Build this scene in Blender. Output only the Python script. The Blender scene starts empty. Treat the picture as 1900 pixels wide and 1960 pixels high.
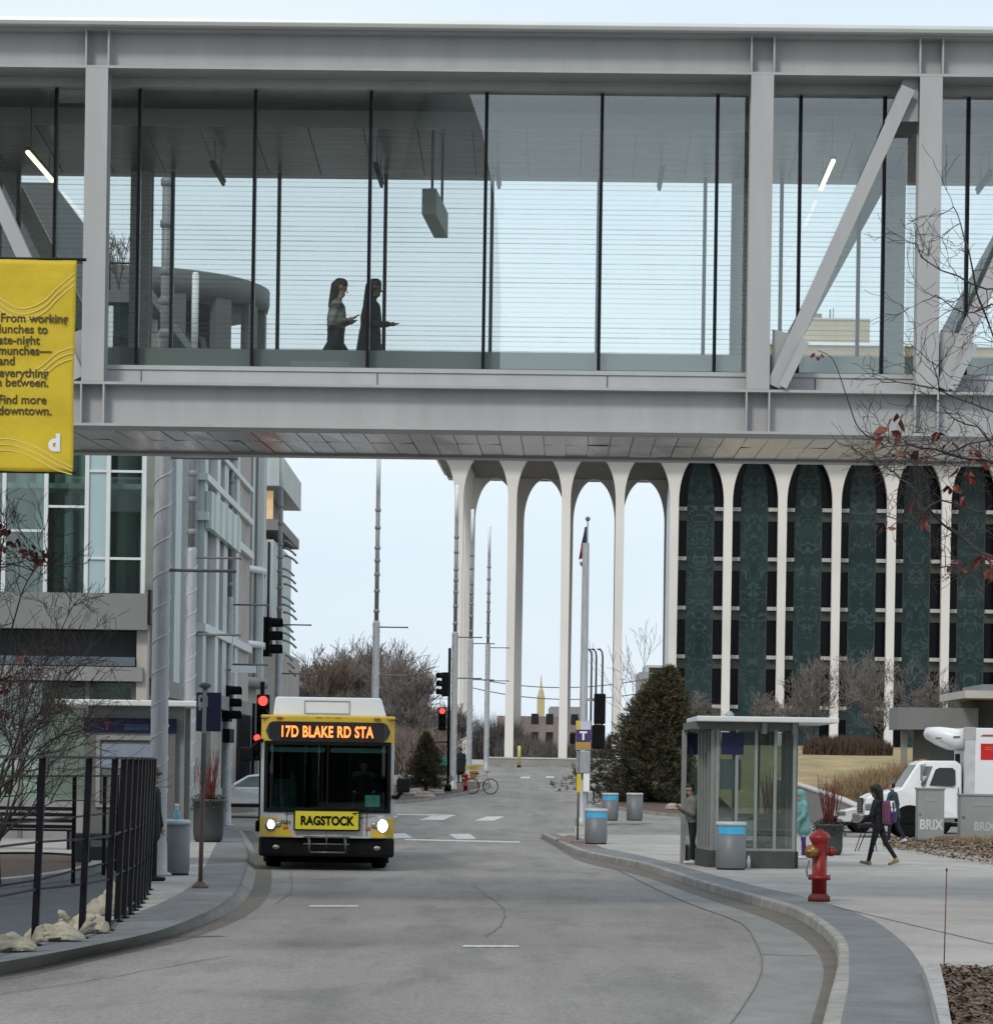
import bpy, bmesh, math, random
import numpy as np
from mathutils import Vector, Matrix
R = math.radians
PI = math.pi
scene = bpy.context.scene
COL = scene.collection

# ------------------------------------------------------------------ camera
F, PU, PV, EYE = 6200.0, 950.0, 1475.0, 2.0      # photo measured on a 1900 px wide grid
ROLL = R(0.85)
cam_d = bpy.data.cameras.new('camera')
cam_d.sensor_fit = 'HORIZONTAL'
cam_d.sensor_width = 36.0
cam_d.lens = 36.0 * F / 1900.0
cam_d.shift_y = (PV - 980) / 1900.0
cam_d.clip_start = 0.5
cam_d.clip_end = 6000
cam = bpy.data.objects.new('camera', cam_d)
COL.objects.link(cam)
cam.matrix_world = Matrix.Translation((0, 0, EYE)) @ Matrix.Rotation(PI / 2, 4, 'X') @ Matrix.Rotation(ROLL, 4, 'Z')
scene.camera = cam

# ------------------------------------------------------------------ world, sun, exposure
SUN_EL, SUN_AZ = R(42), R(205)     # azimuth clockwise from +Y : behind the camera, a little to the left
w = bpy.data.worlds.new('World')
scene.world = w
w.use_nodes = True
nt = w.node_tree
nt.nodes.clear()
out = nt.nodes.new('ShaderNodeOutputWorld')
bg = nt.nodes.new('ShaderNodeBackground')
sky = nt.nodes.new('ShaderNodeTexSky')
sky.sky_type = 'NISHITA'
sky.sun_disc = False
sky.sun_elevation = SUN_EL
sky.sun_rotation = SUN_AZ
sky.air_density = 1.0
sky.dust_density = 2.5
sky.ozone_density = 1.5
mixw = nt.nodes.new('ShaderNodeMixRGB')
mixw.inputs[0].default_value = 0.86
tcw = nt.nodes.new('ShaderNodeTexCoord')
mpw = nt.nodes.new('ShaderNodeMapping')
mpw.inputs['Scale'].default_value = (1.2, 1.2, 5.0)
nzw = nt.nodes.new('ShaderNodeTexNoise')
nzw.inputs['Scale'].default_value = 2.6
nzw.inputs['Detail'].default_value = 5
rmw = nt.nodes.new('ShaderNodeValToRGB')
rmw.color_ramp.elements[0].position = 0.32
rmw.color_ramp.elements[0].color = (6.8, 7.9, 8.85, 1)
rmw.color_ramp.elements[1].position = 0.72
rmw.color_ramp.elements[1].color = (8.25, 9.05, 9.75, 1)
nt.links.new(tcw.outputs['Generated'], mpw.inputs['Vector'])
nt.links.new(mpw.outputs[0], nzw.inputs['Vector'])
nt.links.new(nzw.outputs['Fac'], rmw.inputs[0])
nt.links.new(sky.outputs[0], mixw.inputs[1])
nt.links.new(rmw.outputs[0], mixw.inputs[2])
nt.links.new(mixw.outputs[0], bg.inputs['Color'])
bg.inputs['Strength'].default_value = 0.1
nt.links.new(bg.outputs[0], out.inputs['Surface'])

sun_d = bpy.data.lights.new('sun', 'SUN')
sun_d.energy = 1.3
sun_d.angle = R(10)
sun_d.color = (1.0, 0.93, 0.83)
sun = bpy.data.objects.new('sun', sun_d)
COL.objects.link(sun)
_to = Vector((math.sin(SUN_AZ) * math.cos(SUN_EL), math.cos(SUN_AZ) * math.cos(SUN_EL), math.sin(SUN_EL)))
sun.rotation_euler = _to.to_track_quat('Z', 'Y').to_euler()
sun.location = (0, 0, 60)

vs = scene.view_settings
scene.display_settings.display_device = 'sRGB'
vs.view_transform = 'Standard'
vs.look = 'None'
vs.exposure = 0.22
vs.gamma = 1.0
scene.cycles.max_bounces = 10
scene.cycles.transparent_max_bounces = 24
scene.cycles.glossy_bounces = 3
scene.cycles.diffuse_bounces = 3
scene.cycles.caustics_reflective = False
scene.cycles.caustics_refractive = False
scene.cycles.use_denoising = True

# ------------------------------------------------------------------ photo grid -> world
_c, _s = math.cos(ROLL), math.sin(ROLL)
def ray(u, v):
    a1, b1 = (u - PU) / F, (PV - v) / F
    return a1 * _c - b1 * _s, a1 * _s + b1 * _c
def V(u, v, d):
    a, b = ray(u, v)
    return Vector((a * d, d, EYE + b * d))
def gz(y):                                        # height of the street along the view
    if y < 104: return 0.0
    if y < 116: return 0.025 * (y - 104) ** 2 / 24
    if y < 200: return 0.15 + 0.025 * (y - 116)
    return 2.25
def G(u, v, zo=0.0):                              # the street (or pavement) point seen there
    a, b = ray(u, v)
    lo, hi = 12.0, 215.0
    fn = lambda d: EYE + b * d - gz(d) - zo
    prev = lo
    d = lo
    while d < hi:
        if fn(d) <= 0: break
        prev = d; d += 1.0
    for _ in range(30):
        m = (prev + d) / 2
        if fn(m) > 0: prev = m
        else: d = m
    return Vector((a * d, d, gz(d) + zo))
class Frame:                                      # a vertical plane system turned th about z, origin (0,D)
    def __init__(self, D, th):
        self.D, self.th = D, th
    def at(self, u, v, t):                        # local (s, z) of a ray on the plane y_local = t
        a, b = ray(u, v)
        sn, cs = math.sin(self.th), math.cos(self.th)
        d = (t + self.D * cs) / (a * sn + cs)
        return a * d * cs - (d - self.D) * sn, EYE + b * d
    def root(self, name, z=0):
        return empty(name, (0, self.D, z), -self.th)

# ------------------------------------------------------------------ objects
def empty(name, loc, rz=0.0):
    o = bpy.data.objects.new(name, None)
    o.empty_display_size = 0.3
    COL.objects.link(o)
    o.location = loc
    o.rotation_euler = (0, 0, rz)
    return o
def tag(o, label=None, cat=None, group=None, kind=None):
    if label: o['label'] = label
    if cat: o['category'] = cat
    if group: o['group'] = group
    if kind: o['kind'] = kind
    return o
def thing(name, label, cat, loc=(0, 0, 0), rz=0.0, group=None):
    return tag(empty(name, loc, rz), label, cat, group)
def kids(o):
    return [c for c in bpy.data.objects if c.parent is o]
def dup(root, loc, rz=None, label=None, group=None):
    def cp(o, parent):
        c = o.copy(); COL.objects.link(c); c.parent = parent
        for k in kids(o): cp(k, c)
        return c
    ks = kids(root)
    r = root.copy(); COL.objects.link(r); r.location = loc
    if rz is not None: r.rotation_euler = (0, 0, rz)
    for k in ks: cp(k, r)
    if label: r['label'] = label
    if group: r['group'] = group
    return r

class MB:
    def __init__(self):
        self.v, self.f, self.sm, self.mi = [], [], [], []
        self.cur = 0
    def add(self, vs, fs, smooth=False):
        n = len(self.v)
        self.v.extend([tuple(p) for p in vs])
        for f in fs:
            self.f.append(tuple(n + i for i in f)); self.sm.append(smooth); self.mi.append(self.cur)
        return self
    def box(self, x0, x1, y0, y1, z0, z1, M=None):
        vs = [(x, y, z) for z in (z0, z1) for (x, y) in ((x0, y0), (x1, y0), (x1, y1), (x0, y1))]
        if M is not None: vs = [M @ Vector(p) for p in vs]
        return self.add(vs, [(3, 2, 1, 0), (4, 5, 6, 7), (0, 1, 5, 4), (1, 2, 6, 5), (2, 3, 7, 6), (3, 0, 4, 7)])
    def cbox(self, x0, x1, y0, y1, z0, z1, c=0.02, M=None):   # box with chamfered edges
        lo, hi = (x0, y0, z0), (x1, y1, z1)
        b = bmesh.new()
        bmesh.ops.create_cube(b, size=1)
        for q in b.verts:
            for k in range(3): q.co[k] = hi[k] if q.co[k] > 0 else lo[k]
        bmesh.ops.bevel(b, geom=list(b.edges), offset=c, segments=2, affect='EDGES', profile=0.6)
        return self.bm(b, M, False)
    def bm(self, b, M=None, smooth=False):
        b.verts.index_update()
        vs = [(M @ q.co) if M is not None else q.co.copy() for q in b.verts]
        fs = [[q.index for q in f.verts] for f in b.faces]
        b.free()
        return self.add(vs, fs, smooth)
    def quad(self, a, b, c, d):
        return self.add([a, b, c, d], [(0, 1, 2, 3)])
    def bar(self, p, q, wx, wy, up=(0, 0, 1)):     # square bar p->q
        p, q = Vector(p), Vector(q)
        d = (q - p).normalized()
        x = d.cross(Vector(up))
        if x.length < 1e-4: x = Vector((1, 0, 0))
        x.normalize(); y = x.cross(d).normalized()
        x *= wx / 2; y *= wy / 2
        vs = [p - x - y, p + x - y, p + x + y, p - x + y, q - x - y, q + x - y, q + x + y, q - x + y]
        return self.add(vs, [(3, 2, 1, 0), (4, 5, 6, 7), (0, 1, 5, 4), (1, 2, 6, 5), (2, 3, 7, 6), (3, 0, 4, 7)])
    def tube(self, pts, rs, n=8, cap=True, smooth=True):
        pts = [Vector(p) for p in pts]
        if not hasattr(rs, '__len__'): rs = [rs] * len(pts)
        vs, fs = [], []
        ref = Vector((0, 0, 1)) if abs((pts[-1] - pts[0]).normalized().z) < 0.9 else Vector((1, 0, 0))
        for i, p in enumerate(pts):
            d = (pts[min(i + 1, len(pts) - 1)] - pts[max(i - 1, 0)])
            if d.length < 1e-9: d = Vector((0, 0, 1))
            d.normalize()
            x = d.cross(ref)
            if x.length < 1e-4: x = d.cross(Vector((0, 1, 0)))
            x.normalize(); y = d.cross(x)
            for k in range(n):
                a = 2 * PI * k / n
                vs.append(p + (x * math.cos(a) + y * math.sin(a)) * rs[i])
        for i in range(len(pts) - 1):
            for k in range(n):
                k2 = (k + 1) % n
                fs.append((i * n + k, i * n + k2, (i + 1) * n + k2, (i + 1) * n + k))
        self.add(vs, fs, smooth)
        if cap:
            m = len(self.v) - len(vs)
            e = m + (len(pts) - 1) * n
            self.f.append(tuple(m + k for k in reversed(range(n)))); self.sm.append(False); self.mi.append(self.cur)
            self.f.append(tuple(e + k for k in range(n))); self.sm.append(False); self.mi.append(self.cur)
        return self
    def lathe(self, prof, c=(0, 0, 0), n=24, smooth=True, M=None, sx=1, sy=1):    # prof [(r,z)...]
        vs, fs = [], []
        for (r, z) in prof:
            for k in range(n):
                a = 2 * PI * k / n
                p = Vector((r * math.cos(a) * sx, r * math.sin(a) * sy, z))
                if M is not None: p = M @ p
                vs.append(p + Vector(c))
        for i in range(len(prof) - 1):
            for k in range(n):
                k2 = (k + 1) % n
                fs.append((i * n + k, i * n + k2, (i + 1) * n + k2, (i + 1) * n + k))
        fs.append(tuple(reversed(range(n))))
        fs.append(tuple((len(prof) - 1) * n + k for k in range(n)))
        return self.add(vs, fs, smooth)
    def ball(self, c, r, n=12, m=8, s=(1, 1, 1), M=None):
        prof = [(max(1e-3, math.sin(PI * i / m)) * r, -math.cos(PI * i / m) * r) for i in range(m + 1)]
        S = Matrix.Diagonal((s[0], s[1], s[2], 1))
        return self.lathe(prof, c, n, True, (M @ S) if M is not None else S)
    def prism(self, poly, y0, y1, axis='y'):       # polygon in (x,z), thickness along y (or other axis)
        n = len(poly)
        if axis == 'y': vs = [(x, y0, z) for x, z in poly] + [(x, y1, z) for x, z in poly]
        elif axis == 'x': vs = [(y0, x, z) for x, z in poly] + [(y1, x, z) for x, z in poly]
        else: vs = [(x, z, y0) for x, z in poly] + [(x, z, y1) for x, z in poly]
        fs = [tuple(range(n)), tuple(reversed(range(n, 2 * n)))]
        fs += [(i, i + n, (i + 1) % n + n, (i + 1) % n) for i in range(n)]
        return self.add(vs, fs)
    def strip(self, A, B, k=1):                    # sheet between two polylines
        n = len(A)
        vs, fs = [], []
        for i in range(n):
            for j in range(k + 1):
                vs.append(Vector(A[i]).lerp(Vector(B[i]), j / k))
        for i in range(n - 1):
            for j in range(k):
                a = i * (k + 1) + j
                fs.append((a, a + 1, a + k + 2, a + k + 1))
        return self.add(vs, fs)
    def build(self, name, mat, parent=None, bevel=0.0, off=None, fix=True):
        me = bpy.data.meshes.new(name)
        vs = self.v
        if off is not None: vs = [(p[0] - off[0], p[1] - off[1], p[2] - off[2]) for p in vs]
        me.from_pydata(vs, [], self.f)
        mats = mat if isinstance(mat, (list, tuple)) else [mat]
        for m in mats: me.materials.append(m)
        me.polygons.foreach_set('use_smooth', self.sm)
        me.polygons.foreach_set('material_index', self.mi)
        if fix:
            b = bmesh.new(); b.from_mesh(me)
            bmesh.ops.recalc_face_normals(b, faces=b.faces)
            b.to_mesh(me); b.free()
        me.update()
        o = bpy.data.objects.new(name, me)
        COL.objects.link(o)
        if parent is not None: o.parent = parent
        elif off is not None: o.location = off
        if bevel > 0:
            md = o.modifiers.new('bevel', 'BEVEL'); md.width = bevel; md.segments = 2; md.limit_method = 'ANGLE'; md.angle_limit = R(40)
        return o

def text(body, size, mat, M, name='lettering', parent=None, ext=0.002, align='LEFT', bold=0.0, sx=1.0, spacing=1.0):
    cu = bpy.data.curves.new('t', 'FONT')
    cu.body = body; cu.size = size; cu.extrude = ext; cu.align_x = align; cu.offset = bold
    cu.space_character = spacing
    o = bpy.data.objects.new('t', cu)
    COL.objects.link(o)
    dg = bpy.context.evaluated_depsgraph_get()
    me = bpy.data.meshes.new_from_object(o.evaluated_get(dg))
    bpy.data.objects.remove(o); bpy.data.curves.remove(cu)
    me.transform(M @ Matrix.Diagonal((sx, 1, 1, 1)))
    me.materials.clear(); me.materials.append(mat)
    ob = bpy.data.objects.new(name, me)
    COL.objects.link(ob)
    if parent is not None: ob.parent = parent
    return ob
def facing(x, y, z):          # text frame facing -y
    return Matrix.Translation((x, y, z)) @ Matrix.Rotation(PI / 2, 4, 'X')

# ------------------------------------------------------------------ materials
MATS = {}
def mat(name, col, rough=0.7, metal=0.0, var=0.12, scale=3.0, bump=0.0, bscale=None, stretch=(1, 1, 1), spec=0.4,
        emit=None, estr=0.0, island=0.0, coord='Object', coat=0.0, col2=None, det=6):
    if name in MATS: return MATS[name]
    m = bpy.data.materials.new(name); m.use_nodes = True
    t = m.node_tree; bs = t.nodes['Principled BSDF']
    bs.inputs['Roughness'].default_value = rough
    bs.inputs['Metallic'].default_value = metal
    bs.inputs['Specular IOR Level'].default_value = spec
    bs.inputs['Coat Weight'].default_value = coat
    tc = t.nodes.new('ShaderNodeTexCoord')
    mp = t.nodes.new('ShaderNodeMapping'); mp.inputs['Scale'].default_value = stretch
    nz = t.nodes.new('ShaderNodeTexNoise'); nz.inputs['Scale'].default_value = scale; nz.inputs['Detail'].default_value = det
    nz.inputs['Roughness'].default_value = 0.6
    t.links.new(tc.outputs[coord], mp.inputs[0]); t.links.new(mp.outputs[0], nz.inputs['Vector'])
    rp = t.nodes.new('ShaderNodeValToRGB')
    c2 = col2 if col2 is not None else tuple(min(1, c * (1 + var)) for c in col)
    c1 = col if col2 is not None else tuple(c * (1 - var) for c in col)
    rp.color_ramp.elements[0].position = 0.3; rp.color_ramp.elements[0].color = (*c1, 1)
    rp.color_ramp.elements[1].position = 0.7; rp.color_ramp.elements[1].color = (*c2, 1)
    t.links.new(nz.outputs['Fac'], rp.inputs[0])
    last = rp.outputs[0]
    if island > 0:
        ge = t.nodes.new('ShaderNodeNewGeometry')
        hs = t.nodes.new('ShaderNodeHueSaturation')
        mr = t.nodes.new('ShaderNodeMapRange')
        mr.inputs['To Min'].default_value = 1 - island; mr.inputs['To Max'].default_value = 1 + island
        t.links.new(ge.outputs['Random Per Island'], mr.inputs['Value'])
        t.links.new(mr.outputs[0], hs.inputs['Value'])
        t.links.new(last, hs.inputs['Color']); last = hs.outputs[0]
    t.links.new(last, bs.inputs['Base Color'])
    if bump > 0:
        n2 = t.nodes.new('ShaderNodeTexNoise'); n2.inputs['Scale'].default_value = bscale or scale * 4; n2.inputs['Detail'].default_value = 4
        t.links.new(mp.outputs[0], n2.inputs['Vector'])
        bp = t.nodes.new('ShaderNodeBump'); bp.inputs['Strength'].default_value = bump; bp.inputs['Distance'].default_value = 0.05
        t.links.new(n2.outputs['Fac'], bp.inputs['Height']); t.links.new(bp.outputs[0], bs.inputs['Normal'])
    if emit is not None:
        bs.inputs['Emission Color'].default_value = (*emit, 1); bs.inputs['Emission Strength'].default_value = estr
    MATS[name] = m
    return m
def glass(name, tint=(0.85, 0.93, 0.92), refl=0.08, frit=None, fcol=(0.35, 0.4, 0.4), frit_a=0.3, tintmix=0.0, haze=(0.3, 0.35, 0.35), rough=0.0):
    if name in MATS: return MATS[name]
    m = bpy.data.materials.new(name); m.use_nodes = True
    t = m.node_tree; t.nodes.clear()
    o = t.nodes.new('ShaderNodeOutputMaterial')
    tr = t.nodes.new('ShaderNodeBsdfTransparent'); tr.inputs[0].default_value = (*tint, 1)
    gl = t.nodes.new('ShaderNodeBsdfGlossy'); gl.inputs['Roughness'].default_value = rough; gl.inputs[0].default_value = (0.9, 0.95, 0.95, 1)
    lw = t.nodes.new('ShaderNodeLayerWeight'); lw.inputs['Blend'].default_value = 0.25
    mr = t.nodes.new('ShaderNodeMapRange'); mr.inputs['To Min'].default_value = refl; mr.inputs['To Max'].default_value = 0.9
    pw = t.nodes.new('ShaderNodeMath'); pw.operation = 'POWER'; pw.inputs[1].default_value = 2.0
    t.links.new(lw.outputs['Facing'], pw.inputs[0]); t.links.new(pw.outputs[0], mr.inputs['Value'])
    mx = t.nodes.new('ShaderNodeMixShader')
    t.links.new(mr.outputs[0], mx.inputs[0]); t.links.new(tr.outputs[0], mx.inputs[1]); t.links.new(gl.outputs[0], mx.inputs[2])
    last = mx.outputs[0]
    df = t.nodes.new('ShaderNodeBsdfDiffuse'); df.inputs[0].default_value = (*fcol, 1)
    m2 = t.nodes.new('ShaderNodeMixShader')
    if frit:
        tc = t.nodes.new('ShaderNodeTexCoord'); sp = t.nodes.new('ShaderNodeSeparateXYZ')
        t.links.new(tc.outputs['Object'], sp.inputs[0])
        nzv = t.nodes.new('ShaderNodeTexNoise'); nzv.inputs['Scale'].default_value = 3.0
        t.links.new(tc.outputs['Object'], nzv.inputs['Vector'])
        wn = t.nodes.new('ShaderNodeTexWhiteNoise'); wn.noise_dimensions = '1D'
        dv = t.nodes.new('ShaderNodeMath'); dv.operation = 'DIVIDE'; dv.inputs[1].default_value = frit
        fr = t.nodes.new('ShaderNodeMath'); fr.operation = 'FRACT'
        fl = t.nodes.new('ShaderNodeMath'); fl.operation = 'FLOOR'
        lt = t.nodes.new('ShaderNodeMath'); lt.operation = 'LESS_THAN'; lt.inputs[1].default_value = 0.22
        ml = t.nodes.new('ShaderNodeMath'); ml.operation = 'MULTIPLY'
        m3 = t.nodes.new('ShaderNodeMath'); m3.operation = 'MULTIPLY'; m3.inputs[1].default_value = frit_a
        t.links.new(sp.outputs['Z'], dv.inputs[0]); t.links.new(dv.outputs[0], fr.inputs[0]); t.links.new(dv.outputs[0], fl.inputs[0])
        t.links.new(fr.outputs[0], lt.inputs[0]); t.links.new(fl.outputs[0], wn.inputs['W'])
        m4 = t.nodes.new('ShaderNodeMath'); m4.operation = 'MULTIPLY'
        t.links.new(wn.outputs['Value'], m4.inputs[0]); t.links.new(nzv.outputs['Fac'], m4.inputs[1])
        m5 = t.nodes.new('ShaderNodeMath'); m5.operation = 'MULTIPLY_ADD'; m5.inputs[1].default_value = 1.8; m5.inputs[2].default_value = 0.2
        t.links.new(m4.outputs[0], m5.inputs[0])
        t.links.new(lt.outputs[0], ml.inputs[0]); t.links.new(m5.outputs[0], ml.inputs[1]); t.links.new(ml.outputs[0], m3.inputs[0])
        t.links.new(m3.outputs[0], m2.inputs[0])
    else:
        m2.inputs[0].default_value = tintmix
        df.inputs[0].default_value = (*haze, 1)  # flat haze mixed into the pane colour
    t.links.new(last, m2.inputs[1]); t.links.new(df.outputs[0], m2.inputs[2])
    t.links.new(m2.outputs[0], o.inputs['Surface'])
    MATS[name] = m
    return m

M_steel = mat('painted_steel', (0.405, 0.412, 0.417), 0.45, 0, 0.085, 1.1, 0.03, 30, stretch=(2.2, 2.2, .35))
M_steel2 = mat('painted_steel_panel', (0.43, 0.44, 0.445), 0.5, 0, 0.08, 0.9, stretch=(2.5, 2.5, .4))
M_roofcap = mat('roof_edge_metal', (0.55, 0.57, 0.56), 0.35, 0.3, 0.05, 1.0)
M_black = mat('black_metal', (0.012, 0.013, 0.016), 0.45, 0, 0.3, 6, spec=0.12)
M_mull = mat('mullion_black', (0.010, 0.011, 0.016), 0.4, 0, 0.3, 3, spec=0.12)
M_rail = mat('railing_black', (0.008, 0.008, 0.011), 0.4, 0, 0.3, 8, spec=0.12)
M_dark = mat('dark_plastic', (0.02, 0.021, 0.023), 0.55, 0, 0.3, 8, spec=0.12)
M_galv = mat('galvanised_steel', (0.34, 0.352, 0.362), 0.45, 0.3, 0.16, 2.2, 0.05, 14, stretch=(6, 6, 1))
M_alu = mat('aluminium_grey', (0.30, 0.315, 0.31), 0.45, 0.2, 0.08, 3)
M_alud = mat('aluminium_dark', (0.14, 0.145, 0.14), 0.5, 0.1, 0.1, 3)
M_white = mat('white_paint', (0.78, 0.79, 0.80), 0.4, 0, 0.04, 2)
M_conc = mat('pale_concrete', (0.44, 0.425, 0.40), 0.85, 0, 0.12, 0.6, 0.08, 9)
M_concg = mat('grey_concrete', (0.23, 0.23, 0.225), 0.85, 0, 0.14, 0.7, 0.08, 9)
M_skin = mat('skin', (0.40, 0.22, 0.15), 0.6, 0, 0.08, 10)
M_skind = mat('skin_dark', (0.13, 0.07, 0.045), 0.6, 0, 0.08, 10)
M_hair = mat('hair_black', (0.010, 0.008, 0.007), 0.6, 0, 0.4, 30)
# ================================================================== GROUND
M_road = mat('road_concrete', (0.205, 0.191, 0.175), 0.88, 0, 0.15, 0.16, 0.10, 55, stretch=(0.8, 0.7, 1), det=9, col2=(0.285, 0.271, 0.252))
def weather(m, layers):                           # more scales of patches, stains and grit on a surface
    t = m.node_tree; bs = t.nodes['Principled BSDF']
    tc = t.nodes.new('ShaderNodeTexCoord')
    for sc_, stv, lo, hi, dk, lt_ in layers:
        mp = t.nodes.new('ShaderNodeMapping'); mp.inputs['Scale'].default_value = stv
        nz = t.nodes.new('ShaderNodeTexNoise'); nz.inputs['Scale'].default_value = sc_; nz.inputs['Detail'].default_value = 5; nz.inputs['Roughness'].default_value = .65
        mr = t.nodes.new('ShaderNodeMapRange'); mr.inputs['From Min'].default_value = lo; mr.inputs['From Max'].default_value = hi; mr.inputs['To Min'].default_value = dk; mr.inputs['To Max'].default_value = lt_
        mx = t.nodes.new('ShaderNodeMixRGB'); mx.blend_type = 'MULTIPLY'; mx.inputs[0].default_value = 1
        src = bs.inputs['Base Color'].links[0].from_socket
        t.links.new(tc.outputs['Object'], mp.inputs[0]); t.links.new(mp.outputs[0], nz.inputs['Vector']); t.links.new(nz.outputs['Fac'], mr.inputs['Value'])
        t.links.new(src, mx.inputs[1]); t.links.new(mr.outputs[0], mx.inputs[2]); t.links.new(mx.outputs[0], bs.inputs['Base Color'])
weather(M_road, [(7, (1, .7, 1), .56, .70, 1.0, .72), (60, (1, .6, 1), .35, .65, .86, 1.12), (0.9, (1.0, .28, 1), .36, .50, .78, 1.0), (0.35, (2.4, .16, 1), .38, .62, .86, 1.06), (20, (1, .45, 1), .3, .7, .78, 1.2), (3.2, (1, .6, 1), .62, .74, 1.0, .80)])
M_gut = mat('gutter_concrete', (0.225, 0.222, 0.212), 0.85, 0, 0.1, 0.5, 0.05, 30)
M_gutd = mat('gutter_dirt', (0.135, 0.118, 0.10), 0.9, 0, 0.18, 1.2, 0.1, 40)
M_kerb = mat('kerb_stone', (0.31, 0.295, 0.27), 0.85, 0, 0.14, 1.5, 0.1, 30)
M_band = mat('paving_band_slate', (0.165, 0.169, 0.172), 0.8, 0, 0.12, 0.9, 0.05, 40)
M_walk = mat('sidewalk_concrete', (0.37, 0.35, 0.323), 0.85, 0, 0.1, 0.4, 0.05, 35)
M_joint = mat('paving_joint', (0.135, 0.128, 0.118), 0.9, 0, 0.2, 3)
M_mulch = mat('mulch', (0.055, 0.036, 0.026), 0.95, 0, 0.4, 9, 0.6, 25, col2=(0.15, 0.105, 0.075))
M_mchip = mat('mulch_chip', (0.12, 0.085, 0.06), 0.95, 0, 0.3, 4, island=0.6)
M_pave = mat('dark_paver', (0.055, 0.062, 0.07), 0.8, 0, 0.25, 3, 0.1, 20)
M_paint = mat('road_paint', (0.66, 0.66, 0.64), 0.7, 0, 0.14, 5, 0.03, 30)
M_ground = mat('ground_earth', (0.16, 0.15, 0.13), 0.9, 0, 0.2, 0.3)
M_lawn = mat('dry_lawn', (0.30, 0.225, 0.105), 0.95, 0, 0.25, 0.5, 0.4, 12, col2=(0.40, 0.31, 0.16))
M_red = mat('red_paver', (0.17, 0.115, 0.105), 0.85, 0, 0.2, 2)

weather(M_walk, [(5, (1, .7, 1), .58, .70, 1.0, .82), (50, (1, .6, 1), .35, .65, .92, 1.08), (1.1, (1, .5, 1), .36, .55, .86, 1.0), (.4, (1, .4, 1), .35, .65, .9, 1.06), (26, (1, .5, 1), .3, .7, .9, 1.1)])
weather(M_band, [(1.3, (1, .5, 1), .36, .6, .82, 1.05), (30, (1, .5, 1), .3, .7, .85, 1.15)])
weather(M_gut, [(1.6, (1, .5, 1), .36, .6, .82, 1.05), (30, (1, .5, 1), .3, .7, .88, 1.12)])
weather(M_kerb, [(2.2, (1, 1, 1), .36, .6, .75, 1.05)])
weather(M_paint, [(9, (1, .5, 1), .42, .60, .62, 1.0), (40, (1, .5, 1), .35, .6, .85, 1.05)])
ys = [-900, -30, 5, 20] + [float(y) for y in range(30, 104, 4)] + [104 + 2 * i for i in range(49)] + [200.5, 260, 400, 900, 2500]
MB().strip([(-900, y, gz(y) - 0.03) for y in ys], [(900, y, gz(y) - 0.03) for y in ys]).build('ground', M_ground)['kind'] = 'structure'
ys2 = [y for y in ys if -30 <= y <= 206]
MB().strip([(-60, y, gz(y)) for y in ys2], [(90, y, gz(y)) for y in ys2], 6).build('road', M_road)['kind'] = 'structure'

def interp(px, k=8):                              # densify a px polyline with a smooth curve
    o = []
    n = len(px)
    for i in range(n - 1):
        p0, p1, p2, p3 = px[max(i - 1, 0)], px[i], px[i + 1], px[min(i + 2, n - 1)]
        for j in range(k):
            t = j / k
            q = []
            for c in (0, 1):
                a, b, cc, d = p0[c], p1[c], p2[c], p3[c]
                q.append(0.5 * (2 * b + (cc - a) * t + (2 * a - 5 * b + 4 * cc - d) * t * t + (3 * b - a - 3 * cc + d) * t ** 3))
            o.append(tuple(q))
    o.append(px[-1])
    return o
def struct(o):
    o['kind'] = 'structure'; return o
def resample(pts, ylist):                         # world polyline monotone in y -> x at given y
    pts = sorted(pts, key=lambda p: p.y)
    Y = [p.y for p in pts]; X = [p.x for p in pts]
    return list(np.interp(ylist, Y, X))

# right-hand kerb, all curves as x(y)
yr = list(np.linspace(18, 97, 70))
def curve(px, yl): return resample([G(*p) for p in interp(px)], yl)
# near extension below the frame follows the last tangent
def ext(px):
    (u0, v0), (u1, v1) = px[-2], px[-1]
    return px + [(u1 + (u1 - u0) * 2.2, v1 + (v1 - v0) * 2.2)]
seam_px = ext([(1040, 1598), (1062, 1612), (1150, 1650), (1250, 1700), (1325, 1733), (1415, 1767), (1442, 1797), (1456, 1828), (1459, 1848), (1450, 1882), (1425, 1923), (1400, 1960)])
gut_px = ext([(1022, 1598), (1057, 1618), (1115, 1650), (1230, 1678), (1330, 1714), (1450, 1754), (1500, 1775), (1545, 1803), (1570, 1835), (1575, 1877), (1552, 1960)])
face_px = ext([(1020, 1596), (1057, 1614), (1115, 1640), (1230, 1665), (1330, 1699), (1450, 1735), (1513, 1755), (1563, 1785), (1597, 1823), (1600, 1868), (1577, 1960)])
back_px = ext([(1022, 1592), (1062, 1612), (1120, 1636), (1230, 1659), (1330, 1692), (1450, 1727), (1528, 1753), (1582, 1784), (1618, 1824), (1624, 1878), (1608, 1960)])
band_px = ext([(1040, 1588), (1090, 1605), (1150, 1622), (1240, 1641), (1330, 1665), (1450, 1697), (1560, 1722), (1661, 1757), (1713, 1791), (1750, 1828), (1771, 1870), (1779, 1912), (1790, 1960)])
KH = 0.14
xs_seam, xs_gut, xs_face = curve(seam_px, yr), curve(gut_px, yr), curve(face_px, yr)
def curve_z(px, yl): return resample([G(p[0], p[1], KH) for p in interp(px)], yl)
xs_back, xs_band = curve_z(back_px, yr), curve_z(band_px, yr)
xs_back = [max(a, b + 0.12) for a, b in zip(xs_back, xs_face)]
xs_band = [max(a, b + 0.25) for a, b in zip(xs_band, xs_back)]
xs_gut = [min(a, b - 0.08) for a, b in zip(xs_gut, xs_face)]
L = lambda xs, z, ys=yr: [(x, y, gz(y) + z) for x, y in zip(xs, ys)]
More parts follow.
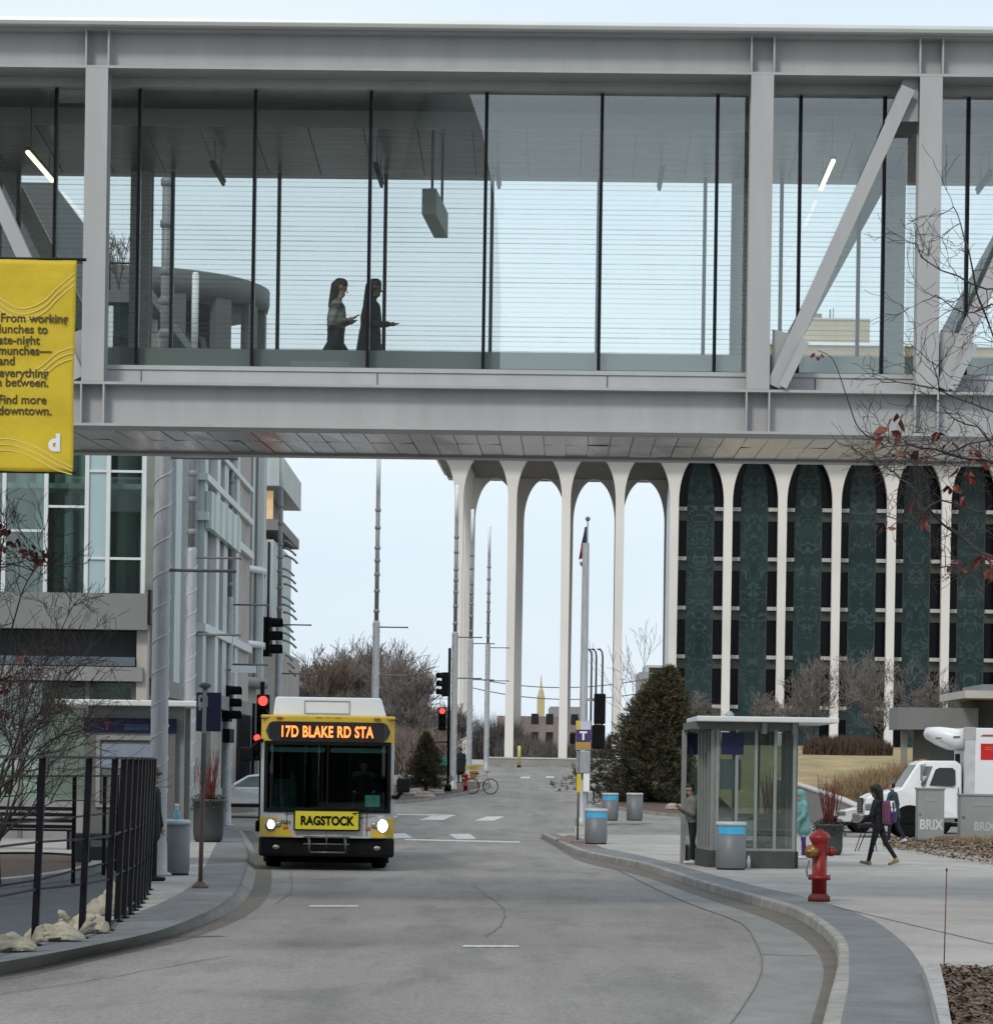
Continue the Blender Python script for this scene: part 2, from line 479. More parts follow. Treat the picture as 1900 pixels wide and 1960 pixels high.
struct(MB().strip(L(xs_seam, 0.004), L(xs_gut, 0.004)).build('gutter', M_gut))
struct(MB().strip(L(xs_gut, 0.006), L([x + 0.02 for x in xs_face], 0.006)).build('gutter_edge', M_gutd))
kb = MB()
kb.strip(L(xs_face, -0.05), L([x + 0.015 for x in xs_face], KH - 0.02))
kb.strip(L([x + 0.015 for x in xs_face], KH - 0.02), L([x + 0.035 for x in xs_face], KH))
kb.strip(L([x + 0.035 for x in xs_face], KH), L(xs_back, KH))
struct(kb.build('kerb', M_kerb))
struct(MB().strip(L(xs_back, KH), L(xs_band, KH), 2).build('paving_band', M_band))
struct(MB().strip(L(xs_band, KH), L([70] * len(yr), KH), 8).build('sidewalk', M_walk))
# far edge of the right pavement, kerb to the cross street
yk = yr[-1]
struct(MB().box(xs_face[-1], 70, yk, yk + 0.18, -0.05, KH + 0.003).build('kerb', M_kerb))
# joints cut in the pavement and the road seam
jm = MB()
def line_on(pts, wd, z, mb):
    pts = [Vector(p) for p in pts]
    A, B = [], []
    for i, p in enumerate(pts):
        d = pts[min(i + 1, len(pts) - 1)] - pts[max(i - 1, 0)]; d.z = 0; d.normalize()
        n = Vector((-d.y, d.x, 0)) * wd / 2
        A.append(p + n + Vector((0, 0, z))); B.append(p - n + Vector((0, 0, z)))
    mb.strip(A, B)
line_on(L([x + .004 * math.sin(y * 3.1) for x, y in zip(xs_seam, yr)], 0), 0.014, 0.009, jm)
line_on([G(1456, 1828), G(1510, 1831), G(1560, 1831)], 0.05, 0.009, jm)
for yy in (48, 60, 66, 76, 86): line_on([(np.interp(yy, yr, xs_band), yy, KH), (30, yy + 2.5, KH)], 0.03, 0.004, jm)
for pxl in ([(1592, 1735), (1760, 1775), (1960, 1822)], [(1500, 1690), (1700, 1700), (1960, 1706)], [(1230, 1645), (1500, 1662), (1860, 1668)]):
    line_on([G(u, v, KH) for u, v in interp(pxl, 4)], 0.03, 0.005, jm)
for pxl in ([(905, 1695), (962, 1740), (960, 1770), (932, 1795)], [(555, 1670), (557, 1705), (530, 1730)], [(0, 1905), (160, 1880), (330, 1850), (440, 1830)],
            [(310, 1770), (400, 1762), (520, 1758)]):
    line_on([G(u, v) + Vector((random.uniform(-.03, .03), 0, 0)) for u, v in interp(pxl, 6)], 0.013, 0.007, jm)
struct(jm.build('road_joint', M_joint))
sk = MB()
line_on([G(300, 1796), G(340, 1795), G(430, 1793)], 0.10, 0.008, sk)
struct(sk.build('road_crack', M_joint))

# left kerb
lk_px = [(455, 1590), (466, 1612), (472, 1632), (468, 1662), (455, 1698), (430, 1725), (380, 1752), (290, 1785), (150, 1815), (0, 1842), (-160, 1864)]
lo_px = [(462, 1590), (480, 1612), (487, 1635), (490, 1668), (480, 1708), (450, 1740), (390, 1770), (290, 1803), (150, 1833), (0, 1866), (-160, 1890)]
lb_px = [(425, 1590), (415, 1612), (405, 1632), (390, 1662), (372, 1690), (340, 1712), (300, 1732), (253, 1750), (150, 1782), (0, 1806), (-160, 1825)]
lk = [G(u, v, KH) for u, v in interp(lk_px)]
lo = [G(u, v, 0) for u, v in interp(lo_px)]
lb = [G(u, v, KH) for u, v in interp(lb_px)]
fx = [Vector((-40, p.y, gz(p.y) + KH)) for p in lb]
kb = MB(); n_ = len(lk)
kb.strip(lk, [Vector((o.x, o.y, -0.004)) for k, o in zip(lk, lo)], 2)
struct(kb.build('kerb', M_gut))
struct(MB().strip([p + Vector((0, 0, .003)) for p in lo], [p + Vector((0.30, -0.05, 0.003)) for p in lo]).build('gutter', M_gutd))
struct(MB().strip(lk, lb, 2).build('paving_band', M_band))
yl = [p.y for p in lb]
struct(MB().strip(lb, fx, 4).build('sidewalk', M_walk))
yy0 = max(p.y for p in lb)
struct(MB().box(-40, lk[0].x, yy0, yy0 + 0.18, -0.05, KH + 0.003).build('kerb', M_kerb))
jm = MB()
line_on([p + Vector((0.02, 0, 0)) for p in lk], 0.02, 0.005, jm)
for u, v in ((389, 1664), (403, 1640), (372, 1690)):
    p = G(u, v, KH); line_on([p, p + Vector((-1.0, 0.5, 0)), p + Vector((-4, 1.0, 0))], 0.03, 0.005, jm)
struct(jm.build('paving_joint', M_joint))
# warning paving near the crossing
for pts in ([(1090, 1598), (1120, 1607), (1158, 1625), (1122, 1622), (1062, 1607)],):
    MBp = MB().add([G(u, v, KH + 0.004) for u, v in pts], [tuple(range(len(pts)))])
    struct(MBp.build('tactile_paving', M_red))

# crossing bars, stop line, lane dashes
pm = MB()
def bar_px(quadpx, zo=0.006):
    pm.add([G(u, v, zo) for u, v in quadpx], [(0, 1, 2, 3)])
for q in ([(802, 1570), (826, 1562), (866, 1562), (848, 1570)], [(907, 1571), (932, 1563), (966, 1563), (945, 1571)],
          [(700, 1570), (728, 1562), (764, 1562), (740, 1570)],
          [(858, 1597), (898, 1596), (912, 1606), (874, 1606)], [(745, 1596), (775, 1595), (790, 1604), (755, 1605)],
          [(775, 1606), (775, 1608.5), (995, 1613.5), (995, 1611)],
          [(595, 1733), (590, 1736), (685, 1736), (685, 1733)], [(888, 1809.5), (883, 1813), (992, 1813), (992, 1810)],
          [(997, 1487), (1014, 1487), (1014, 1490), (995, 1490)], [(1045, 1486), (1060, 1486), (1060, 1489), (1044, 1489)],
          [(760, 1558), (760, 1560), (870, 1562), (870, 1560)],
          [(1222, 1610), (1222, 1617), (1330, 1620), (1330, 1613)]):
    bar_px(q)
struct(pm.build('road_markings', M_paint))

# mulch bed in the right corner with its stone edge
eL = [G(u, v, KH) for u, v in interp([(1764, 1868), (1772, 1890), (1782, 1922), (1792, 1960), (1800, 1995)], 3)]
eR = [G(u, v, KH) for u, v in interp([(1797, 1862), (1803, 1888), (1810, 1920), (1816, 1960), (1822, 1995)], 3)]
struct(MB().strip([p + Vector((0, 0, .04)) for p in eR], [Vector((14, p.y, KH + .04)) for p in eR], 3).build('mulch_bed', M_mulch))
e = MB(); H1 = Vector((0, 0, .10))
e.strip(eL, [p + H1 for p in eL]); e.strip([p + H1 for p in eL], [p + H1 for p in eR]); e.strip([p + H1 for p in eR], eR); e.quad(eL[0], eL[0] + H1, eR[0] + H1, eR[0])
struct(e.build('bed_edging', mat('granite_edging', (0.34, 0.335, 0.32), 0.85, 0, 0.3, 7, 0.3, 30)))
_ey = [p.y for p in reversed(eR)]; _ex = [p.x for p in reversed(eR)]
random.seed(5)
ch = MB()
for _ in range(5200):
    y = random.uniform(_ey[0], _ey[-1]); x = float(np.interp(y, _ey, _ex)) + random.random() ** 1.3 * 2.2
    a = random.random() * PI; l = random.uniform(0.015, 0.055); wd = random.uniform(0.006, 0.016); t = random.uniform(-0.5, 0.5)
    c, s = math.cos(a), math.sin(a); z = KH + 0.045 + random.random() * 0.03
    ch.add([(x - c * l - s * wd, y - s * l + c * wd, z - t * l), (x + c * l - s * wd, y + s * l + c * wd, z + t * l),
            (x + c * l + s * wd, y + s * l - c * wd, z + t * l + .006), (x - c * l + s * wd, y - s * l - c * wd, z - t * l + .006)], [(0, 1, 2, 3)])
tag(ch.build('mulch_chips', M_mchip, fix=False), 'loose brown bark chips over the corner planting bed', 'mulch', kind='stuff')
# stony bed before the grey cabinets on the right
def patch(px, m, name, zo, mb=None, k=5):
    P = [G(u, v, zo) for u, v in (interp(px + [px[0]], k)[:-1])]
    c = sum(P, Vector()) / len(P)
    o = MB().add(P + [c], [(i, (i + 1) % len(P), len(P)) for i in range(len(P))])
    return struct(o.build(name, m))
patch([(1690, 1607), (1800, 1603), (1960, 1606), (2100, 1640), (1990, 1660), (1900, 1643), (1800, 1624), (1700, 1618)], M_mulch, 'stony_bed', KH + 0.03)

# long oval planting bed on the left and dark pavers round it
cx, cy, rx, ry = -8.96, 54, 2.0, 9.0
el = lambda k, a, z: (cx + (rx + k) * math.cos(a), cy + (ry + k) * math.sin(a), z)
A_ = [2 * PI * i / 64 for i in range(65)]
patch([(-140, 1640), (100, 1645), (170, 1648), (245, 1655), (238, 1695), (214, 1735), (150, 1766), (60, 1792), (-140, 1828)], M_pave, 'dark_paving', KH + .004)
kb = MB()
kb.strip([el(0.2, a, KH) for a in A_], [el(0.2, a, KH + .14) for a in A_])
kb.strip([el(0.2, a, KH + .14) for a in A_], [el(-0.05, a, KH + .14) for a in A_])
struct(kb.build('bed_edging', mat('bed_edging_stone', (0.26, 0.265, 0.26), 0.85, 0, 0.3, 6, 0.2, 25)))
struct(MB().add([el(-0.05, a, KH + 0.10) for a in A_[:-1]], [tuple(range(64))]).build('planting_bed', M_mulch))

# ================================================================== SKYWAY
TH = R(1.2)
S = Frame(43.0, TH)
zt = lambda v, t: S.at(950, v, t)[1]
sx = lambda u, t, v=440: S.at(u, v, t)[0]
sky_root = tag(S.root('skyway_bridge'), 'grey steel and glass pedestrian bridge crossing high above the street', 'footbridge')
S0, S1 = -15.0, 15.5
W = 4.6
M_fas = mat('skyway_ceiling_band', (0.42, 0.43, 0.42), 0.6, 0, 0.06, 1)
M_ceil = mat('skyway_ceiling', (0.085, 0.085, 0.08), 0.32, 0.55, 0.3, 1.1, 0.35, 2.2, stretch=(0.6, 3.0, 1), col2=(0.15, 0.155, 0.15))
M_under = mat('flange_underside', (0.20, 0.19, 0.185), 0.55, 0, 0.1, 1)
M_kick = mat('kick_panel', (0.17, 0.20, 0.195), 0.5, 0, 0.06, 1)
M_sof = mat('soffit_metal', (0.60, 0.59, 0.575), 0.17, 0.95, 0.12, 1.5, 0.10, 2.0, stretch=(1, 0.5, 1))
M_floor = mat('skyway_floor', (0.16, 0.15, 0.14), 0.6, 0, 0.1, 2)
gl_near = glass('skyway_glass', (0.965, 0.99, 0.980), 0.105, tintmix=0.02, haze=(.5, .56, .54))
gl_far = glass('skyway_glass_lined', (0.975, 0.992, 0.992), 0.02, frit=0.072, fcol=(0.30, 0.36, 0.38), frit_a=0.30)

zr1, zr0 = zt(44, 0), zt(60, 0)
zgt, zgb = zt(62, 0.1), zt(137, 0)
zb1, zb0 = zt(739, 0), zt(824, 0)
zfl = zt(742, 0.4)
r = MB()
r.cbox(S0, S1, -0.16, W + 0.5, zr0, zr1, 0.05)
r.build('roof', M_roofcap, sky_root)
def girder(name, t_web, t_a, t_b, z0, z1, fl=0.035):
    m = MB()
    m.box(S0, S1, t_web, t_web + 0.03, z0 + fl, z1 - fl)
    m.box(S0, S1, t_a, t_b, z0, z0 + fl)
    m.box(S0, S1, t_a, t_b, z1 - fl, z1)
    return m
def put_girder(name, t_web, t_a, t_b, z0, z1, cols):
    g = girder(name, t_web, t_a, t_b, z0, z1)
    for s in cols:
        for q in (-0.15, 0.15):
            g.box(s + q - 0.011, s + q + 0.011, min(t_a, t_web), max(t_a, t_web + 0.03), z0 + 0.035, z1 - 0.035)
    return g.build(name, M_steel, sky_root)
cols = [sx(u, 0) for u in (-1180, -460, -140, 181, 1455, 1778, 2100, 2810)]
put_girder('top_girder', 0.2, 0.0, 0.72, zgb, zgt, cols)
put_girder('bottom_girder', 0.2, 0.0, 0.62, zb0, zb1, cols)
def column(s, t0, t1, z0, z1, name='column'):
    m = MB()
    a, b = (t0, t1) if t0 < t1 else (t1, t0)
    m.box(s - 0.15, s + 0.15, a, a + 0.03, z0, z1)
    m.box(s - 0.15, s + 0.15, b - 0.03, b, z0, z1)
    m.box(s - 0.012, s + 0.012, a + 0.03, b - 0.03, z0, z1)
    return m.build(name, M_steel, sky_root)
for s in cols:
    column(s, 0.0, 0.34, zb1 + 0.002, zgb - 0.002)
    column(s, W - 0.05, W + 0.30, zb1 + 0.002, zgb - 0.002)
    zz = (zb1 + zgb) / 2
# head strip, sill
m = MB(); m.box(S0, S1, 0.60, 0.78, zt(176, 0.72), zgb - 0.002); m.build('glazing_head', M_steel2, sky_root)
m = MB()
m.box(S0, S1, 0.42, 0.80, zb1 + 0.003, zt(716, 0.42)); m.box(S0, S1, 0.40, 0.84, zt(715.5, 0.42), zt(707, 0.40))
m.build('sill', M_steel2, sky_root)
m = MB()
for u in (270, 722, 1162, 1560, -200): m.box(sx(u, .4, 720) - .008, sx(u, .4, 720) + .008, 0.413, 0.425, zb1 + .01, zt(717, .42))
m.build('sill_joint', M_joint, sky_root)
# glazing
mu = [-1180, -860, -540, -60 - 160, -55, 105, 265, 486, 707, 928, 1149, 1370, 1529, 1690, 1850, 2011, 2172, 2490, 2810, 3130]
ms = [sx(u, 0.72) for u in mu]
zg0, zg1 = zt(706, 0.72), zt(178, 0.72)
for i, s in enumerate(ms):
    m = MB(); m.box(s - 0.022, s + 0.022, 0.66, 0.80, zg0 + .002, zg1 - .002); m.build('mullion', M_mull, sky_root)
    if i + 1 < len(ms):
        MB().box(s + 0.024, ms[i + 1] - 0.024, 0.725, 0.737, zg0 + .003, zg1 - .003).build('glass_pane', gl_near, sky_root)
FT = W - 0.12
zf0, zf1 = zfl + 0.35, zt(335, FT)
for i, s in enumerate(ms):
    m = MB(); m.box(s - 0.026, s + 0.026, FT - 0.08, FT + 0.02, zf0 + .002, zf1 - .002); m.build('mullion', M_mull, sky_root)
    if i + 1 < len(ms):
        MB().box(s + 0.028, ms[i + 1] - 0.028, FT - 0.03, FT - 0.018, zf0 + .003, zf1 - .003).build('glass_pane', gl_far, sky_root)
# ceilings
m = MB()
m.add([(S0, 0.80, zt(171, 0.8)), (S1, 0.80, zt(171, 0.8)), (S1, 2.05, zt(214, 2.05)), (S0, 2.05, zt(214, 2.05)),
       (S0, 0.80, zt(165, 0.8)), (S1, 0.80, zt(165, 0.8)), (S1, 2.05, zt(205, 2.05)), (S0, 2.05, zt(205, 2.05))],
      [(0, 1, 2, 3), (7, 6, 5, 4), (0, 4, 5, 1), (3, 2, 6, 7), (0, 3, 7, 4), (1, 5, 6, 2)])
m.build('ceiling', M_ceil, sky_root)
MB().box(S0, S1, 2.06, 2.10, zt(247, 2.06), zt(206, 2.06)).build('ceiling_band', M_fas, sky_root)
m = MB()
random.seed(2)
za, zb = zt(247, 2.1), zt(335, FT)
npn = 40
for i in range(npn):
    a, b = S0 + (S1 - S0) * i / npn, S0 + (S1 - S0) * (i + 1) / npn - 0.012
    d1, d2 = random.uniform(-.012, .012), random.uniform(-.012, .012)
    m.add([(a, 2.11, za + d1), (b, 2.11, za + d2), (b, FT + 0.2, zb + d2), (a, FT + 0.2, zb + d1), (a, 2.11, za + .05), (b, 2.11, za + .05), (b, FT + .2, zb + .05), (a, FT + .2, zb + .05)],
          [(0, 1, 2, 3), (7, 6, 5, 4), (0, 4, 5, 1), (3, 2, 6, 7), (0, 3, 7, 4), (1, 5, 6, 2)])
m.build('ceiling_panels', M_ceil, sky_root)
# far girders, floor, kick panels
MB().box(S0, S1, W + 0.1, W + 0.45, zf1 + 0.02, zr0 - .002).build('far_top_girder', M_steel, sky_root)
zso = zt(880, W + .3)
MB().box(S0, S1, W + 0.05, W + 0.42, zso, zfl + 0.3).build('far_bottom_girder', M_steel, sky_root)
MB().box(S0, S1, 0.63, W, zfl - 0.18, zfl).build('floor', M_floor, sky_root)
MB().box(S0, S1, 0.86, 0.90, zfl + .002, zt(674, 0.88)).build('kick_panel', M_kick, sky_root)
MB().box(S0, S1, FT - 0.10, FT + 0.10, zfl + .002, zf0).build('kick_panel', M_kick, sky_root)
# polished metal soffit in two rows of panels
m = MB(); random.seed(9)
za, zb = zt(831, 0.63), zso + 0.03
t0, t2 = 0.63, W + 0.04; tm = (t0 + t2) / 2 - 0.2
npn = 100
for (ta, tb) in ((t0, tm - 0.012), (tm + 0.012, t2)):
    for i in range(npn):
        a, b = S0 + (S1 - S0) * i / npn, S0 + (S1 - S0) * (i + 1) / npn - 0.010
        z_ = lambda t: za + (zb - za) * (t - t0) / (t2 - t0)
        j = [random.uniform(-.006, .006) for _ in range(4)]
        m.add([(a, ta, z_(ta) + j[0]), (b, ta, z_(ta) + j[1]), (b, tb, z_(tb) + j[2]), (a, tb, z_(tb) + j[3])], [(0, 1, 2, 3)])
m.box(S0, S1, t0, t2, max(za, zb) + 0.02, max(za, zb) + 0.05)
m.build('soffit_panels', M_sof, sky_root)
# diagonals with gusset plates
def diag(pu0, pv0, pu1, pv1, t, wd=0.185, dp=0.2, m_=None):
    a, b = S.at(pu0, pv0, t), S.at(pu1, pv1, t)
    p, q = Vector((a[0], t, a[1])), Vector((b[0], t, b[1]))
    mb = MB()
    d = (q - p).normalized(); n = Vector((-d.z, 0, d.x))
    mb.box(0, (q - p).length, -dp / 2, -dp / 2 + 0.025, -wd / 2, wd / 2, Matrix.Translation(p) @ Matrix(((d.x, 0, n.x, 0), (0, 1, 0, 0), (d.z, 0, n.z, 0), (0, 0, 0, 1))))
    mb.box(0, (q - p).length, -dp / 2 + 0.025, dp / 2, -0.015, 0.015, Matrix.Translation(p) @ Matrix(((d.x, 0, n.x, 0), (0, 1, 0, 0), (d.z, 0, n.z, 0), (0, 0, 0, 1))))
    mb.box(0, (q - p).length, dp / 2 - 0.02, dp / 2, -wd / 2, wd / 2, Matrix.Translation(p) @ Matrix(((d.x, 0, n.x, 0), (0, 1, 0, 0), (d.z, 0, n.z, 0), (0, 0, 0, 1))))
    mb.build('diagonal_brace', M_steel, sky_root)
def gusset(px, t, th=0.02):
    P = [S.at(u, v, t) for u, v in px]
    MB().prism(P, t, t + th).build('gusset_plate', M_steel, sky_root)
for k, (o0, o1) in enumerate(((0, 0), (322, 322))):
    diag(1479 + o0, 740 + o0 * .014, 1737 + o0, 170 + o0 * .014, 0.14)
    gusset([(1477 + o0, 690), (1478 + o0, 630), (1520 + o0, 640), (1538 + o0, 650), (1500 + o0, 738), (1477 + o0, 738)], 0.16)
    gusset([(1757 + o0, 148), (1757 + o0, 232), (1692 + o0, 232), (1730 + o0, 148)], 0.16)
    diag(1497 + o0, 742 + o0 * .014, 1540 + o0, 655 + o0 * .014, 0.05, 0.11)
for o0 in (0, -322):
    diag(152 + o0, 725 + o0 * .014, -108 + o0, 150, 0.14)
    gusset([(158 + o0, 630), (158 + o0, 725), (118 + o0, 725), (104 + o0, 650)], 0.16)
def fdiag(s0, s1):
    MB().bar((s0, W + 0.12, zfl + .1), (s1, W + 0.12, zf1 + 0.15), 0.24, 0.2, (0, 1, 0)).build('diagonal_brace', M_steel, sky_root)
fdiag(cols[4] + .15, cols[5] - .15); fdiag(cols[5] + .15, cols[6] - .15); fdiag(cols[3] - .15, cols[2] + .15)

# pendant lamps in the skyway, two of them lit
M_lamp = mat('lamp_warm', (1, 0.85, 0.6), 0.5, emit=(1.0, 0.72, 0.40), estr=6)
lamp_px = [(-245, 0), (78, 1), (412, 0), (722, 0), (952, 0), (1266, 0), (1582, 1), (1890, 0)]
for i, (u, lit) in enumerate(lamp_px):
    s, _ = S.at(u, 325, 2.9)
    lab = {78: 'lit slim pendant lamp above the yellow banner', 1582: 'lit slim pendant lamp behind the diagonal brace',
           412: 'unlit slim pendant lamp second from the left inside the footbridge', 722: 'unlit slim pendant lamp just left of the hanging sign',
           952: 'unlit slim pendant lamp to the right of the hanging sign', 1266: 'unlit slim pendant lamp in the right half of the long glazed bay',
           1890: 'unlit slim pendant lamp behind the bare twigs', -245: 'unlit slim pendant lamp at the hidden left end of the footbridge'}[u]
    if u < 0: continue
    t0_ = 1.75 if lit else 2.5
    zc = zt(322, 2.6) if lit else zt(332, 2.9)
    p = S.root('x'); M4 = p.matrix_basis.copy(); bpy.data.objects.remove(p)
    M4 = Matrix.Translation((0, 43, 0)) @ Matrix.Rotation(-TH, 4, 'Z')
    o = thing('pendant_lamp', lab, 'lamp', M4 @ Vector((s, t0_, zc)), -TH, 'slim pendant lamps in the footbridge')
    ln = 2.2 if lit else 1.5
    MB().tube([(0, 0.02, 0), (0, ln - .02, 0)], 0.028, 8).build('tube', M_lamp if lit else M_dark, o)
    MB().box(-0.035, 0.035, 0, ln, 0.026, 0.07).build('housing', M_dark, o)
    m = MB()
    for q in (0.3, ln - 0.3): m.tube([(0, q, 0.07), (0, q, 0.75)], 0.006, 5)
    m.build('hanger', M_dark, o)
M4S = Matrix.Translation((0, 43, 0)) @ Matrix.Rotation(-TH, 4, 'Z')
# hanging direction sign : a long two-sided box seen end-on from below
a = S.at(821, 385, 1.7)
o = thing('hanging_sign', 'grey boxed sign hung on two rods inside the footbridge', 'sign', M4S @ Vector((a[0], 1.7, a[1])), -TH)
SH = 0.36
M5 = Matrix.Rotation(R(-2.6), 4, 'Z')
m = MB(); m.cbox(-0.10, 0.10, 0, 2.0, -SH / 2, SH / 2, 0.01, M5); m.build('sign_box', mat('sign_grey', (0.16, 0.165, 0.155), 0.5, 0, 0.06, 2), o)
m = MB()
for q in ((0.03, 0.25), (0.13, 1.2)): m.tube([(q[0], q[1], SH / 2), (q[0], q[1], SH / 2 + 0.85)], 0.022, 6)
m.build('rod', M_dark, o)
MB().box(-0.106, -0.102, 0.1, 1.9, -0.14, 0.14, M5).build('sign_face', mat('sign_face_dark', (0.05, 0.055, 0.06), 0.4), o)

# ================================================================== yellow banner on the left
M_yel = mat('banner_yellow', (0.60, 0.44, 0.022), 0.65, 0, 0.10, 2.5, 0.35, 3.5)
M_yel2 = mat('banner_yellow_pale', (0.72, 0.58, 0.16), 0.65, 0, 0.06, 3)
M_ink = mat('banner_ink', (0.07, 0.055, 0.02), 0.7)
DB = 31.0
pm_ = DB / F
bT, bB = V(60, 497, DB), V(60, 903, DB)
xr = V(144, 700, DB).x; xl = xr - 0.98
o = thing('street_banner', 'yellow cloth street banner hung flat in front of the footbridge', 'banner', (xl - 0.05, DB, 0))
def bloc(u, v, dy=0): p = V(u, v, DB); return (p.x - (xl - 0.05), dy, p.z)
m = MB()
nx, nz = 24, 40
hgt = bT.z - bB.z
vsb, fsb = [], []
for j in range(nz + 1):
    for i in range(nx + 1):
        fx_, fz = i / nx, j / nz
        x = 0.05 + fx_ * 0.98 - 0.012 * (1 - abs(2 * fz - 1)) * (fx_ > .5) * (fx_ - .5) * 2 - (0.004 if fz < .5 else 0)
        y = 0.004 * math.sin(fx_ * 7 + fz * 3) + 0.0025 * math.sin(fz * 23 + fx_ * 4) * (0.3 + fx_)
        vsb.append((x, y, bB.z + fz * hgt))
for j in range(nz):
    for i in range(nx):
        fsb.append((j * (nx + 1) + i, j * (nx + 1) + i + 1, (j + 1) * (nx + 1) + i + 1, (j + 1) * (nx + 1) + i))
m.add(vsb, fsb, True)
bo = m.build('cloth', M_yel, o)
sd = bo.modifiers.new('solid', 'SOLIDIFY'); sd.thickness = 0.004
m = MB(); m.tube([(0.0, 0.012, bT.z + 0.01), (1.12, 0.012, bT.z + 0.01)], 0.016, 8); m.tube([(0.0, 0.012, bB.z), (1.05, 0.012, bB.z)], 0.014, 8)
m.build('arm', M_dark, o)
m = MB(); m.tube([(-0.05, 0.02, 0.0), (-0.05, 0.02, 9)], 0.09, 14); m.lathe([(0.16, 0), (0.16, 0.05), (0.1, 0.12)], (-0.05, 0.02, 0.0))
m.build('pole', M_galv, o)
wv = MB()
def wave(pts, y=-0.0105):
    P = [Vector(bloc(u, v, y)) for u, v in interp(pts, 8)]
    A, B = [], []
    for i, p in enumerate(P):
        d = P[min(i + 1, len(P) - 1)] - P[max(i - 1, 0)]; d.normalize()
        n = Vector((-d.z, 0, d.x)) * 0.006
        A.append(p + n); B.append(p - n)
    wv.strip(A, B)
for k in range(3):
    o_ = k * 11
    wave([(-30, 545 + o_), (0, 570 + o_), (40, 590 + o_), (80, 578 + o_), (110, 550 + o_), (143, 522 + o_)])
    wave([(50, 720 + o_), (80, 700 + o_), (110, 675 + o_), (140, 664 + o_)])
    wave([(-30, 868 - o_), (0, 862 - o_), (30, 864 - o_), (70, 878 - o_), (105, 898 - o_), (138, 908 - o_ * .6)])
wv.build('wave_lines', M_yel2, o)
lines = [('From working', 616), ('lunches to', 637), ('late-night', 658), ('munches—', 678), ('and', 698), ('everything', 721), ('in between.', 739), ('Find more', 772), ('downtown.', 793)]
for body, v in lines:
    if body == 'in between.': u0 = -12
    elif body in ('late-night',): u0 = -8
    else: u0 = {'From working': 1, 'lunches to': -2, 'munches—': -4, 'and': -3, 'everything': -2, 'Find more': -4, 'downtown.': -4}[body]
    x, y, z = bloc(u0, v, -0.0125)
    text(body, 0.118, M_ink, facing(x, y, z), parent=o, bold=0.002, sx=0.95, spacing=1.0)
x, y, z = bloc(93, 862, -0.0125)
text('d', 0.22, M_white, facing(x, y, z), 'emblem', o, bold=0.012)
# ================================================================== LEFT CORNER BUILDING
M_bgrey = mat('cladding_grey', (0.115, 0.12, 0.12), 0.6, 0, 0.08, 0.7)
M_bgrey2 = mat('cladding_mid_grey', (0.185, 0.187, 0.188), 0.6, 0, 0.08, 0.7)
M_stone = mat('beige_stone', (0.38, 0.355, 0.32), 0.85, 0, 0.14, 0.8, 0.06, 8)
M_pale = mat('pale_metal_cladding', (0.50, 0.56, 0.545), 0.4, 0.3, 0.15, 1.2, stretch=(4, 4, 0.4))
M_fin = mat('white_frame', (0.62, 0.65, 0.65), 0.4, 0, 0.05, 2)
M_teal = mat('light_blue_panel', (0.36, 0.47, 0.49), 0.35, 0, 0.05, 1.0)
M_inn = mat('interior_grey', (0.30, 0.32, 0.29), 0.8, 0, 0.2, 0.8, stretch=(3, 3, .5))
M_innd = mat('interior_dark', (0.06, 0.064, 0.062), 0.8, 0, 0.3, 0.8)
M_innl = mat('interior_pale', (0.55, 0.62, 0.56), 0.8, 0, 0.1, 0.6)  # indoor brightness put into the pale colour, no lamp
M_bglass = glass('office_glass_green', (0.74, 0.86, 0.83), 0.10, tintmix=0.05, haze=(0.16, 0.2, 0.19))
M_sglass = glass('shop_glass', (0.90, 0.955, 0.93), 0.08, tintmix=0.04)
M_dglass = mat('dark_window_glass', (0.012, 0.014, 0.017), 0.12, 0, 0.4, 0.9, spec=0.5)
B = Frame(80.0, 0.0)
bx_ = lambda u, t=0, v=1200: B.at(u, v, t)[0]
bz = lambda v, t=0, u=150: B.at(u, v, t)[1]
lb_root = tag(B.root('corner_building'), 'grey corner building with green glass upper storey on the left street corner', 'building')
XL, XR = -20.0, bx_(283)
ztop = bz(578, 0, 230)
zs0, zs1 = bz(1205), bz(1136)
# solid core, set back from the glass line
MB().box(XL, XR - 0.35, 5.0, 26, 0, ztop).build('core_wall', M_inn, lb_root)
MB().box(XL, XR, 0.0, 26, ztop, ztop + 0.3).build('roof', M_bgrey, lb_root)
MB().box(XL, XR + .02, -0.35, 0.25, zs0, zs1).build('spandrel', M_bgrey2, lb_root)
MB().box(XR + .025, XR + 0.10, -0.36, 0.3, zs0 + .15, zs1 + .1).build('corner_trim', M_black, lb_root)
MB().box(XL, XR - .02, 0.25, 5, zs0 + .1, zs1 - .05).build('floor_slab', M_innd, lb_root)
MB().box(XL, bx_(261), 0.9, 1.2, bz(1257, .9), zs0).build('recess_wall', mat('recess_blue_grey', (.085, .10, .11), .7, 0, .15, .8, stretch=(3, 3, .3)), lb_root)
MB().box(XL, XR - .3, -0.1, 0.8, bz(1274), bz(1257)).build('canopy_band', mat('band_blue_grey', (0.10, 0.13, 0.15), 0.4, 0, .1, 1), lb_root)
MB().box(XL, XR - .1, -0.15, 0.6, bz(1303), bz(1276)).build('fascia', M_concg, lb_root)
for u in (278,): MB().box(bx_(262), bx_(283), 0.0, 0.5, 0, zs0).build('corner_pier', M_stone, lb_root)
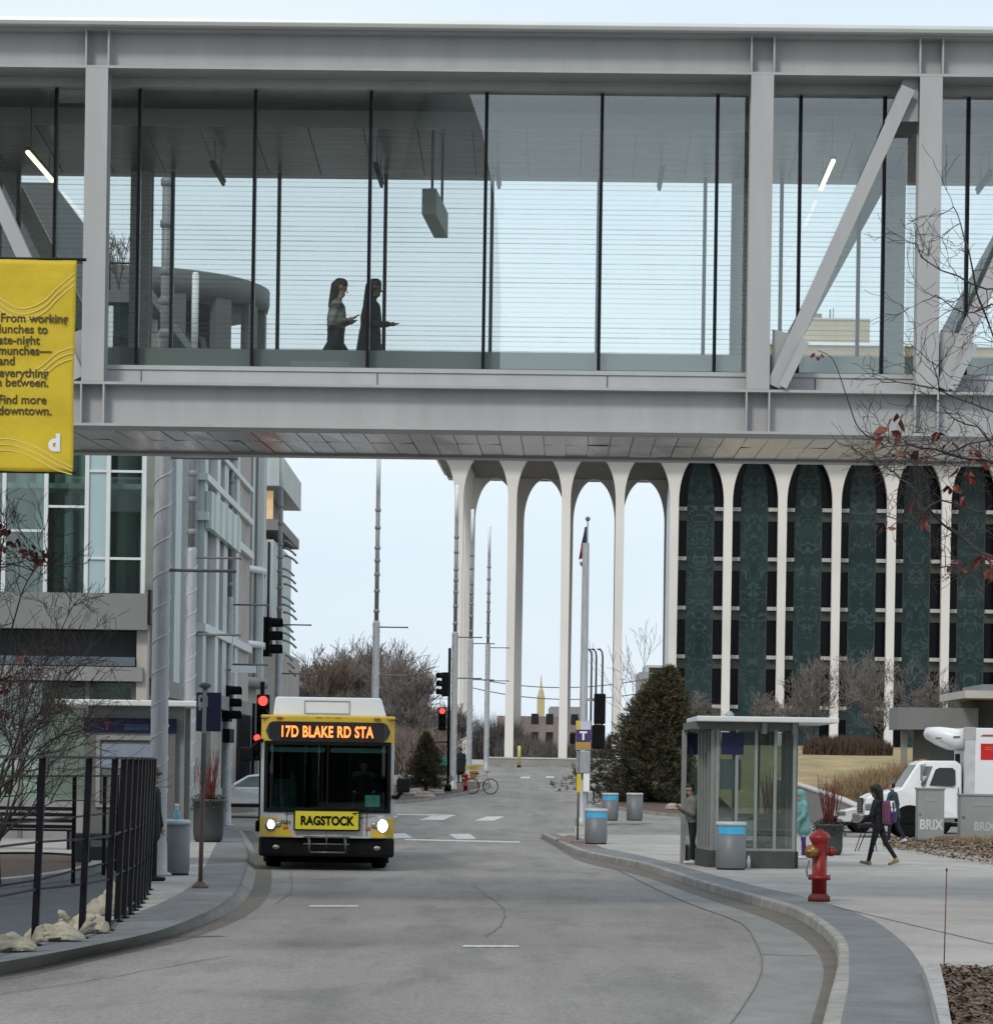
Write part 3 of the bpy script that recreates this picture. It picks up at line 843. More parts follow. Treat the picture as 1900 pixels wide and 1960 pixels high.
# upper glazing : white mullions, transoms, panes
zu0, zu1, zu2 = zs1 + .02, bz(840), ztop - .1
cols_u = [-240, -160, -77, 5, 85, 163, 204, 272]
for u in cols_u: MB().box(bx_(u) - .05, bx_(u) + .05, -0.05, 0.12, zu0, zu2).build('mullion', M_fin, lb_root)
tr = {(-77, 5): [1017], (5, 85): [1017], (85, 163): [970], (163, 204): [901, 1068], (204, 272): [901, 1068], (-160, -77): [1017], (-240, -160): [990]}
for (a, b), vsl in tr.items():
    for v in vsl: MB().box(bx_(a) + .052, bx_(b) - .052, -0.03, 0.08, bz(v) - .03, bz(v) + .03).build('transom', M_fin, lb_root)
    mt_ = M_teal if (a, b) == (163, 204) else M_bglass
    MB().box(bx_(a) + .052, bx_(b) - .052, 0.02, 0.04, zu0, zu2).build('panel' if mt_ is M_teal else 'glass_pane', mt_, lb_root)
for u, tt, wd in ((20, 2.2, .25), (60, 1.4, .14), (100, 2.6, .35), (112, 1.6, .1), (126, 2.6, .2), (140, 1.8, .1), (152, 2.8, .3), (226, 1.8, .28), (250, 2.4, .3), (-40, 2, .3), (-110, 2, .3)):
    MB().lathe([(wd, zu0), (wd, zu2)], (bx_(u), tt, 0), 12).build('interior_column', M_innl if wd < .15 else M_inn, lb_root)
MB().box(XL, XR - .3, 0.5, 5.0, bz(935, .5), bz(925, .5)).build('interior_ceiling', M_inn, lb_root)
# shop front
for u in (-200, -90, 40, 167, 255): MB().box(bx_(u) - .05, bx_(u) + .05, 0.25, 0.4, 0.14, bz(1304)).build('shop_mullion', M_alud, lb_root)
for a, b in ((-200, -90), (-90, 40), (40, 167), (167, 255)):
    MB().box(bx_(a) + .052, bx_(b) - .052, 0.30, 0.32, 1.1, bz(1308)).build('shop_window', M_sglass, lb_root)
    MB().box(bx_(a) + .052, bx_(b) - .052, 0.28, 0.4, 0.14, 1.09).build('window_base', M_concg, lb_root)
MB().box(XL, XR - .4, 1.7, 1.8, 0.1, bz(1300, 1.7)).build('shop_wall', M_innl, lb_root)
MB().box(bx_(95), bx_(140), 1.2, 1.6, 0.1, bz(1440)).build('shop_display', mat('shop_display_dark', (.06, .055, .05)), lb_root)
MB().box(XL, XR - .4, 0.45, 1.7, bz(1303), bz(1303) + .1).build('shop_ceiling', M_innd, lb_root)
MB().box(bx_(-60), bx_(78), 1.0, 18, ztop + .3, bz(375, 3, 30)).build('rooftop_block', M_bgrey, lb_root)
m = MB()
for q in range(8): m.tube([(XR - 4.6 + q * .5, .25, ztop + .3), (XR - 4.6 + q * .5, .25, ztop + 1.0)], .02, 5)
m.tube([(XR - 4.6, .25, ztop + 1.0), (XR - .2, .25, ztop + 1.0)], .025, 6)
m.build('roof_railing', M_black, lb_root)
MB().box(bx_(205), bx_(262), -0.02, .1, bz(652, 0, 230) - .05, bz(645, 0, 230)).build('upper_band', M_black, lb_root)

# side along the street
dof = lambda u: -XR * F / (PU - u) - 80.0          # depth on the side wall where column u crosses it
ze = ztop - 0.6
MB().box(XR - 5, XR - .30, 5.0, 30, bz(1290), ze).build('side_wall', M_pale, lb_root)
M_tealg = mat('teal_grey_glazing', (.17, .215, .21), .2, 0, .35, .8, stretch=(4, 4, .5), spec=.4)
segs = [(285, 300, M_stone), (300, 322, M_tealg), (322, 334, M_pale), (334, 346, M_bglass), (346, 352, M_fin), (352, 366, M_bgrey2), (366, 378, M_tealg), (378, 384, M_pale), (384, 398, M_tealg),
        (398, 404, M_fin), (404, 416, M_bgrey2), (416, 424, M_pale), (424, 440, M_tealg), (440, 446, M_pale), (446, 470, M_stone)]
for i, (a, b, mt_) in enumerate(segs):
    t0_, t1_ = max(0.3, dof(a)), dof(b) - .01
    pr = {M_stone: 0.05, M_fin: 0.16, M_pale: 0.10, M_bgrey2: 0.03}.get(mt_, -0.06)
    MB().box(XR - .30, XR + pr, t0_, t1_, bz(1292), ze - (0.3 if pr > .1 else 0)).build('side_panel', mt_, lb_root)
for v, pr, h in ((1037, .22, .12), (968, .2, .1), (1232, .2, .12), (901, .18, .08)):
    t0_, t1_ = dof(376), dof(468)
    z_ = EYE + (PV - v) * (80 + (t0_ + t1_) / 2) / F
    MB().box(XR - .2, XR + pr, t0_, t1_, z_ - h, z_ + h).build('side_ledge', M_fin, lb_root)
zq = lambda v, u: EYE + (PV - v) * (80 + dof(u)) / F
MB().box(XR + .12, XR + .30, dof(378), dof(437), zq(1037, 400), zq(968, 400)).build('glass_balcony', mat('pale_green_glass', (0.46, 0.56, 0.52), .25, 0, .1, .8), lb_root)
for k in range(5):
    t_ = dof(378) + (dof(437) - dof(378)) * (k + .5) / 5
    MB().box(XR + .305, XR + .33, t_ - .03, t_ + .03, zq(1036, 400), zq(969, 400)).build('balcony_bar', M_fin, lb_root)
MB().box(XR - .25, XR + .2, dof(300), dof(470), bz(1292) - .45, bz(1292) - .02).build('side_fascia', M_concg, lb_root)
for a, b in ((290, 330), (362, 378), (396, 408)):
    MB().box(XR - .3, XR + .1, dof(a), dof(b), 0.1, bz(1292) - .46).build('stone_pier', M_stone, lb_root)
MB().box(XR - .6, XR - .35, 0.6, 18, 0.1, bz(1292) - .3).build('side_shopfront', M_bglass, lb_root)
MB().box(XR - 2.5, XR - 1.4, 0.6, 18, 0.1, bz(1292) - .3).build('side_interior', M_inn, lb_root)

# rounded end building
rc = Vector((-14.53, 123, 0)); rr = 5.5
dr = tag(empty('rounded_building', rc), 'rounded metal-clad building end with dark curved roof rim behind the corner building', 'building')
zd = EYE + (PV - 515) * 117.4 / F
m = MB(); m.lathe([(rr, 5.2), (rr, zd - 4.6)], (0, 0, 0), 64); m.build('drum_wall', M_pale, dr)
m = MB(); m.lathe([(rr + .06, zd - .9), (rr + .15, zd - .6), (rr + .15, zd - .1), (rr - .1, zd)], (0, 0, 0), 64); m.build('roof_rim', M_bgrey, dr)
m = MB()
A0 = [R(-200 + k * 6) for k in range(12)]
m.strip([(rr * math.cos(a), rr * math.sin(a), zd - 4.6) for a in A0], [(rr * math.cos(a), rr * math.sin(a), zd - .85) for a in A0]); m.build('upper_wall', M_bgrey, dr)
for a in (-118, -96, -88, -62, -40, -20, 0): m = MB(); m.box(rr - .3, rr + .02, -.4, .4, zd - 4.6, zd - .88, Matrix.Rotation(R(a), 4, 'Z')); m.build('upper_pier', M_bgrey, dr)
m = MB(); m.lathe([(rr - 1.6, zd - 4.6), (rr - 1.6, zd - .88)], (0, 0, 0), 32); m.build('inner_wall', M_dglass, dr)
for z_, rr_ in ((zd - 4.62, rr + .25), (9.4, rr + .18), (6.6, rr + .18)):
    m = MB(); m.lathe([(rr_, z_ - .12), (rr_, z_ + .12)], (0, 0, 0), 64); m.build('ring_ledge', M_fin, dr)
for k in range(20):
    a = R(-100 + k * 6.2)
    m = MB(); m.box(rr - .02, rr + (.18 if k % 3 == 0 else .07), -.06, .06, 5.3, zd - 4.7, Matrix.Rotation(a, 4, 'Z')); m.build('vertical_fin', M_fin if k % 3 == 0 else M_bgrey2, dr)
m = MB(); m.lathe([(rr - .15, 0), (rr - .15, 5.15)], (0, 0, 0), 48); m.build('stone_base', M_stone, dr)
for k in range(6):
    m = MB(); m.box(rr - .17, rr - .05, -.5, .5, 1.2, 4.4, Matrix.Rotation(R(-84 + k * 16), 4, 'Z')); m.build('window', M_dglass, dr)
m = MB(); m.lathe([(rr + .3, 5.0), (rr + .3, 5.35)], (0, 0, 0), 48); m.build('ring_ledge', M_concg, dr)

# balcony block further down the street
bb = tag(empty('balcony_block', (-12, 140, gz(140))), 'far concrete block with balconies and curved metal sun louvres beside the open sky', 'building')
xr = (533 - PU) * 140 / F + 12
zz_ = lambda v, d=140: EYE + (PV - v) * d / F - gz(140)
MB().box(-6, xr - .9, 0.0, 14, 0, zz_(940)).build('wall', M_bgrey2, bb)
MB().box(-6, xr, -0.6, 13, zz_(938), zz_(880)).build('balcony', M_pale, bb)
MB().box(-6, xr, -.4, 12, zz_(1022), zz_(1002)).build('balcony', M_concg, bb)
MB().box(-6, xr - .35, -.3, 12, zz_(1250), zz_(1040)).build('upper_wall', M_pale, bb)
MB().box(xr - .8, xr - .4, -.05, .02, zz_(1000), zz_(946)).build('sunlit_window', mat('painted_sunlight', (.5, .36, .2), .6, emit=(1, .66, .35), estr=.28), bb)  # warm sunlight put in as colour and a faint glow, no lamp
MB().box(xr - 1.75, xr - 1.1, -.05, .02, zz_(1000), zz_(942)).build('window', M_fin, bb)
for k in range(5):
    MB().box(xr - 1.7 + k * .28, xr - 1.6 + k * .28, -.36, -.31, zz_(1240), zz_(1045)).build('mullion', M_fin if k % 2 else M_dglass, bb)
MB().box(-6, xr + .1, -.2, 12, 0, zz_(1252)).build('stone_base', M_stone, bb)
for k in range(15):
    g_, q = divmod(k, 3)
    v = 1040 + g_ * 54 + q * 15
    y_ = 2.0 + q * 1.2
    d_ = 142 + q * 1.2
    z0 = EYE + (PV - v) * d_ / F - gz(140)
    pts = [(xr - .2 + .62 * s_, y_, z0 - .34 * s_ ** 2.2) for s_ in (0, .25, .5, .75, 1)]
    MB().tube(pts, .055, 6).build('sun_louvre', mat('louvre_grey', (.22, .25, .25), .4, .3, .1), bb)

# ================================================================== ARCADED OFFICE FAR AWAY
A = Frame(248.0, R(1.85))
M_acol = mat('white_quartz_concrete', (0.66, 0.64, 0.605), 0.8, 0, 0.10, 0.12, 0.04, 3)
M_aund = mat('arcade_ceiling', (0.16, 0.15, 0.14), 0.85, 0, 0.12, 0.3)
M_marb = mat('green_marble', (0.012, 0.026, 0.028), 0.4, 0, 0.5, 0.55, 0, None, (1, 1, .5), 0.15, col2=(0.028, 0.052, 0.054), det=10)
def add_veins(m, col, scale, wid):                # pale veins through the stone
    t = m.node_tree; bs = t.nodes['Principled BSDF']
    tc = t.nodes.new('ShaderNodeTexCoord'); nz = t.nodes.new('ShaderNodeTexNoise'); nz.inputs['Scale'].default_value = scale; nz.inputs['Detail'].default_value = 4; nz.inputs['Distortion'].default_value = 1.2
    t.links.new(tc.outputs['Object'], nz.inputs['Vector'])
    sb_ = t.nodes.new('ShaderNodeMath'); sb_.operation = 'SUBTRACT'; sb_.inputs[1].default_value = .5
    ab = t.nodes.new('ShaderNodeMath'); ab.operation = 'ABSOLUTE'
    mr = t.nodes.new('ShaderNodeMapRange'); mr.inputs['From Max'].default_value = wid; mr.inputs['To Min'].default_value = .75; mr.inputs['To Max'].default_value = 0
    mx = t.nodes.new('ShaderNodeMixRGB'); mx.inputs[2].default_value = (*col, 1)
    src = bs.inputs['Base Color'].links[0].from_socket
    t.links.new(nz.outputs['Fac'], sb_.inputs[0]); t.links.new(sb_.outputs[0], ab.inputs[0]); t.links.new(ab.outputs[0], mr.inputs['Value'])
    t.links.new(mr.outputs[0], mx.inputs[0]); t.links.new(src, mx.inputs[1]); t.links.new(mx.outputs[0], bs.inputs['Base Color'])
add_veins(M_marb, (.07, .105, .10), .9, .03)
def book_match(m):                                # every slab is mirrored about its own middle, as cut stone is laid
    t = m.node_tree
    tc = t.nodes.new('ShaderNodeTexCoord'); sp = t.nodes.new('ShaderNodeSeparateXYZ'); cb = t.nodes.new('ShaderNodeCombineXYZ')
    ab = t.nodes.new('ShaderNodeMath'); ab.operation = 'ABSOLUTE'; oi = t.nodes.new('ShaderNodeObjectInfo')
    ml = t.nodes.new('ShaderNodeMath'); ml.operation = 'MULTIPLY'; ml.inputs[1].default_value = 90; ad = t.nodes.new('ShaderNodeMath')
    t.links.new(tc.outputs['Object'], sp.inputs[0]); t.links.new(sp.outputs[0], ab.inputs[0]); t.links.new(ab.outputs[0], cb.inputs[0])
    t.links.new(oi.outputs['Random'], ml.inputs[0]); t.links.new(sp.outputs[1], ad.inputs[0]); t.links.new(ml.outputs[0], ad.inputs[1])
    t.links.new(ad.outputs[0], cb.inputs[1]); t.links.new(sp.outputs[2], cb.inputs[2])
    for n in list(t.nodes):
        if n.type == 'MAPPING': t.links.new(cb.outputs[0], n.inputs[0])
        if n.type == 'TEX_NOISE' and n.inputs['Vector'].links and n.inputs['Vector'].links[0].from_node.type == 'TEX_COORD': t.links.new(cb.outputs[0], n.inputs['Vector'])
book_match(M_marb)
M_awin = mat('black_window', (0.004, 0.004, 0.006), 0.2, 0, 0.4, 0.4, spec=0.12)
M_aspan = mat('green_grey_spandrel', (0.045, 0.058, 0.055), 0.5, 0, 0.15, 0.5)
zpod = 2.9
ar = tag(empty('arcade_office_building', (0, 248, 0), -R(1.85)), 'distant office building with slender white arched columns and dark green marble panels', 'office building')
us = [875, 977, 1080, 1183, 1287, 1390, 1494, 1598, 1703, 1808, 1913, 2018]
ss = [A.at(u, 1200, 0)[0] for u in us]
bay = (ss[-1] - ss[0]) / (len(ss) - 1)
zcr = EYE + (PV - 917) * 271 / F
zsp = zcr - 3.6
def arch_outline(b, hw=0.335):                     # half outline: x(z) from base to crown
    pts = [(hw, zpod - .3), (hw * 0.92, zpod + 8), (hw, zsp - 2.0)]
    span = b / 2 - hw
    for k in range(15):
        a = PI / 2 * k / 14
        pts.append((hw + span * (1 - math.cos(a)) , zsp + 3.6 * math.sin(a)))
    return pts
def arched(s, t0, t1, name='arched_column', axis='y', b=None):
    o_ = arch_outline(b or bay)
    poly = [(s + x, z) for x, z in o_] + [(s - x, z) for x, z in reversed(o_)]
    n = len(o_)
    m = MB()
    vsl, fs = [], []
    for (x, z) in o_:
        for (sg, t) in ((-1, t0), (1, t0), (1, t1), (-1, t1)):
            p = (s + sg * x, t, z) if axis == 'y' else (t, s + sg * x, z)
            vsl.append(p)
    for i in range(n - 1):
        for k in range(4): fs.append((i * 4 + k, i * 4 + (k + 1) % 4, (i + 1) * 4 + (k + 1) % 4, (i + 1) * 4 + k))
    fs += [(3, 2, 1, 0), tuple((n - 1) * 4 + k for k in range(4))]
    m.add(vsl, fs)
    return m.build(name, M_acol, ar)
PD = 23.0
for s in ss: arched(s, -0.15, 0.65)
for s in ss[:5]: arched(s, PD - 0.8, PD)
nb = 6
for k in range(1, nb): arched(PD * k / nb, ss[0] - .4, ss[0] + .4, axis='x', b=PD / nb)
MB().box(ss[0] - 2.4, ss[-1] + 2, -2.2, PD + 2.2, zcr + .45, zcr + 3.4).build('roof', M_acol, ar)
MB().box(ss[0] - 2.0, ss[4], -1.8, PD + 1.8, zcr + .004, zcr + .44).build('portico_ceiling', M_aund, ar)
MB().box(ss[0] - 1.5, ss[4] - .3, -4, PD + 3, 1.0, zpod - .1).build('podium', M_conc, ar)
# office wall
TW = 1.5
MB().box(ss[4] - .2, ss[-1] + 2, TW + .25, PD, 1.0, zcr + .44).build('core', M_awin, ar)
fl_v = [970, 1065, 1159, 1252, 1347, 1442]
fl_z = [EYE + (PV - v) * (248 + TW) / F for v in fl_v]
pw = 1.02
random.seed(3)
for i in range(4, len(ss) - 1):
    c = (ss[i] + ss[i + 1]) / 2
    hp = [(pw, 1.2)] + [(pw * math.cos(PI / 2 * k / 10) ** 0.75 if k < 10 else 0.05, zsp - .2 + 3.6 * math.sin(PI / 2 * k / 10)) for k in range(11)]
    poly = [(-x, z) for x, z in hp] + [(x, z) for x, z in reversed(hp)]
    MB().prism(poly, TW, TW + .2).build('marble_panel', M_marb, ar).location.x = c
    m = MB()
    for sg in (-1, 1):
        m.box(c + sg * pw - .03, c + sg * pw + .03, TW - .02, TW + .19, 1.2, zsp - .2)
    m.build('panel_edge', M_aspan, ar)
    for j, z in enumerate(fl_z):
        for sg in (-1, 1):
            a, b = (c - bay / 2, c - pw - .035) if sg < 0 else (c + pw + .035, c + bay / 2)
            zn = fl_z[j - 1] - .9 if j > 0 else zcr
            wn = MB().box(a + .01, b - .01, TW + .15, TW + .22, z + .16, zn).build('window', M_awin, ar)
            MB().box(a + .012, b - .012, TW - .35, TW + .14, z - .13, z + .15).build('ledge', M_conc, wn)
            MB().box(a + .012, b - .012, TW + .05, TW + .21, z - .88, z - .135).build('spandrel', M_aspan, wn)

# low plaza wall, plaza ground
struct(MB().box(-60, 120, 206.5, 330, 1.6, 2.3).build('plaza', M_conc))
struct(MB().box(-60, 120, 203.8, 206.48, 1.5, 2.36).build('kerb', M_kerb))
lw_ = thing('low_wall', 'low pale concrete wall in front of the arcade at the end of the street', 'wall', (-0.3, 228, 2.3))
MB().box(-.4, 14.5, 0, .5, 0, .55).build('wall_body', M_concg, lw_)
MB().box(-.45, 14.55, -.05, .55, .552, .66).build('coping', M_conc, lw_)

# lawn rising on the right behind the street corner
def lawn_z(y): return gz(y) + (0.25 + min(1.0, max(0, (y - 122) / 36.0)) * 1.3 if y < 215 else 0.6)
weather(M_lawn, [(.5, (1, .35, 1), .35, .6, .7, 1.05), (6, (1, .5, 1), .3, .7, .8, 1.15)])
yl_ = list(np.linspace(121, 236, 40))
struct(MB().strip([(9.0 + max(0, (y - 140)) * .02, y, lawn_z(y)) for y in yl_], [(90, y, lawn_z(y)) for y in yl_], 12).build('lawn', M_lawn))
# retaining wall of the lawn
rw = thing('retaining_wall', 'grey retaining wall with white coping below the dry lawn', 'wall', (12, 121, 0))
def wallrun(pts, th, h, cap):
    a, b = MB(), MB()
    for (p, q) in zip(pts[:-1], pts[1:]):
        p, q = Vector(p), Vector(q); d = (q - p); d.z = 0; d.normalize(); n = Vector((-d.y, d.x, 0)) * th
        def slab(mb, z0, z1, z2, z3, e):
            e_ = n * e
            mb.add([p - e_ + Vector((0, 0, z0)), q - e_ + Vector((0, 0, z1)), q + n + e_ + Vector((0, 0, z1)), p + n + e_ + Vector((0, 0, z0)),
                    p - e_ + Vector((0, 0, z2)), q - e_ + Vector((0, 0, z3)), q + n + e_ + Vector((0, 0, z3)), p + n + e_ + Vector((0, 0, z2))],
                   [(3, 2, 1, 0), (4, 5, 6, 7), (0, 1, 5, 4), (1, 2, 6, 5), (2, 3, 7, 6), (3, 0, 4, 7)])
        slab(a, -1.5, -1.5, 0, 0, 0); slab(b, 0.002, 0.002, cap, cap, .12)
    return a, b
P_ = [V(1480, 1492, 124) , V(1530, 1506, 121), V(1600, 1530, 116), V(1640, 1548, 114)]
a, b = wallrun([p - Vector((12, 121, 0)) for p in P_], .3, 1, .07)
a.build('wall_body', M_concg, rw); b.build('coping', M_conc, rw)

# grey canopy pavilion on the far right
ec = thing('entrance_canopy', 'grey slab canopy pavilion beyond the white truck', 'pavilion', (19, 140, gz(140)))
def loc_(u, v, d=140): p = V(u, v, d); return p.x - 19, p.z - gz(140)
x0, z0 = loc_(1717, 1396); x1, z1 = loc_(1872, 1356)
MB().box(x0, x1, 0, 3, z0, z1).build('sign_slab', mat('slab_grey', (.17, .175, .18), .7, 0, .08, .6), ec)
x2, z2 = loc_(1834, 1338); x3, z3 = loc_(1990, 1326)
MB().box(x2, x3, -2, 6, z2, z3).build('roof', M_conc, ec)
x4, z4 = loc_(1880, 1310); MB().box(x4, x3, 0, 6, z3 + .002, z4).build('roof_block', M_bgrey2, ec)
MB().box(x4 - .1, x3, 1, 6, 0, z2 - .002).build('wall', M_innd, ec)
MB().box(x0 + .3, x0 + .55, .8, 1.1, 0, z0 - .002).build('pillar', M_concg, ec)
MB().box(x1 - .5, x1 - .2, .8, 1.1, 0, z0 - .002).build('pillar', M_concg, ec)
MB().box(x0 + .9, x1 - .7, 1.6, 1.8, 0, z0 - .004).build('back_wall', M_bgrey, ec)

# things far behind
fb = thing('brick_warehouse', 'distant reddish brick warehouse seen between the arches', 'building', (4, 380, 2))
px = 380 / F
MB().box((950 - PU) * px - 4, (1112 - PU) * px - 4, 0, 20, -1, (PV - 1370) * px).build('wall', mat('hazed_far_brick', (.25, .21, .195), .85, 0, .2, .25), fb)  # brick paled so the colour itself imitates distance haze
MB().box((1052 - PU) * px - 4, (1110 - PU) * px - 4, 3, 18, (PV - 1370) * px + .004, (PV - 1350) * px).build('roof_block', mat('far_roof_grey', (.28, .285, .285), .8), fb)
for u in (1022, 1050, 1075, 1098):
    MB().box((u - 7 - PU) * px - 4, (u + 7 - PU) * px - 4, -.06, .05, (PV - 1385) * px, (PV - 1365) * px).build('window', M_dglass, fb)
    MB().box((u - 7 - PU) * px - 4, (u + 7 - PU) * px - 4, -.06, .05, (PV - 1430) * px, (PV - 1400) * px).build('window', M_dglass, fb)
gt = thing('grey_tower_block', 'pale grey distant block rising left of the office columns', 'building', (20, 430, 2))
px = 430 / F
MB().box((1222 - PU) * px - 20, (1300 - PU) * px - 20, 0, 14, -1, (PV - 1282) * px).build('wall', mat('far_grey', (.33, .34, .36), .8, 0, .08, .2), gt)
MB().box((1234 - PU) * px - 20, (1290 - PU) * px - 20, 2, 12, (PV - 1282) * px + .004, (PV - 1268) * px).build('penthouse', mat('far_pale', (.45, .46, .47), .8), gt)
sp_ = thing('church_steeple', 'tiny yellow steeple with spire on the horizon between two arches', 'steeple', ((1033 - PU) * 900 / F, 900, 2))
px = 900 / F
m = MB(); m.box(-1.05, 1.05, -1.05, 1.05, 0, (PV - 1331) * px); m.build('tower', mat('steeple_yellow', (.50, .42, .22), .7), sp_)
m = MB(); m.lathe([(.9, (PV - 1331) * px), (.7, (PV - 1322) * px), (.35, (PV - 1316) * px), (.05, (PV - 1290) * px)], (0, 0, 0), 8, False); m.build('spire', MATS['steeple_yellow'], sp_)
tb = thing('tan_brick_building', 'tan brick building with stepped roof visible through the footbridge glass', 'building', (30, 340, 2))
px = 340 / F
M_tan = mat('tan_brick', (.36, .28, .18), .85, 0, .12, .3)
X_ = lambda u: (u - PU) * px - 30
Z_ = lambda v: (PV - v) * px + EYE - 2
MB().box(X_(1440), X_(1960), 0, 30, -2, Z_(652)).build('wall', M_tan, tb)
MB().box(X_(1438), X_(1962), -.3, 30, Z_(652) + .004, Z_(646)).build('parapet', M_white, tb)
MB().box(X_(1530), X_(1660), 4, 20, Z_(646) + .004, Z_(592)).build('penthouse', M_tan, tb)
MB().box(X_(1529), X_(1661), 3.8, 20.2, Z_(592) + .004, Z_(589)).build('penthouse_cap', M_conc, tb)
m = MB(); m.box(X_(1560), X_(1574), 8, 10, Z_(589), Z_(570)); m.tube([(X_(1590), 8, Z_(589)), (X_(1590), 8, Z_(562))], .1, 6); m.tube([(X_(1598), 9, Z_(589)), (X_(1598), 9, Z_(556))], .06, 6)
m.build('rooftop_plant', M_bgrey, tb)

# the tall block behind the viewer that the footbridge glass mirrors on its left half
tw = thing('office_tower', 'dark stone office block across the street, mirrored in the left half of the footbridge glass', 'building', (-29, -46, 0))
M_twr = mat('tower_stone', (.045, .045, .043), .85, 0, .2, .3)
MB().box(0, 20.5, -20, 0, 0, 60).build('wall', M_twr, tw)
m = MB(); m.lathe([(2.4, 0), (2.4, 22), (2.2, 25.5), (1.5, 29), (.6, 31.5), (.1, 32.2)], (22.6, -3, 0), 28); m.build('rounded_corner', mat('tower_stone_pale', (.26, .26, .25), .85, 0, .2, .3), tw)
for i in range(4):
    for j in range(12):
        MB().box(1.5 + i * 5, 3.9 + i * 5, -.1, .08, 3 + j * 4.4, 5.6 + j * 4.4).build('window', M_dglass if (i * 7 + j * 3) % 5 else M_inn, tw)
sb_row = thing('added_unseen_row', 'unseen low brown row added behind the viewpoint to darken the bus windscreen', 'building', (0, -70, 0))  # unseen block added so the windscreen mirrors something dark
MB().box(-1.5, 70, -15, 0, 0, 9).build('wall', mat('unseen_row_brown', (.07, .055, .045), .85, 0, .2, .4), sb_row)
for k in range(9): MB().box(1 + k * 7, 6 + k * 7, -.05, .08, .6, 3.4).build('window', M_dglass, sb_row)
# ================================================================== VEHICLES
M_tyre = mat('tyre_rubber', (0.010, 0.010, 0.010), 0.85, 0, 0.3, 20, spec=.1)
M_rim = mat('wheel_rim', (0.38, 0.39, 0.40), 0.35, 0.7, 0.1, 5)
M_busw = mat('bus_pale_paint', (0.44, 0.45, 0.45), 0.35, 0, 0.10, 2, 0, None, (1, 1, .6), coat=.2)
M_busy = mat('bus_yellow_paint', (0.58, 0.40, 0.035), 0.35, 0, 0.10, 2, coat=.2)
M_roofw = mat('bus_roof_white', (0.66, 0.71, 0.80), 0.4, 0, 0.05, 2)
M_bump = mat('bumper_black', (0.008, 0.008, 0.009), 0.6, 0, 0.3, 5, spec=0.1)
M_wind = glass('windscreen', (0.60, 0.76, 0.74), 0.03)
M_busin = mat('bus_interior', (0.018, 0.024, 0.026), 0.8, 0, 0.3, 3)
M_busin2 = mat('bus_interior_pale', (0.24, 0.28, 0.27), 0.7, 0, 0.3, 3)
M_led = mat('led_orange', (1, .35, .08), 0.5, emit=(1.0, 0.17, 0.035), estr=1.9)
M_signb = mat('sign_glass_black', (0.02, 0.021, 0.025), 0.2, 0, 0.2, 2)
M_headl = mat('headlamp_lit', (1, 1, 1), 0.4, emit=(1, 0.97, 0.9), estr=8)
M_chrome = mat('lamp_housing', (0.30, 0.30, 0.29), 0.25, 0.7, 0.1, 8)

def wheel(parent, x, y, r, wd, dual=0, name='wheel', axis='x'):
    M = Matrix.Translation((x, y, r)) @ (Matrix.Rotation(PI / 2, 4, 'Y') if axis == 'x' else Matrix.Rotation(PI / 2, 4, 'X'))
    t = MB(); t.lathe([(r * .62, -wd / 2), (r * .93, -wd / 2), (r, -wd * .36), (r, wd * .36), (r * .93, wd / 2), (r * .62, wd / 2)], (0, 0, 0), 28, True, M)
    w_ = t.build(name, M_tyre, parent)
    t = MB(); t.lathe([(r * .60, -wd * .46), (r * .52, -wd * .30), (r * .2, -wd * .30), (r * .2, -wd * .44), (.01, -wd * .46)], (0, 0, 0), 20, True, M)
    t.lathe([(r * .60, wd * .46), (r * .52, wd * .30), (r * .2, wd * .30), (r * .2, wd * .44), (.01, wd * .46)], (0, 0, 0), 20, True, M)
    t.build('rim', M_rim, w_)
    return w_

def rrect(x0, x1, z0, z1, r, n=6):
    o_ = []
    for cx_, cz_, a0 in ((x1 - r, z1 - r, 0), (x0 + r, z1 - r, 90), (x0 + r, z0 + r, 180), (x1 - r, z0 + r, 270)):
        for k in range(n + 1):
            a = R(a0 + 90 * k / n); o_.append((cx_ + r * math.cos(a), cz_ + r * math.sin(a)))
    return o_
def ring(mb, outer, inner, y0, y1):
    n = len(outer)
    vs = [(x, y0, z) for x, z in outer] + [(x, y0, z) for x, z in inner] + [(x, y1, z) for x, z in outer] + [(x, y1, z) for x, z in inner]
    fs = []
    for i in range(n):
        j = (i + 1) % n
        fs += [(i, j, n + j, n + i), (2 * n + i, 3 * n + i, 3 * n + j, 2 * n + j), (i, 2 * n + i, 2 * n + j, j), (n + i, n + j, 3 * n + j, 3 * n + i)]
    return mb.add(vs, fs)

bp = G(624, 1667)
bus = thing('city_bus', 'yellow and white city bus with lit headlights and orange route display driving towards us', 'bus', bp, math.atan2(3.4, 64))
HW = 1.30
# shell : sides, roof, floor, rear
m = MB()
m.box(-HW, -HW + .06, .35, 12, .32, 2.96); m.box(HW - .06, HW, .35, 12, .32, 2.96); m.box(-HW, HW, 11.94, 12, .32, 2.96)
m.build('side_wall', M_busw, bus)
m = MB(); m.prism(rrect(-HW, HW, .70, 3.02, .14), .30, 12.02)
MB().box(-HW + .061, HW - .061, .36, 11.93, 2.88, 2.95).build('ceiling', M_busin, bus)
m = MB(); m.cbox(-HW - .01, HW + .01, .1, 12, 2.955, 3.02, .03); m.build('roof', M_busy, bus)
MB().box(-HW + .061, HW - .061, .30, 11.93, .36, .95).build('floor', M_busin, bus)
MB().box(-HW + .061, HW - .061, 7.0, 7.1, .96, 2.87).build('interior_wall', M_busin, bus)
m = MB()
for x in (-.85, .85):
    for k in range(5): m.box(x - .22, x + .22, 2.2 + k * .9, 2.32 + k * .9, 1.0, 1.75)
m.build('seats', M_busin2, bus)
m = MB()
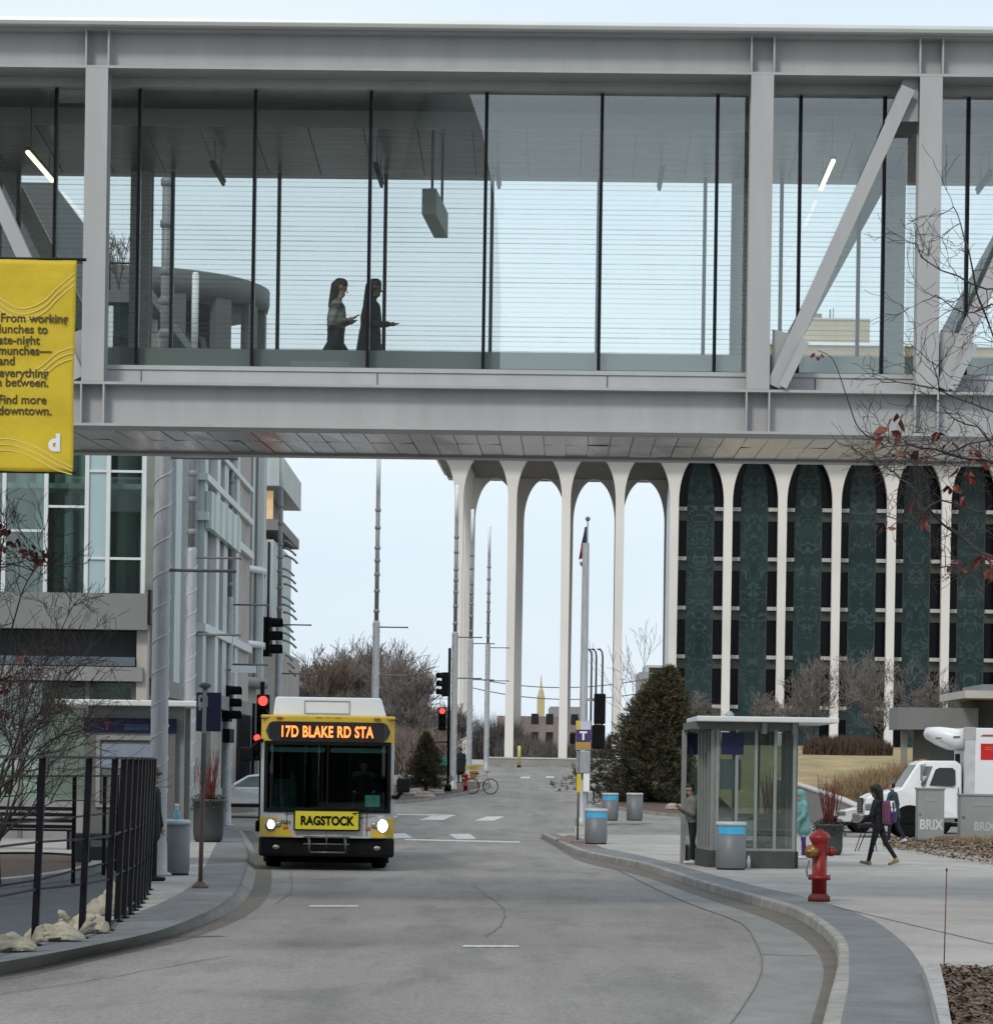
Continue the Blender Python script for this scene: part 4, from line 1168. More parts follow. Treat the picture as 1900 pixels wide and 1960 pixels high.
for x in (-.45, .45, -.1): m.tube([(x, 1.8, .95), (x, 1.8, 2.87)], .018, 6)
m.build('grab_poles', mat('grab_yellow', (.35, .28, .05), .4), bus)
m = MB(); m.cbox(-1.2, 1.2, .32, .75, 1.0, 1.22, .05); m.build('dashboard', M_busin, bus)
m = MB(); 
m.tube([(.72 + .2 * math.cos(a), .80 + .06 * math.sin(a), 1.38 + .17 * math.sin(a)) for a in [2 * PI * k / 16 for k in range(17)]], .015, 6); m.build('steering_wheel', M_dark, bus)
# front mask : ring of pale frame round the windscreen, curved slightly
def bow(x): return 0.10 * (x / HW) ** 2 + (0.16 * max(0, abs(x) - 1.12) / .18 * 1.0 if abs(x) > 1.12 else 0)
def bowed(mb):
    mb.v = [(x, y + bow(x), z) for x, y, z in mb.v]; return mb
def gridplate(poly_fn, x0, x1, n):                # vertical strips so the plate can bow
    m = MB()
    xs = np.linspace(x0, x1, n + 1)
    for a, b in zip(xs[:-1], xs[1:]):
        za0, za1 = poly_fn(a); zb0, zb1 = poly_fn(b)
        m.add([(a, 0, za0), (b, 0, zb0), (b, 0, zb1), (a, 0, za1), (a, .06, za0), (b, .06, zb0), (b, .06, zb1), (a, .06, za1)],
              [(0, 1, 2, 3), (7, 6, 5, 4), (0, 4, 5, 1), (3, 2, 6, 7), (0, 3, 7, 4), (1, 5, 6, 2)])
    return bowed(m)
gridplate(lambda x: (.64, 1.17), -HW, HW, 26).build('front_panel', M_busw, bus)
m = gridplate(lambda x: (1.171, 2.49), -HW, -1.215, 3); m2 = gridplate(lambda x: (1.171, 2.49), 1.215, HW, 3)
m.build('windscreen_pillar', M_busw, bus); m2.build('windscreen_pillar', M_busw, bus)
gridplate(lambda x: (2.491, 2.99 - .06 * (abs(x) / HW) ** 6), -HW, HW, 26).build('front_header', M_busy, bus)
# windscreen panes
for a, b in ((-1.21, -.012), (.012, 1.21)):
    gridplate(lambda x: (1.175, 2.485), a, b, 8).build('windscreen', M_wind, bus)
def capz(z0, z1, hw, r_):                        # rounded-end z limits for a bowed plate
    def fn(x):
        e_ = max(0, abs(x) - (hw - r_)); q = r_ - math.sqrt(max(0, r_ * r_ - e_ * e_))
        return z0 + q, z1 - q
    return fn
fo = lambda x: (2.44 , 2.515)
for nm_, za_, zb_ in (('top', 2.44, 2.515), ('low', 1.13, 1.20)):
    q = gridplate(lambda x: (za_, zb_), -1.235, 1.235, 24); q.v = [(x, y - .03, z) for x, y, z in q.v]; q.build('windscreen_frame', M_bump, bus)
for s in (-1, 1):
    q = gridplate(lambda x: (1.201, 2.439), min(s * 1.165, s * 1.235), max(s * 1.165, s * 1.235), 3); q.v = [(x, y - .03, z) for x, y, z in q.v]; q.build('windscreen_frame', M_bump, bus)
MB().box(-.014, .014, -.02, .03, 1.2, 2.46).build('windscreen_divider', M_bump, bus)
# destination display
sg = gridplate(capz(2.525, 2.895, 1.21, .17), -1.21, 1.21, 40); sg.v = [(x, y - .03, z) for x, y, z in sg.v]; sgo = sg.build('route_display', M_signb, bus)
text('17D BLAKE RD STA', 0.30, M_led, facing(-0.03, -.045, 2.60), 'route_lettering', sgo, align='CENTER', bold=.008, sx=.66, spacing=1.08)
m = MB()
for x in (-.95, -.18, 0, .18, .95): m.cbox(x - .06, x + .06, .0, .05, 2.955, 2.99, .01)
m.build('marker_lamps', mat('amber_lamp', (.4, .12, .02), .3), bus)
# roof pod
pod = [(-1.08, 3.02), (-1.04, 3.36), (-1.0, 3.385), (1.0, 3.385), (1.04, 3.36), (1.14, 3.02)]
m = MB(); m.prism(pod, .55, 9.5); pd = m.build('roof_pod', M_roofw, bus, bevel=.02)
m = MB(); ring(m, [(-.47, 3.06), (.42, 3.06), (.42, 3.32), (-.47, 3.32)], [(-.455, 3.075), (.405, 3.075), (.405, 3.305), (-.455, 3.305)], .535, .551); m.build('pod_hatch', mat('hatch_line', (.25, .26, .28), .5), pd)
# yellow lower corners, bumper, lamps
for s in (-1, 1):
    c0, c1 = (.62, HW + .005)
    mm = MB(); xs = np.linspace(.66 if s < 0 else .84, HW + .006, 10)
    xa = xs[0]
    for a, b in zip(xs[:-1], xs[1:]):
        fz = lambda x: .66 + .37 * min(1, ((x - xa) / .34)) ** .55
        q = [(s * a, -.012, .655), (s * b, -.012, .655), (s * b, -.012, fz(b)), (s * a, -.012, fz(a))]
        mm.add(q + [(x, .0, z) for x, y, z in q], [(0, 1, 2, 3), (7, 6, 5, 4), (0, 4, 5, 1), (3, 2, 6, 7), (0, 3, 7, 4), (1, 5, 6, 2)])
    bowed(mm).build('yellow_corner', M_busy, bus)
    mm = MB(); mm.box(s * HW, s * (HW + .008), .35, 11.9, .66, 1.1); mm.build('yellow_side_band', M_busy, bus)
    mm = MB(); mm.box(s * HW, s * (HW + .009), .8, 11.5, 1.35, 2.45); mm.build('side_window', M_signb, bus)
    hx = s * 1.085
    mm = MB(); mm.lathe([(.115, -.03), (.13, 0), (.13, .04)], (0, 0, 0), 24, True, Matrix.Translation((hx, bow(hx) - .02, .885)) @ Matrix.Rotation(-PI / 2, 4, 'X')); hh = mm.build('headlight', M_chrome, bus)
    mm = MB(); mm.ball((hx, bow(hx) - .045, .885), .07 if s < 0 else .10, 16, 10, (1, .35, 1.2)); mm.build('lamp', M_headl, hh)
    mm = MB(); mm.cbox(s * .80 - .05, s * .80 + .05, bow(.8) - .03, bow(.8), .80, .86, .01); mm.build('turn_signal', MATS['amber_lamp'], bus)
for x in (-.78, .78):
    q = MB(); q.box(x - .006, x + .006, -.006, .002, .67, 1.16); bowed(q).build('panel_seam', M_bump, bus)
q = gridplate(lambda x: (1.165, 1.18), -1.15, 1.15, 20); q.v = [(x, y - .008, z) for x, y, z in q.v]; q.build('panel_seam', M_bump, bus)
for s in (-1, 1):
    q = MB(); q.ball((s * .93, bow(.93) - .01, .885), .065, 14, 8, (1, .4, 1)); q.build('side_lamp', M_chrome, bus)
    q = MB(); q.ball((s * .98, -.02, .45), .055, 12, 8, (1.3, .5, .8)); q.build('fog_lamp', M_chrome, bus)
bm_ = MB(); bm_.cbox(-HW - .02, HW + .02, -.10, .4, .27, .64, .05); bowed(bm_).build('bumper', M_bump, bus)
MB().box(-HW + .02, HW - .02, .4, 11.8, .26, .33).build('underbody', M_bump, bus)
MB().box(-HW + .02, HW - .02, 3.4, 3.5, .06, .30).build('axle_beam', M_bump, bus)
for x in (-1.06, 1.06): wheel(bus, x, 2.3, .49, .30)
for x in (-.98, .98): wheel(bus, x, 8.6, .49, .56)
# advertising plate, bike rack, wipers
m = MB(); m.cbox(-.63, .63, -.07, -.03, .79, 1.175, .008); ad = m.build('advert_plate', mat('advert_yellow', (.60, .53, .03), .5, 0, .05, 3), bus)
m = MB(); ring(m, [(-.645, .775), (.645, .775), (.645, 1.19), (-.645, 1.19)], [(-.615, .805), (.615, .805), (.615, 1.16), (-.615, 1.16)], -.076, -.028); m.build('plate_frame', M_bump, ad)
text('RAGSTOCK', 0.235, M_bump, facing(0, -.078, .895), 'advert_lettering', ad, align='CENTER', bold=.01, sx=.82, spacing=1.02)
text('7231', 0.10, M_bump, facing(-.90, -.012 + bow(.8) * .6, .90), 'fleet_number', bus, bold=.002)
rk = MB()
for x in (-.35, 0, .35): rk.tube([(x, -.12, .45), (x, -.16, .62), (x, -.12, .76)], .016, 6)
for z in (.52, .66): rk.tube([(-.45, -.15, z), (.45, -.15, z)], .016, 6)
rk.tube([(-.32, -.17, .36), (.36, -.17, .36)], .02, 6); rk.tube([(-.33, -.17, .36), (-.33, -.16, .62)], .016, 6); rk.tube([(.37, -.17, .36), (.37, -.16, .62)], .016, 6)
rk.build('bike_rack', mat('rack_grey', (.12, .12, .12), .4, .5), bus)
for pts in ([(.70, -.06, 1.02), (.50, -.07, 1.12), (.9, -.05, 1.17)], [(-.85, -.05, 1.17), (-.1, -.06, 1.215), (.05, -.06, 1.2)], [(.05, -.06, 1.21), (.7, -.05, 1.205)]):
    m = MB(); m.tube(pts, .014, 6); m.build('wiper', M_bump, bus)
MB().box(.74, 1.03, .36, .365, 1.25, 1.48).build('windscreen_notice', mat('notice_green', (.32, .52, .47), .7), bus)
m = MB(); m.cbox(-1.18, -.05, .30, .40, 2.30, 2.40, .03); m.cbox(.05, 1.16, .30, .40, 2.30, 2.40, .03); m.build('sun_visor', mat('visor_pale', (.55, .60, .58), .6), bus)
m = MB(); m.cbox(.5, .95, 1.3, 1.45, 1.0, 1.95, .06); m.build('driver_seat', M_busin2, bus)
# mirrors
for s, x, z, w_ in ((-1, -1.59, 2.24, .25), (1, 1.475, 1.68, .26)):
    m = MB(); m.cbox(x - w_ / 2, x + w_ / 2, -.06, .10, z - .14, z + .14, .045); mr_ = m.build('mirror', M_bump, bus)
    m = MB()
    if s < 0: m.tube([(-1.26, .25, 2.52), (-1.36, .10, 2.5), (-1.42, .03, 2.42), (-1.5, .02, 2.34)], .035, 8)
    else: m.tube([(1.28, .25, 1.45), (1.36, .1, 1.44), (1.42, .04, 1.52), (1.45, .03, 1.56)], .04, 8)
    m.build('mirror_arm', M_bump, mr_)

# ------------------------------------------------------------------ white box truck
TD = 105.0
tpx = TD / F
M_trw = mat('truck_white', (0.74, 0.75, 0.76), 0.35, 0, 0.04, 1.5, coat=.2)
tx0 = (1634 - PU) * tpx + 0.35
tr_ = thing('box_truck', 'white box truck with refrigeration unit and red square logo parked across the side street', 'truck', (tx0, TD, gz(TD)))
# cab : side profile lofted across the width
TX = lambda u: (u - PU) * tpx + .35 - tx0
prof = [(0.02, .55), (0.0, .95), (0.08, 1.22), (.30, 1.33), (TX(1700), 1.50), (TX(1731), 2.30), (TX(1742), 2.37), (TX(1800), 2.38), (TX(1811), 2.25), (TX(1811), .62)]
prof = [(x, z) for x, z in prof]
m = MB()
n = len(prof)
def inset(z): return 0.0 if z < 1.5 else .16 * (z - 1.5) / .9
vsl = [(x, inset(z), z) for x, z in prof] + [(x, 2.2 - inset(z), z) for x, z in prof]
m.add(vsl, [tuple(range(n)), tuple(reversed(range(n, 2 * n)))] + [(i, i + n, (i + 1) % n + n, (i + 1) % n) for i in range(n)])
cab = m.build('cab', M_trw, tr_, bevel=.05)
wp = [(TX(1752), 1.62), (TX(1763), 2.10), (TX(1770), 2.16), (TX(1794), 2.16), (TX(1799), 2.08), (TX(1799), 1.66), (TX(1795), 1.60)]
m = MB(); nn = len(wp); m.add([(x, inset(z) - .012, z) for x, z in wp] + [(x, inset(z) + .05, z) for x, z in wp], [tuple(range(nn)), tuple(reversed(range(nn, 2 * nn)))] + [(i, i + nn, (i + 1) % nn + nn, (i + 1) % nn) for i in range(nn)])
m.build('door_window', M_signb, tr_)
wsx0, wsz0, wsx1, wsz1 = TX(1703), 1.56, TX(1729), 2.24
m = MB(); m.add([(wsx0 - .02, .14, wsz0), (wsx0 - .02, 2.06, wsz0), (wsx1 - .02, 1.94, wsz1), (wsx1 - .02, .26, wsz1), (wsx0 + .04, .14, wsz0), (wsx0 + .04, 2.06, wsz0), (wsx1 + .04, 1.94, wsz1), (wsx1 + .04, .26, wsz1)],
    [(0, 1, 2, 3), (7, 6, 5, 4), (0, 4, 5, 1), (3, 2, 6, 7), (0, 3, 7, 4), (1, 5, 6, 2)]); m.build('windscreen', M_signb, tr_)
m = MB(); m.add([(TX(1736), -.0 + inset(1.7) - .01, 1.60), (TX(1744), inset(1.6) - .01, 1.60), (TX(1758), inset(2.2) - .01, 2.2), (TX(1741), inset(2.2) - .01, 2.2)], [(0, 1, 2, 3)]); 
m.box(TX(1739), TX(1741), -.008, .0, .72, 1.58); m.box(TX(1803), TX(1805), -.008, .0, .72, 1.58); m.box(TX(1745), TX(1752), -.03, .0, 1.40, 1.44)
m.build('door_lines', M_alud, tr_)
m = MB(); m.cbox(-.14, .25, .05, 2.15, .42, .72, .05); m.build('bumper', M_chrome, tr_)
m = MB(); m.box(-.03, .02, .5, 1.7, .75, 1.2); m.build('grille', M_black, tr_)
for k in range(5):
    m = MB(); m.box(-.045, -.03, .52, 1.68, .80 + k * .08, .83 + k * .08); m.build('grille_bar', M_chrome, tr_)
for k in range(3):
    m = MB(); m.cbox(TX(1745), TX(1750), .6 + k * .45, .72 + k * .45, 2.37, 2.42, .01); m.build('marker_lamp', MATS['amber_lamp'], tr_)
m = MB(); m.box(TX(1760), TX(1798), -.03, .06, .50, .62); m.build('cab_step', M_alud, tr_)
m = MB(); m.cbox(.02, .26, -.02, .25, .82, 1.05, .04); m.build('headlight', M_chrome, tr_)
m = MB(); m.cbox(TX(1733), TX(1737), -.32, -.14, 1.75, 2.25, .02); m.tube([(TX(1740), .0, 1.7), (TX(1736), -.22, 1.75)], .02, 6); m.tube([(TX(1745), .05, 2.25), (TX(1736), -.2, 2.22)], .02, 6); m.build('mirror', M_chrome, tr_)
arch = [(TX(1717) + .56 * math.cos(a), .45 + .56 * math.sin(a)) for a in [PI * k / 14 for k in range(15)]]
m = MB(); m.prism(arch, -.015, .3); m.build('wheel_arch', M_bump, tr_)
wheel(tr_, TX(1717), .16, .45, .28, axis='y'); wheel(tr_, TX(1717), 2.04, .45, .28, axis='y')
bx0 = TX(1815)
zb_, ztb = EYE + (PV - 1539) * tpx, EYE + (PV - 1393) * tpx
m = MB(); m.cbox(bx0, bx0 + 7, -.08, 2.35, zb_, ztb, .03); bxo = m.build('cargo_box', M_trw, tr_)
m = MB(); m.box(bx0 - .012, bx0 + .30, -.092, -.081, zb_ + .02, ztb - .28); m.build('front_pillar', mat('truck_trim', (.52, .53, .54), .4, .3), bxo)
m = MB(); m.cbox(bx0 - .02, bx0 + .32, -.10, .2, ztb - .38, ztb + .02, .02); m.build('corner_cap', mat('cap_grey', (.38, .37, .36), .5), bxo)
m = MB(); m.box(bx0, bx0 + 7, -.095, -.081, zb_ - .02, zb_ + .09); m.build('bottom_rail', M_chrome, bxo)
m = MB(); m.box(bx0 + .3, bx0 + .9, .1, 2.1, .45, zb_ - .03); m.box(0.4, bx0 + 7, .7, .85, .5, .7); m.box(.4, bx0 + 7, 1.45, 1.6, .5, .7); m.build('chassis', M_bump, tr_)
for x in (bx0 + 4.6,): wheel(tr_, x, .25, .46, .5, axis='y'); wheel(tr_, x, 1.95, .46, .5, axis='y')
LX = lambda u: (u - PU) * tpx + .35 - tx0
LZ = lambda v: EYE + (PV - v) * tpx - gz(TD)
M_lred = mat('logo_red', (.50, .012, .015), .4)
m = MB(); m.box(LX(1843), LX(1885), -.094, -.082, LZ(1450), LZ(1421)); lg = m.build('logo_square', M_lred, bxo)
m = MB(); m.add([(LX(1866), -.098, LZ(1447)), (LX(1885), -.098, LZ(1447)), (LX(1885), -.098, LZ(1430)), (LX(1874), -.098, LZ(1429)), (LX(1868), -.098, LZ(1434))], [tuple(range(5))]); m.build('logo_figure', M_white, lg)
m = MB()
for v, u1 in ((1427, 1882), (1431, 1868)): m.box(LX(1850), LX(u1), -.0975, -.0945, LZ(v + 1), LZ(v)); 
m.build('logo_stripes', mat('logo_orange', (.7, .2, .05), .4), lg)
text('P', .42, M_black, facing(LX(1889), -.084, LZ(1438)), 'lettering', bxo, bold=.02)
text('FO', .24, mat('letter_grey', (.55, .58, .58), .5), facing(LX(1888), -.084, LZ(1450)), 'lettering', bxo, bold=.004)
m = MB(); m.prism([(LX(1842), LZ(1408)), (LX(1846), LZ(1405)), (LX(1876), LZ(1404)), (LX(1883), LZ(1405)), (LX(1872), LZ(1408))], -.094, -.082); m.build('badge', mat('badge_red', (.28, .08, .05), .5), bxo)
# refrigeration unit nose
stn = [(LX(1753), .34, .62, LZ(1400), LZ(1408)), (LX(1757), .22, .8, LZ(1392), LZ(1414)), (LX(1775), .1, 1.0, LZ(1391), LZ(1424)), (LX(1797), .03, 1.1, LZ(1393), LZ(1433)), (bx0 - .01, .0, 1.12, LZ(1395), LZ(1434))]
m = MB(); vsl, fs = [], []
for (x, _, hw, zt_, zb2) in stn:
    for a in [2 * PI * k / 16 for k in range(16)]:
        cx_, sx_ = math.cos(a), math.sin(a)
        vsl.append((x, 1.13 + hw * (abs(cx_) ** .5) * (1 if cx_ > 0 else -1), (zt_ + zb2) / 2 + (zt_ - zb2) / 2 * (abs(sx_) ** .5) * (1 if sx_ > 0 else -1)))
for i in range(len(stn) - 1):
    for k in range(16): fs.append((i * 16 + k, i * 16 + (k + 1) % 16, (i + 1) * 16 + (k + 1) % 16, (i + 1) * 16 + k))
fs += [tuple(range(16)), tuple((len(stn) - 1) * 16 + k for k in range(16))]
m.add(vsl, fs, True); ru = m.build('refrigeration_unit', M_trw, tr_)
m = MB(); m.box(LX(1762), LX(1772), .02, .1, LZ(1414), LZ(1411)); m.box(LX(1794), LX(1806), -.0, .05, LZ(1411), LZ(1408)); m.build('unit_vent', M_alud, ru)
m = MB(); m.box(LX(1801), LX(1809), .3, .5, LZ(1460), LZ(1440)); m.build('exhaust', M_black, tr_)

tr_.scale = (1.055, 1.055, 1.065)
# ------------------------------------------------------------------ cars
def car(name, label, loc, rz, paint, group=None):
    o = thing(name, label, 'car', loc, rz, group)
    low = [(0.0, .35), (-.02, .55), (.10, .72), (.9, .90), (1.25, .95), (3.6, .98), (4.3, .95), (4.45, .75), (4.45, .38)]
    def loft(prof, wfn, name, mt_, bev=.03):
        n = len(prof); m = MB()
        vs_ = [(x, -wfn(x, z), z) for x, z in prof] + [(x, wfn(x, z), z) for x, z in prof]
        m.add(vs_, [tuple(range(n)), tuple(reversed(range(n, 2 * n)))] + [(i, i + n, (i + 1) % n + n, (i + 1) % n) for i in range(n)])
        return m.build(name, mt_, o, bevel=bev)
    loft(low, lambda x, z: .88 - .12 * (max(0, .6 - x) / .6) ** 2 - .05 * (max(0, x - 4) / .45), 'body', paint, .05)
    cabp = [(1.15, .93), (1.95, 1.40), (2.4, 1.46), (3.0, 1.44), (3.45, 1.34), (4.1, .96)]
    loft(cabp, lambda x, z: .80 - .20 * (z - .93) / .5, 'cabin', paint, .04)
    for s in (-1, 1):
        w1 = [(1.42, .98), (1.98, 1.34), (2.52, 1.395), (2.52, .98)]; w2 = [(2.60, .98), (2.60, 1.395), (3.0, 1.385), (3.32, 1.29), (3.62, 1.0)]
        for wpoly in (w1, w2):
            m = MB(); k = len(wpoly); yy = lambda z: s * (.80 - .20 * (z - .93) / .5)
            m.add([(x, yy(z) + s * .012, z) for x, z in wpoly] + [(x, yy(z) - s * .03, z) for x, z in wpoly], [tuple(range(k)), tuple(reversed(range(k, 2 * k)))] + [(i, i + k, (i + 1) % k + k, (i + 1) % k) for i in range(k)])
            m.build('side_window', mat('car_window', (.12, .16, .15), .12, 0, .3, 2), o)
        m = MB(); m.cbox(-.03, .28, s * .70 - .13, s * .70 + .13, .60, .74, .03); m.build('headlight', M_chrome, o)
        m = MB(); m.prism([(.82 + .35 * math.cos(PI * k / 12), .33 + .35 * math.sin(PI * k / 12)) for k in range(13)], s * .885, s * .80); m.build('wheel_arch', M_bump, o)
        m = MB(); m.prism([(3.55 + .35 * math.cos(PI * k / 12), .33 + .35 * math.sin(PI * k / 12)) for k in range(13)], s * .885, s * .80); m.build('wheel_arch', M_bump, o)
        wheel(o, .82, s * .80, .325, .2, axis='y'); wheel(o, 3.55, s * .80, .325, .2, axis='y')
        m = MB(); m.cbox(1.35, 1.5, s * .86, s * 1.0, .96, 1.08, .02); m.build('door_mirror', paint, o)
    m = MB(); m.add([(1.22, -.66, .99), (1.22, .66, .99), (1.90, .58, 1.385), (1.90, -.58, 1.385)], [(0, 1, 2, 3)]); m.build('windscreen', MATS['car_window'], o)
    m = MB(); m.box(-.045, .02, -.6, .6, .42, .56); m.box(.02, 4.4, -.84, .84, .25, .36); m.build('grille', M_black, o)
    return o
M_cars = mat('car_silver_paint', (.42, .42, .41), .3, .3, .06, 2, coat=.4)
M_carw = mat('car_white_paint', (.72, .73, .73), .3, 0, .04, 2, coat=.4)
c1 = V(372, 1574, 117)
car('silver_car', 'pale silver saloon car crossing behind the bus beside the left light poles', (c1.x, 117, gz(117) + .12), 0, M_carw)
c2 = V(1600, 1585, 111)
car('white_car', 'white car whose front end shows ahead of the box truck', (c2.x, 111.5, gz(111)), 0, M_carw)

# ------------------------------------------------------------------ bicycle
bd = 146.0
bc = V(888, 1500, bd)
bi = thing('bicycle', 'bicycle with thin dark wheels leaning beside the small red hydrant', 'bicycle', (bc.x, bd, gz(bd) + .02), R(8))
M_bike = mat('bike_frame', (.30, .31, .32), .4, .3)
for x in (.34, 1.20):
    m = MB(); m.tube([(x + .34 * math.cos(a), 0, .35 + .34 * math.sin(a)) for a in [2 * PI * k / 24 for k in range(25)]], .022, 6, False); wv_ = m.build('wheel', M_tyre, bi)
    m = MB()
    for k in range(10): m.tube([(x, 0, .35), (x + .33 * math.cos(k * PI / 5), 0, .35 + .33 * math.sin(k * PI / 5))], .004, 3, False)
    m.build('spokes', M_rim, wv_)
m = MB()
for p, q in (((.34, 0, .35), (.62, 0, .38)), ((.34, 0, .35), (.58, 0, .80)), ((.62, 0, .38), (.56, 0, .88)), ((.62, 0, .38), (1.06, 0, .78)), ((.58, 0, .80), (1.04, 0, .86)), ((1.20, 0, .35), (1.02, 0, .98))): m.tube([p, q], .02, 6)
m.build('frame', M_bike, bi)
m = MB(); m.cbox(.44, .68, -.06, .06, .90, .95, .02); m.build('saddle', M_black, bi)
m = MB(); m.tube([(1.10, -.25, 1.02), (1.02, -.2, .98), (1.02, .2, .98), (1.10, .25, 1.02)], .014, 6); m.build('handlebar', M_black, bi)
# ================================================================== STREET FURNITURE
# ---- tall light columns, one prototype then copies
def light_column(name, label, loc, group):
    o = thing(name, label, 'light pole', loc, 0, group)
    m = MB(); m.lathe([(.24, 0), (.24, .04), (.17, .08), (.16, .55), (.148, .60), (.14, 7.2), (.13, 7.25), (.10, 7.3)], (0, 0, 0), 20); m.build('pole', M_galv, o)
    m = MB(); m.lathe([(.085, 7.3), (.085, 12.4)], (0, 0, 0), 14)
    random.seed(4)
    for z in (7.6, 8.4, 9.05, 9.6, 10.1, 10.9, 11.6): m.lathe([(.085, z), (.115, z + .03), (.115, z + .13), (.085, z + .16)], (0, 0, 0), 12)
    m.build('upper_mast', mat('mast_grey', (.22, .225, .23), .5, .2, .2, 5), o)
    m = MB(); m.lathe([(.085, 12.4), (.085, 14.05), (.05, 14.1)], (0, 0, 0), 14); m.build('light_tube', mat('opal_tube', (.80, .82, .82), .5), o)
    for z in (5.15, 7.05):
        m = MB(); m.tube([(.12, 0, z), (1.22, 0, z)], .028, 8); m.ball((1.22, 0, z), .04, 8, 6); m.build('banner_arm', M_alud, o)
    m = MB(); m.tube([(.152 * math.cos(k * .5), .152 * math.sin(k * .5), .9 + k * .043) for k in range(146)], .009, 4); m.build('light_string', mat('light_string', (.62, .64, .63), .5), o)
    return o
gp = 'tall galvanised light poles along the street'
lp = G(301, 1677, KH)
proto = light_column('light_pole', 'thick galvanised light pole next to the trash bin on the left pavement', lp, gp)
for (u, d, lab) in ((360, 80, 'galvanised light pole standing just behind the dark planter with red twigs on the left'),
                    (434, 103, 'galvanised light pole carrying the black traffic signal left of the white car'),
                    (530, 126, 'galvanised light pole in front of the balcony block, second signal cluster on it'),
                    (716, 128, 'lone light pole rising behind the white bus roof'),
                    (867, 150, 'light pole on the far left corner beside the small red hydrant'),
                    (897, 170, 'far light pole right beside the first arcade column'),
                    (930, 186, 'far light pole standing just left of the second arcade column')):
    p = V(u, 1480, d)
    dup(proto, (p.x, d, gz(d) + (0.1 if d < 200 else 0)), 0, lab)

# ---- traffic signals
M_sig = mat('signal_black', (.006, .006, .007), .5, 0, .3, 8, spec=.1)
M_redl = mat('signal_red_lit', (.6, .03, .02), .5, emit=(1, .075, .055), estr=1.7)
M_off = mat('signal_lens_off', (.02, .018, .015), .3)
def signal(name, label, loc, rz, lit=None, n=3, sc=1.0, pole=None, group='black traffic signal heads', arm=None, ped=None):
    o = thing(name, label, 'traffic signal', loc, rz, group)
    m = MB(); m.cbox(-.17 * sc, .17 * sc, 0, .22 * sc, -.52 * sc * n / 3, .52 * sc * n / 3, .03); hd = m.build('housing', M_sig, o)
    for k in range(n):
        z = (.35 * (n - 1) / 2 - .35 * k) * sc * 1.0
        Mz = Matrix.Translation((0, 0, z)) @ Matrix.Rotation(PI / 2, 4, 'X')
        m = MB(); m.lathe([(.02, .005), (.13 * sc, .004), (.13 * sc, -.02)], (0, 0, 0), 18, True, Mz); m.build('lens', M_redl if lit == k else M_off, hd)
        m = MB()
        A_ = [R(-35 + 250 * q / 14) for q in range(15)]
        m.strip([(.155 * sc * math.cos(a), 0, z + .155 * sc * math.sin(a)) for a in A_], [(.15 * sc * math.cos(a), -.28 * sc, z + .15 * sc * math.sin(a)) for a in A_])
        vo = m.build('visor', M_sig, hd); sd = vo.modifiers.new('solid', 'SOLIDIFY'); sd.thickness = .012
    if arm is not None:
        m = MB()
        for z in (-.38 * sc, .38 * sc): m.tube([(0, .12, z), (arm[0], arm[1], z)], .03, 6)
        m.build('bracket', M_galv, o)
    if ped is not None:
        px_, pz_ = ped
        m = MB(); m.cbox(px_ - .22, px_ + .22, -.05, .2, pz_ - .22, pz_ + .22, .02); m.build('walk_signal', M_sig, o)
    if pole is not None:
        x_, y_, z0_, z1_ = pole
        m = MB(); m.tube([(x_, y_, z0_), (x_, y_, z1_)], .07, 10); m.lathe([(.16, z0_), (.16, z0_ + .3), (.08, z0_ + .36)], (x_, y_, 0), 12); m.build('pole', M_sig, o)
    return o
p = V(519, 1219, 124); 
signal('traffic_signal', 'black unlit signal cluster hanging high above the bus, seen from the side', p, R(80), sc=1.45, arm=(.3, .5))
p = V(442, 1347, 102.4)
signal('traffic_signal', 'black unlit signal head beside the navy bus stop sign, visors pointing right', p, R(75), sc=1.1, arm=(-.1, .35), ped=(.0, -1.02))
m = MB(); q0 = V(449, 1288, 102); q1 = V(490, 1275, 102)
o = thing('street_name_sign', 'small white street name plate on the pole above the signal head', 'sign', (q0.x, 102, q0.z), 0)
m.cbox(-.12, q1.x - q0.x, -.02, .02, 0, q1.z - q0.z, .01); m.build('plate', M_white, o)
m = MB(); m.tube([(-.25, .6, .1), (-.1, 0, .1)], .03, 6); m.build('bracket', M_galv, o)
p = V(503, 1367, 99)
signal('traffic_signal', 'signal head showing bright red at the upper left corner of the bus', p, R(0), 0, sc=1.15, pole=(-.05, .4, -p.z + .02, 1.0))
p = V(492, 1430, 98.4)
signal('traffic_signal', 'lower small signal with a red lamp peeking out beside the bus mirror', p, R(0), 0, sc=.8, arm=(0, .35))
p = V(846, 1376, 146)
sg2 = signal('traffic_signal', 'signal head showing red on the far left corner near the bare trees', p, R(0), 0, sc=1.0, pole=(.30, .2, gz(146) - p.z + .1, 3.2), arm=(.3, .2))
m = MB(); m.cbox(-.72, -.35, -.05, .2, -1.25, -.85, .03); m.tube([(-.4, .1, -1.05), (.3, .2, -1.05)], .03, 6); ws = m.build('walk_signal', M_sig, sg2)
m = MB(); m.cbox(-.66, -.41, -.07, -.051, -1.18, -.92, .005); m.build('lit_hand', mat('hand_orange', (.6, .2, .05), .5, emit=(1, .25, .05), estr=.5), ws)
m = MB(); m.box(-.55, .25, .1, .14, -2.1, -1.75); m.build('street_name_plate', mat('street_green', (.02, .20, .13), .5), sg2)
p = V(848, 1310, 146.2)
signal('traffic_signal', 'black unlit signal head above the red one on the far left corner', p, R(-60), sc=1.05, arm=(.25, .3))

M_navy0 = mat('flag_navy', (.02, .025, .08), .7)
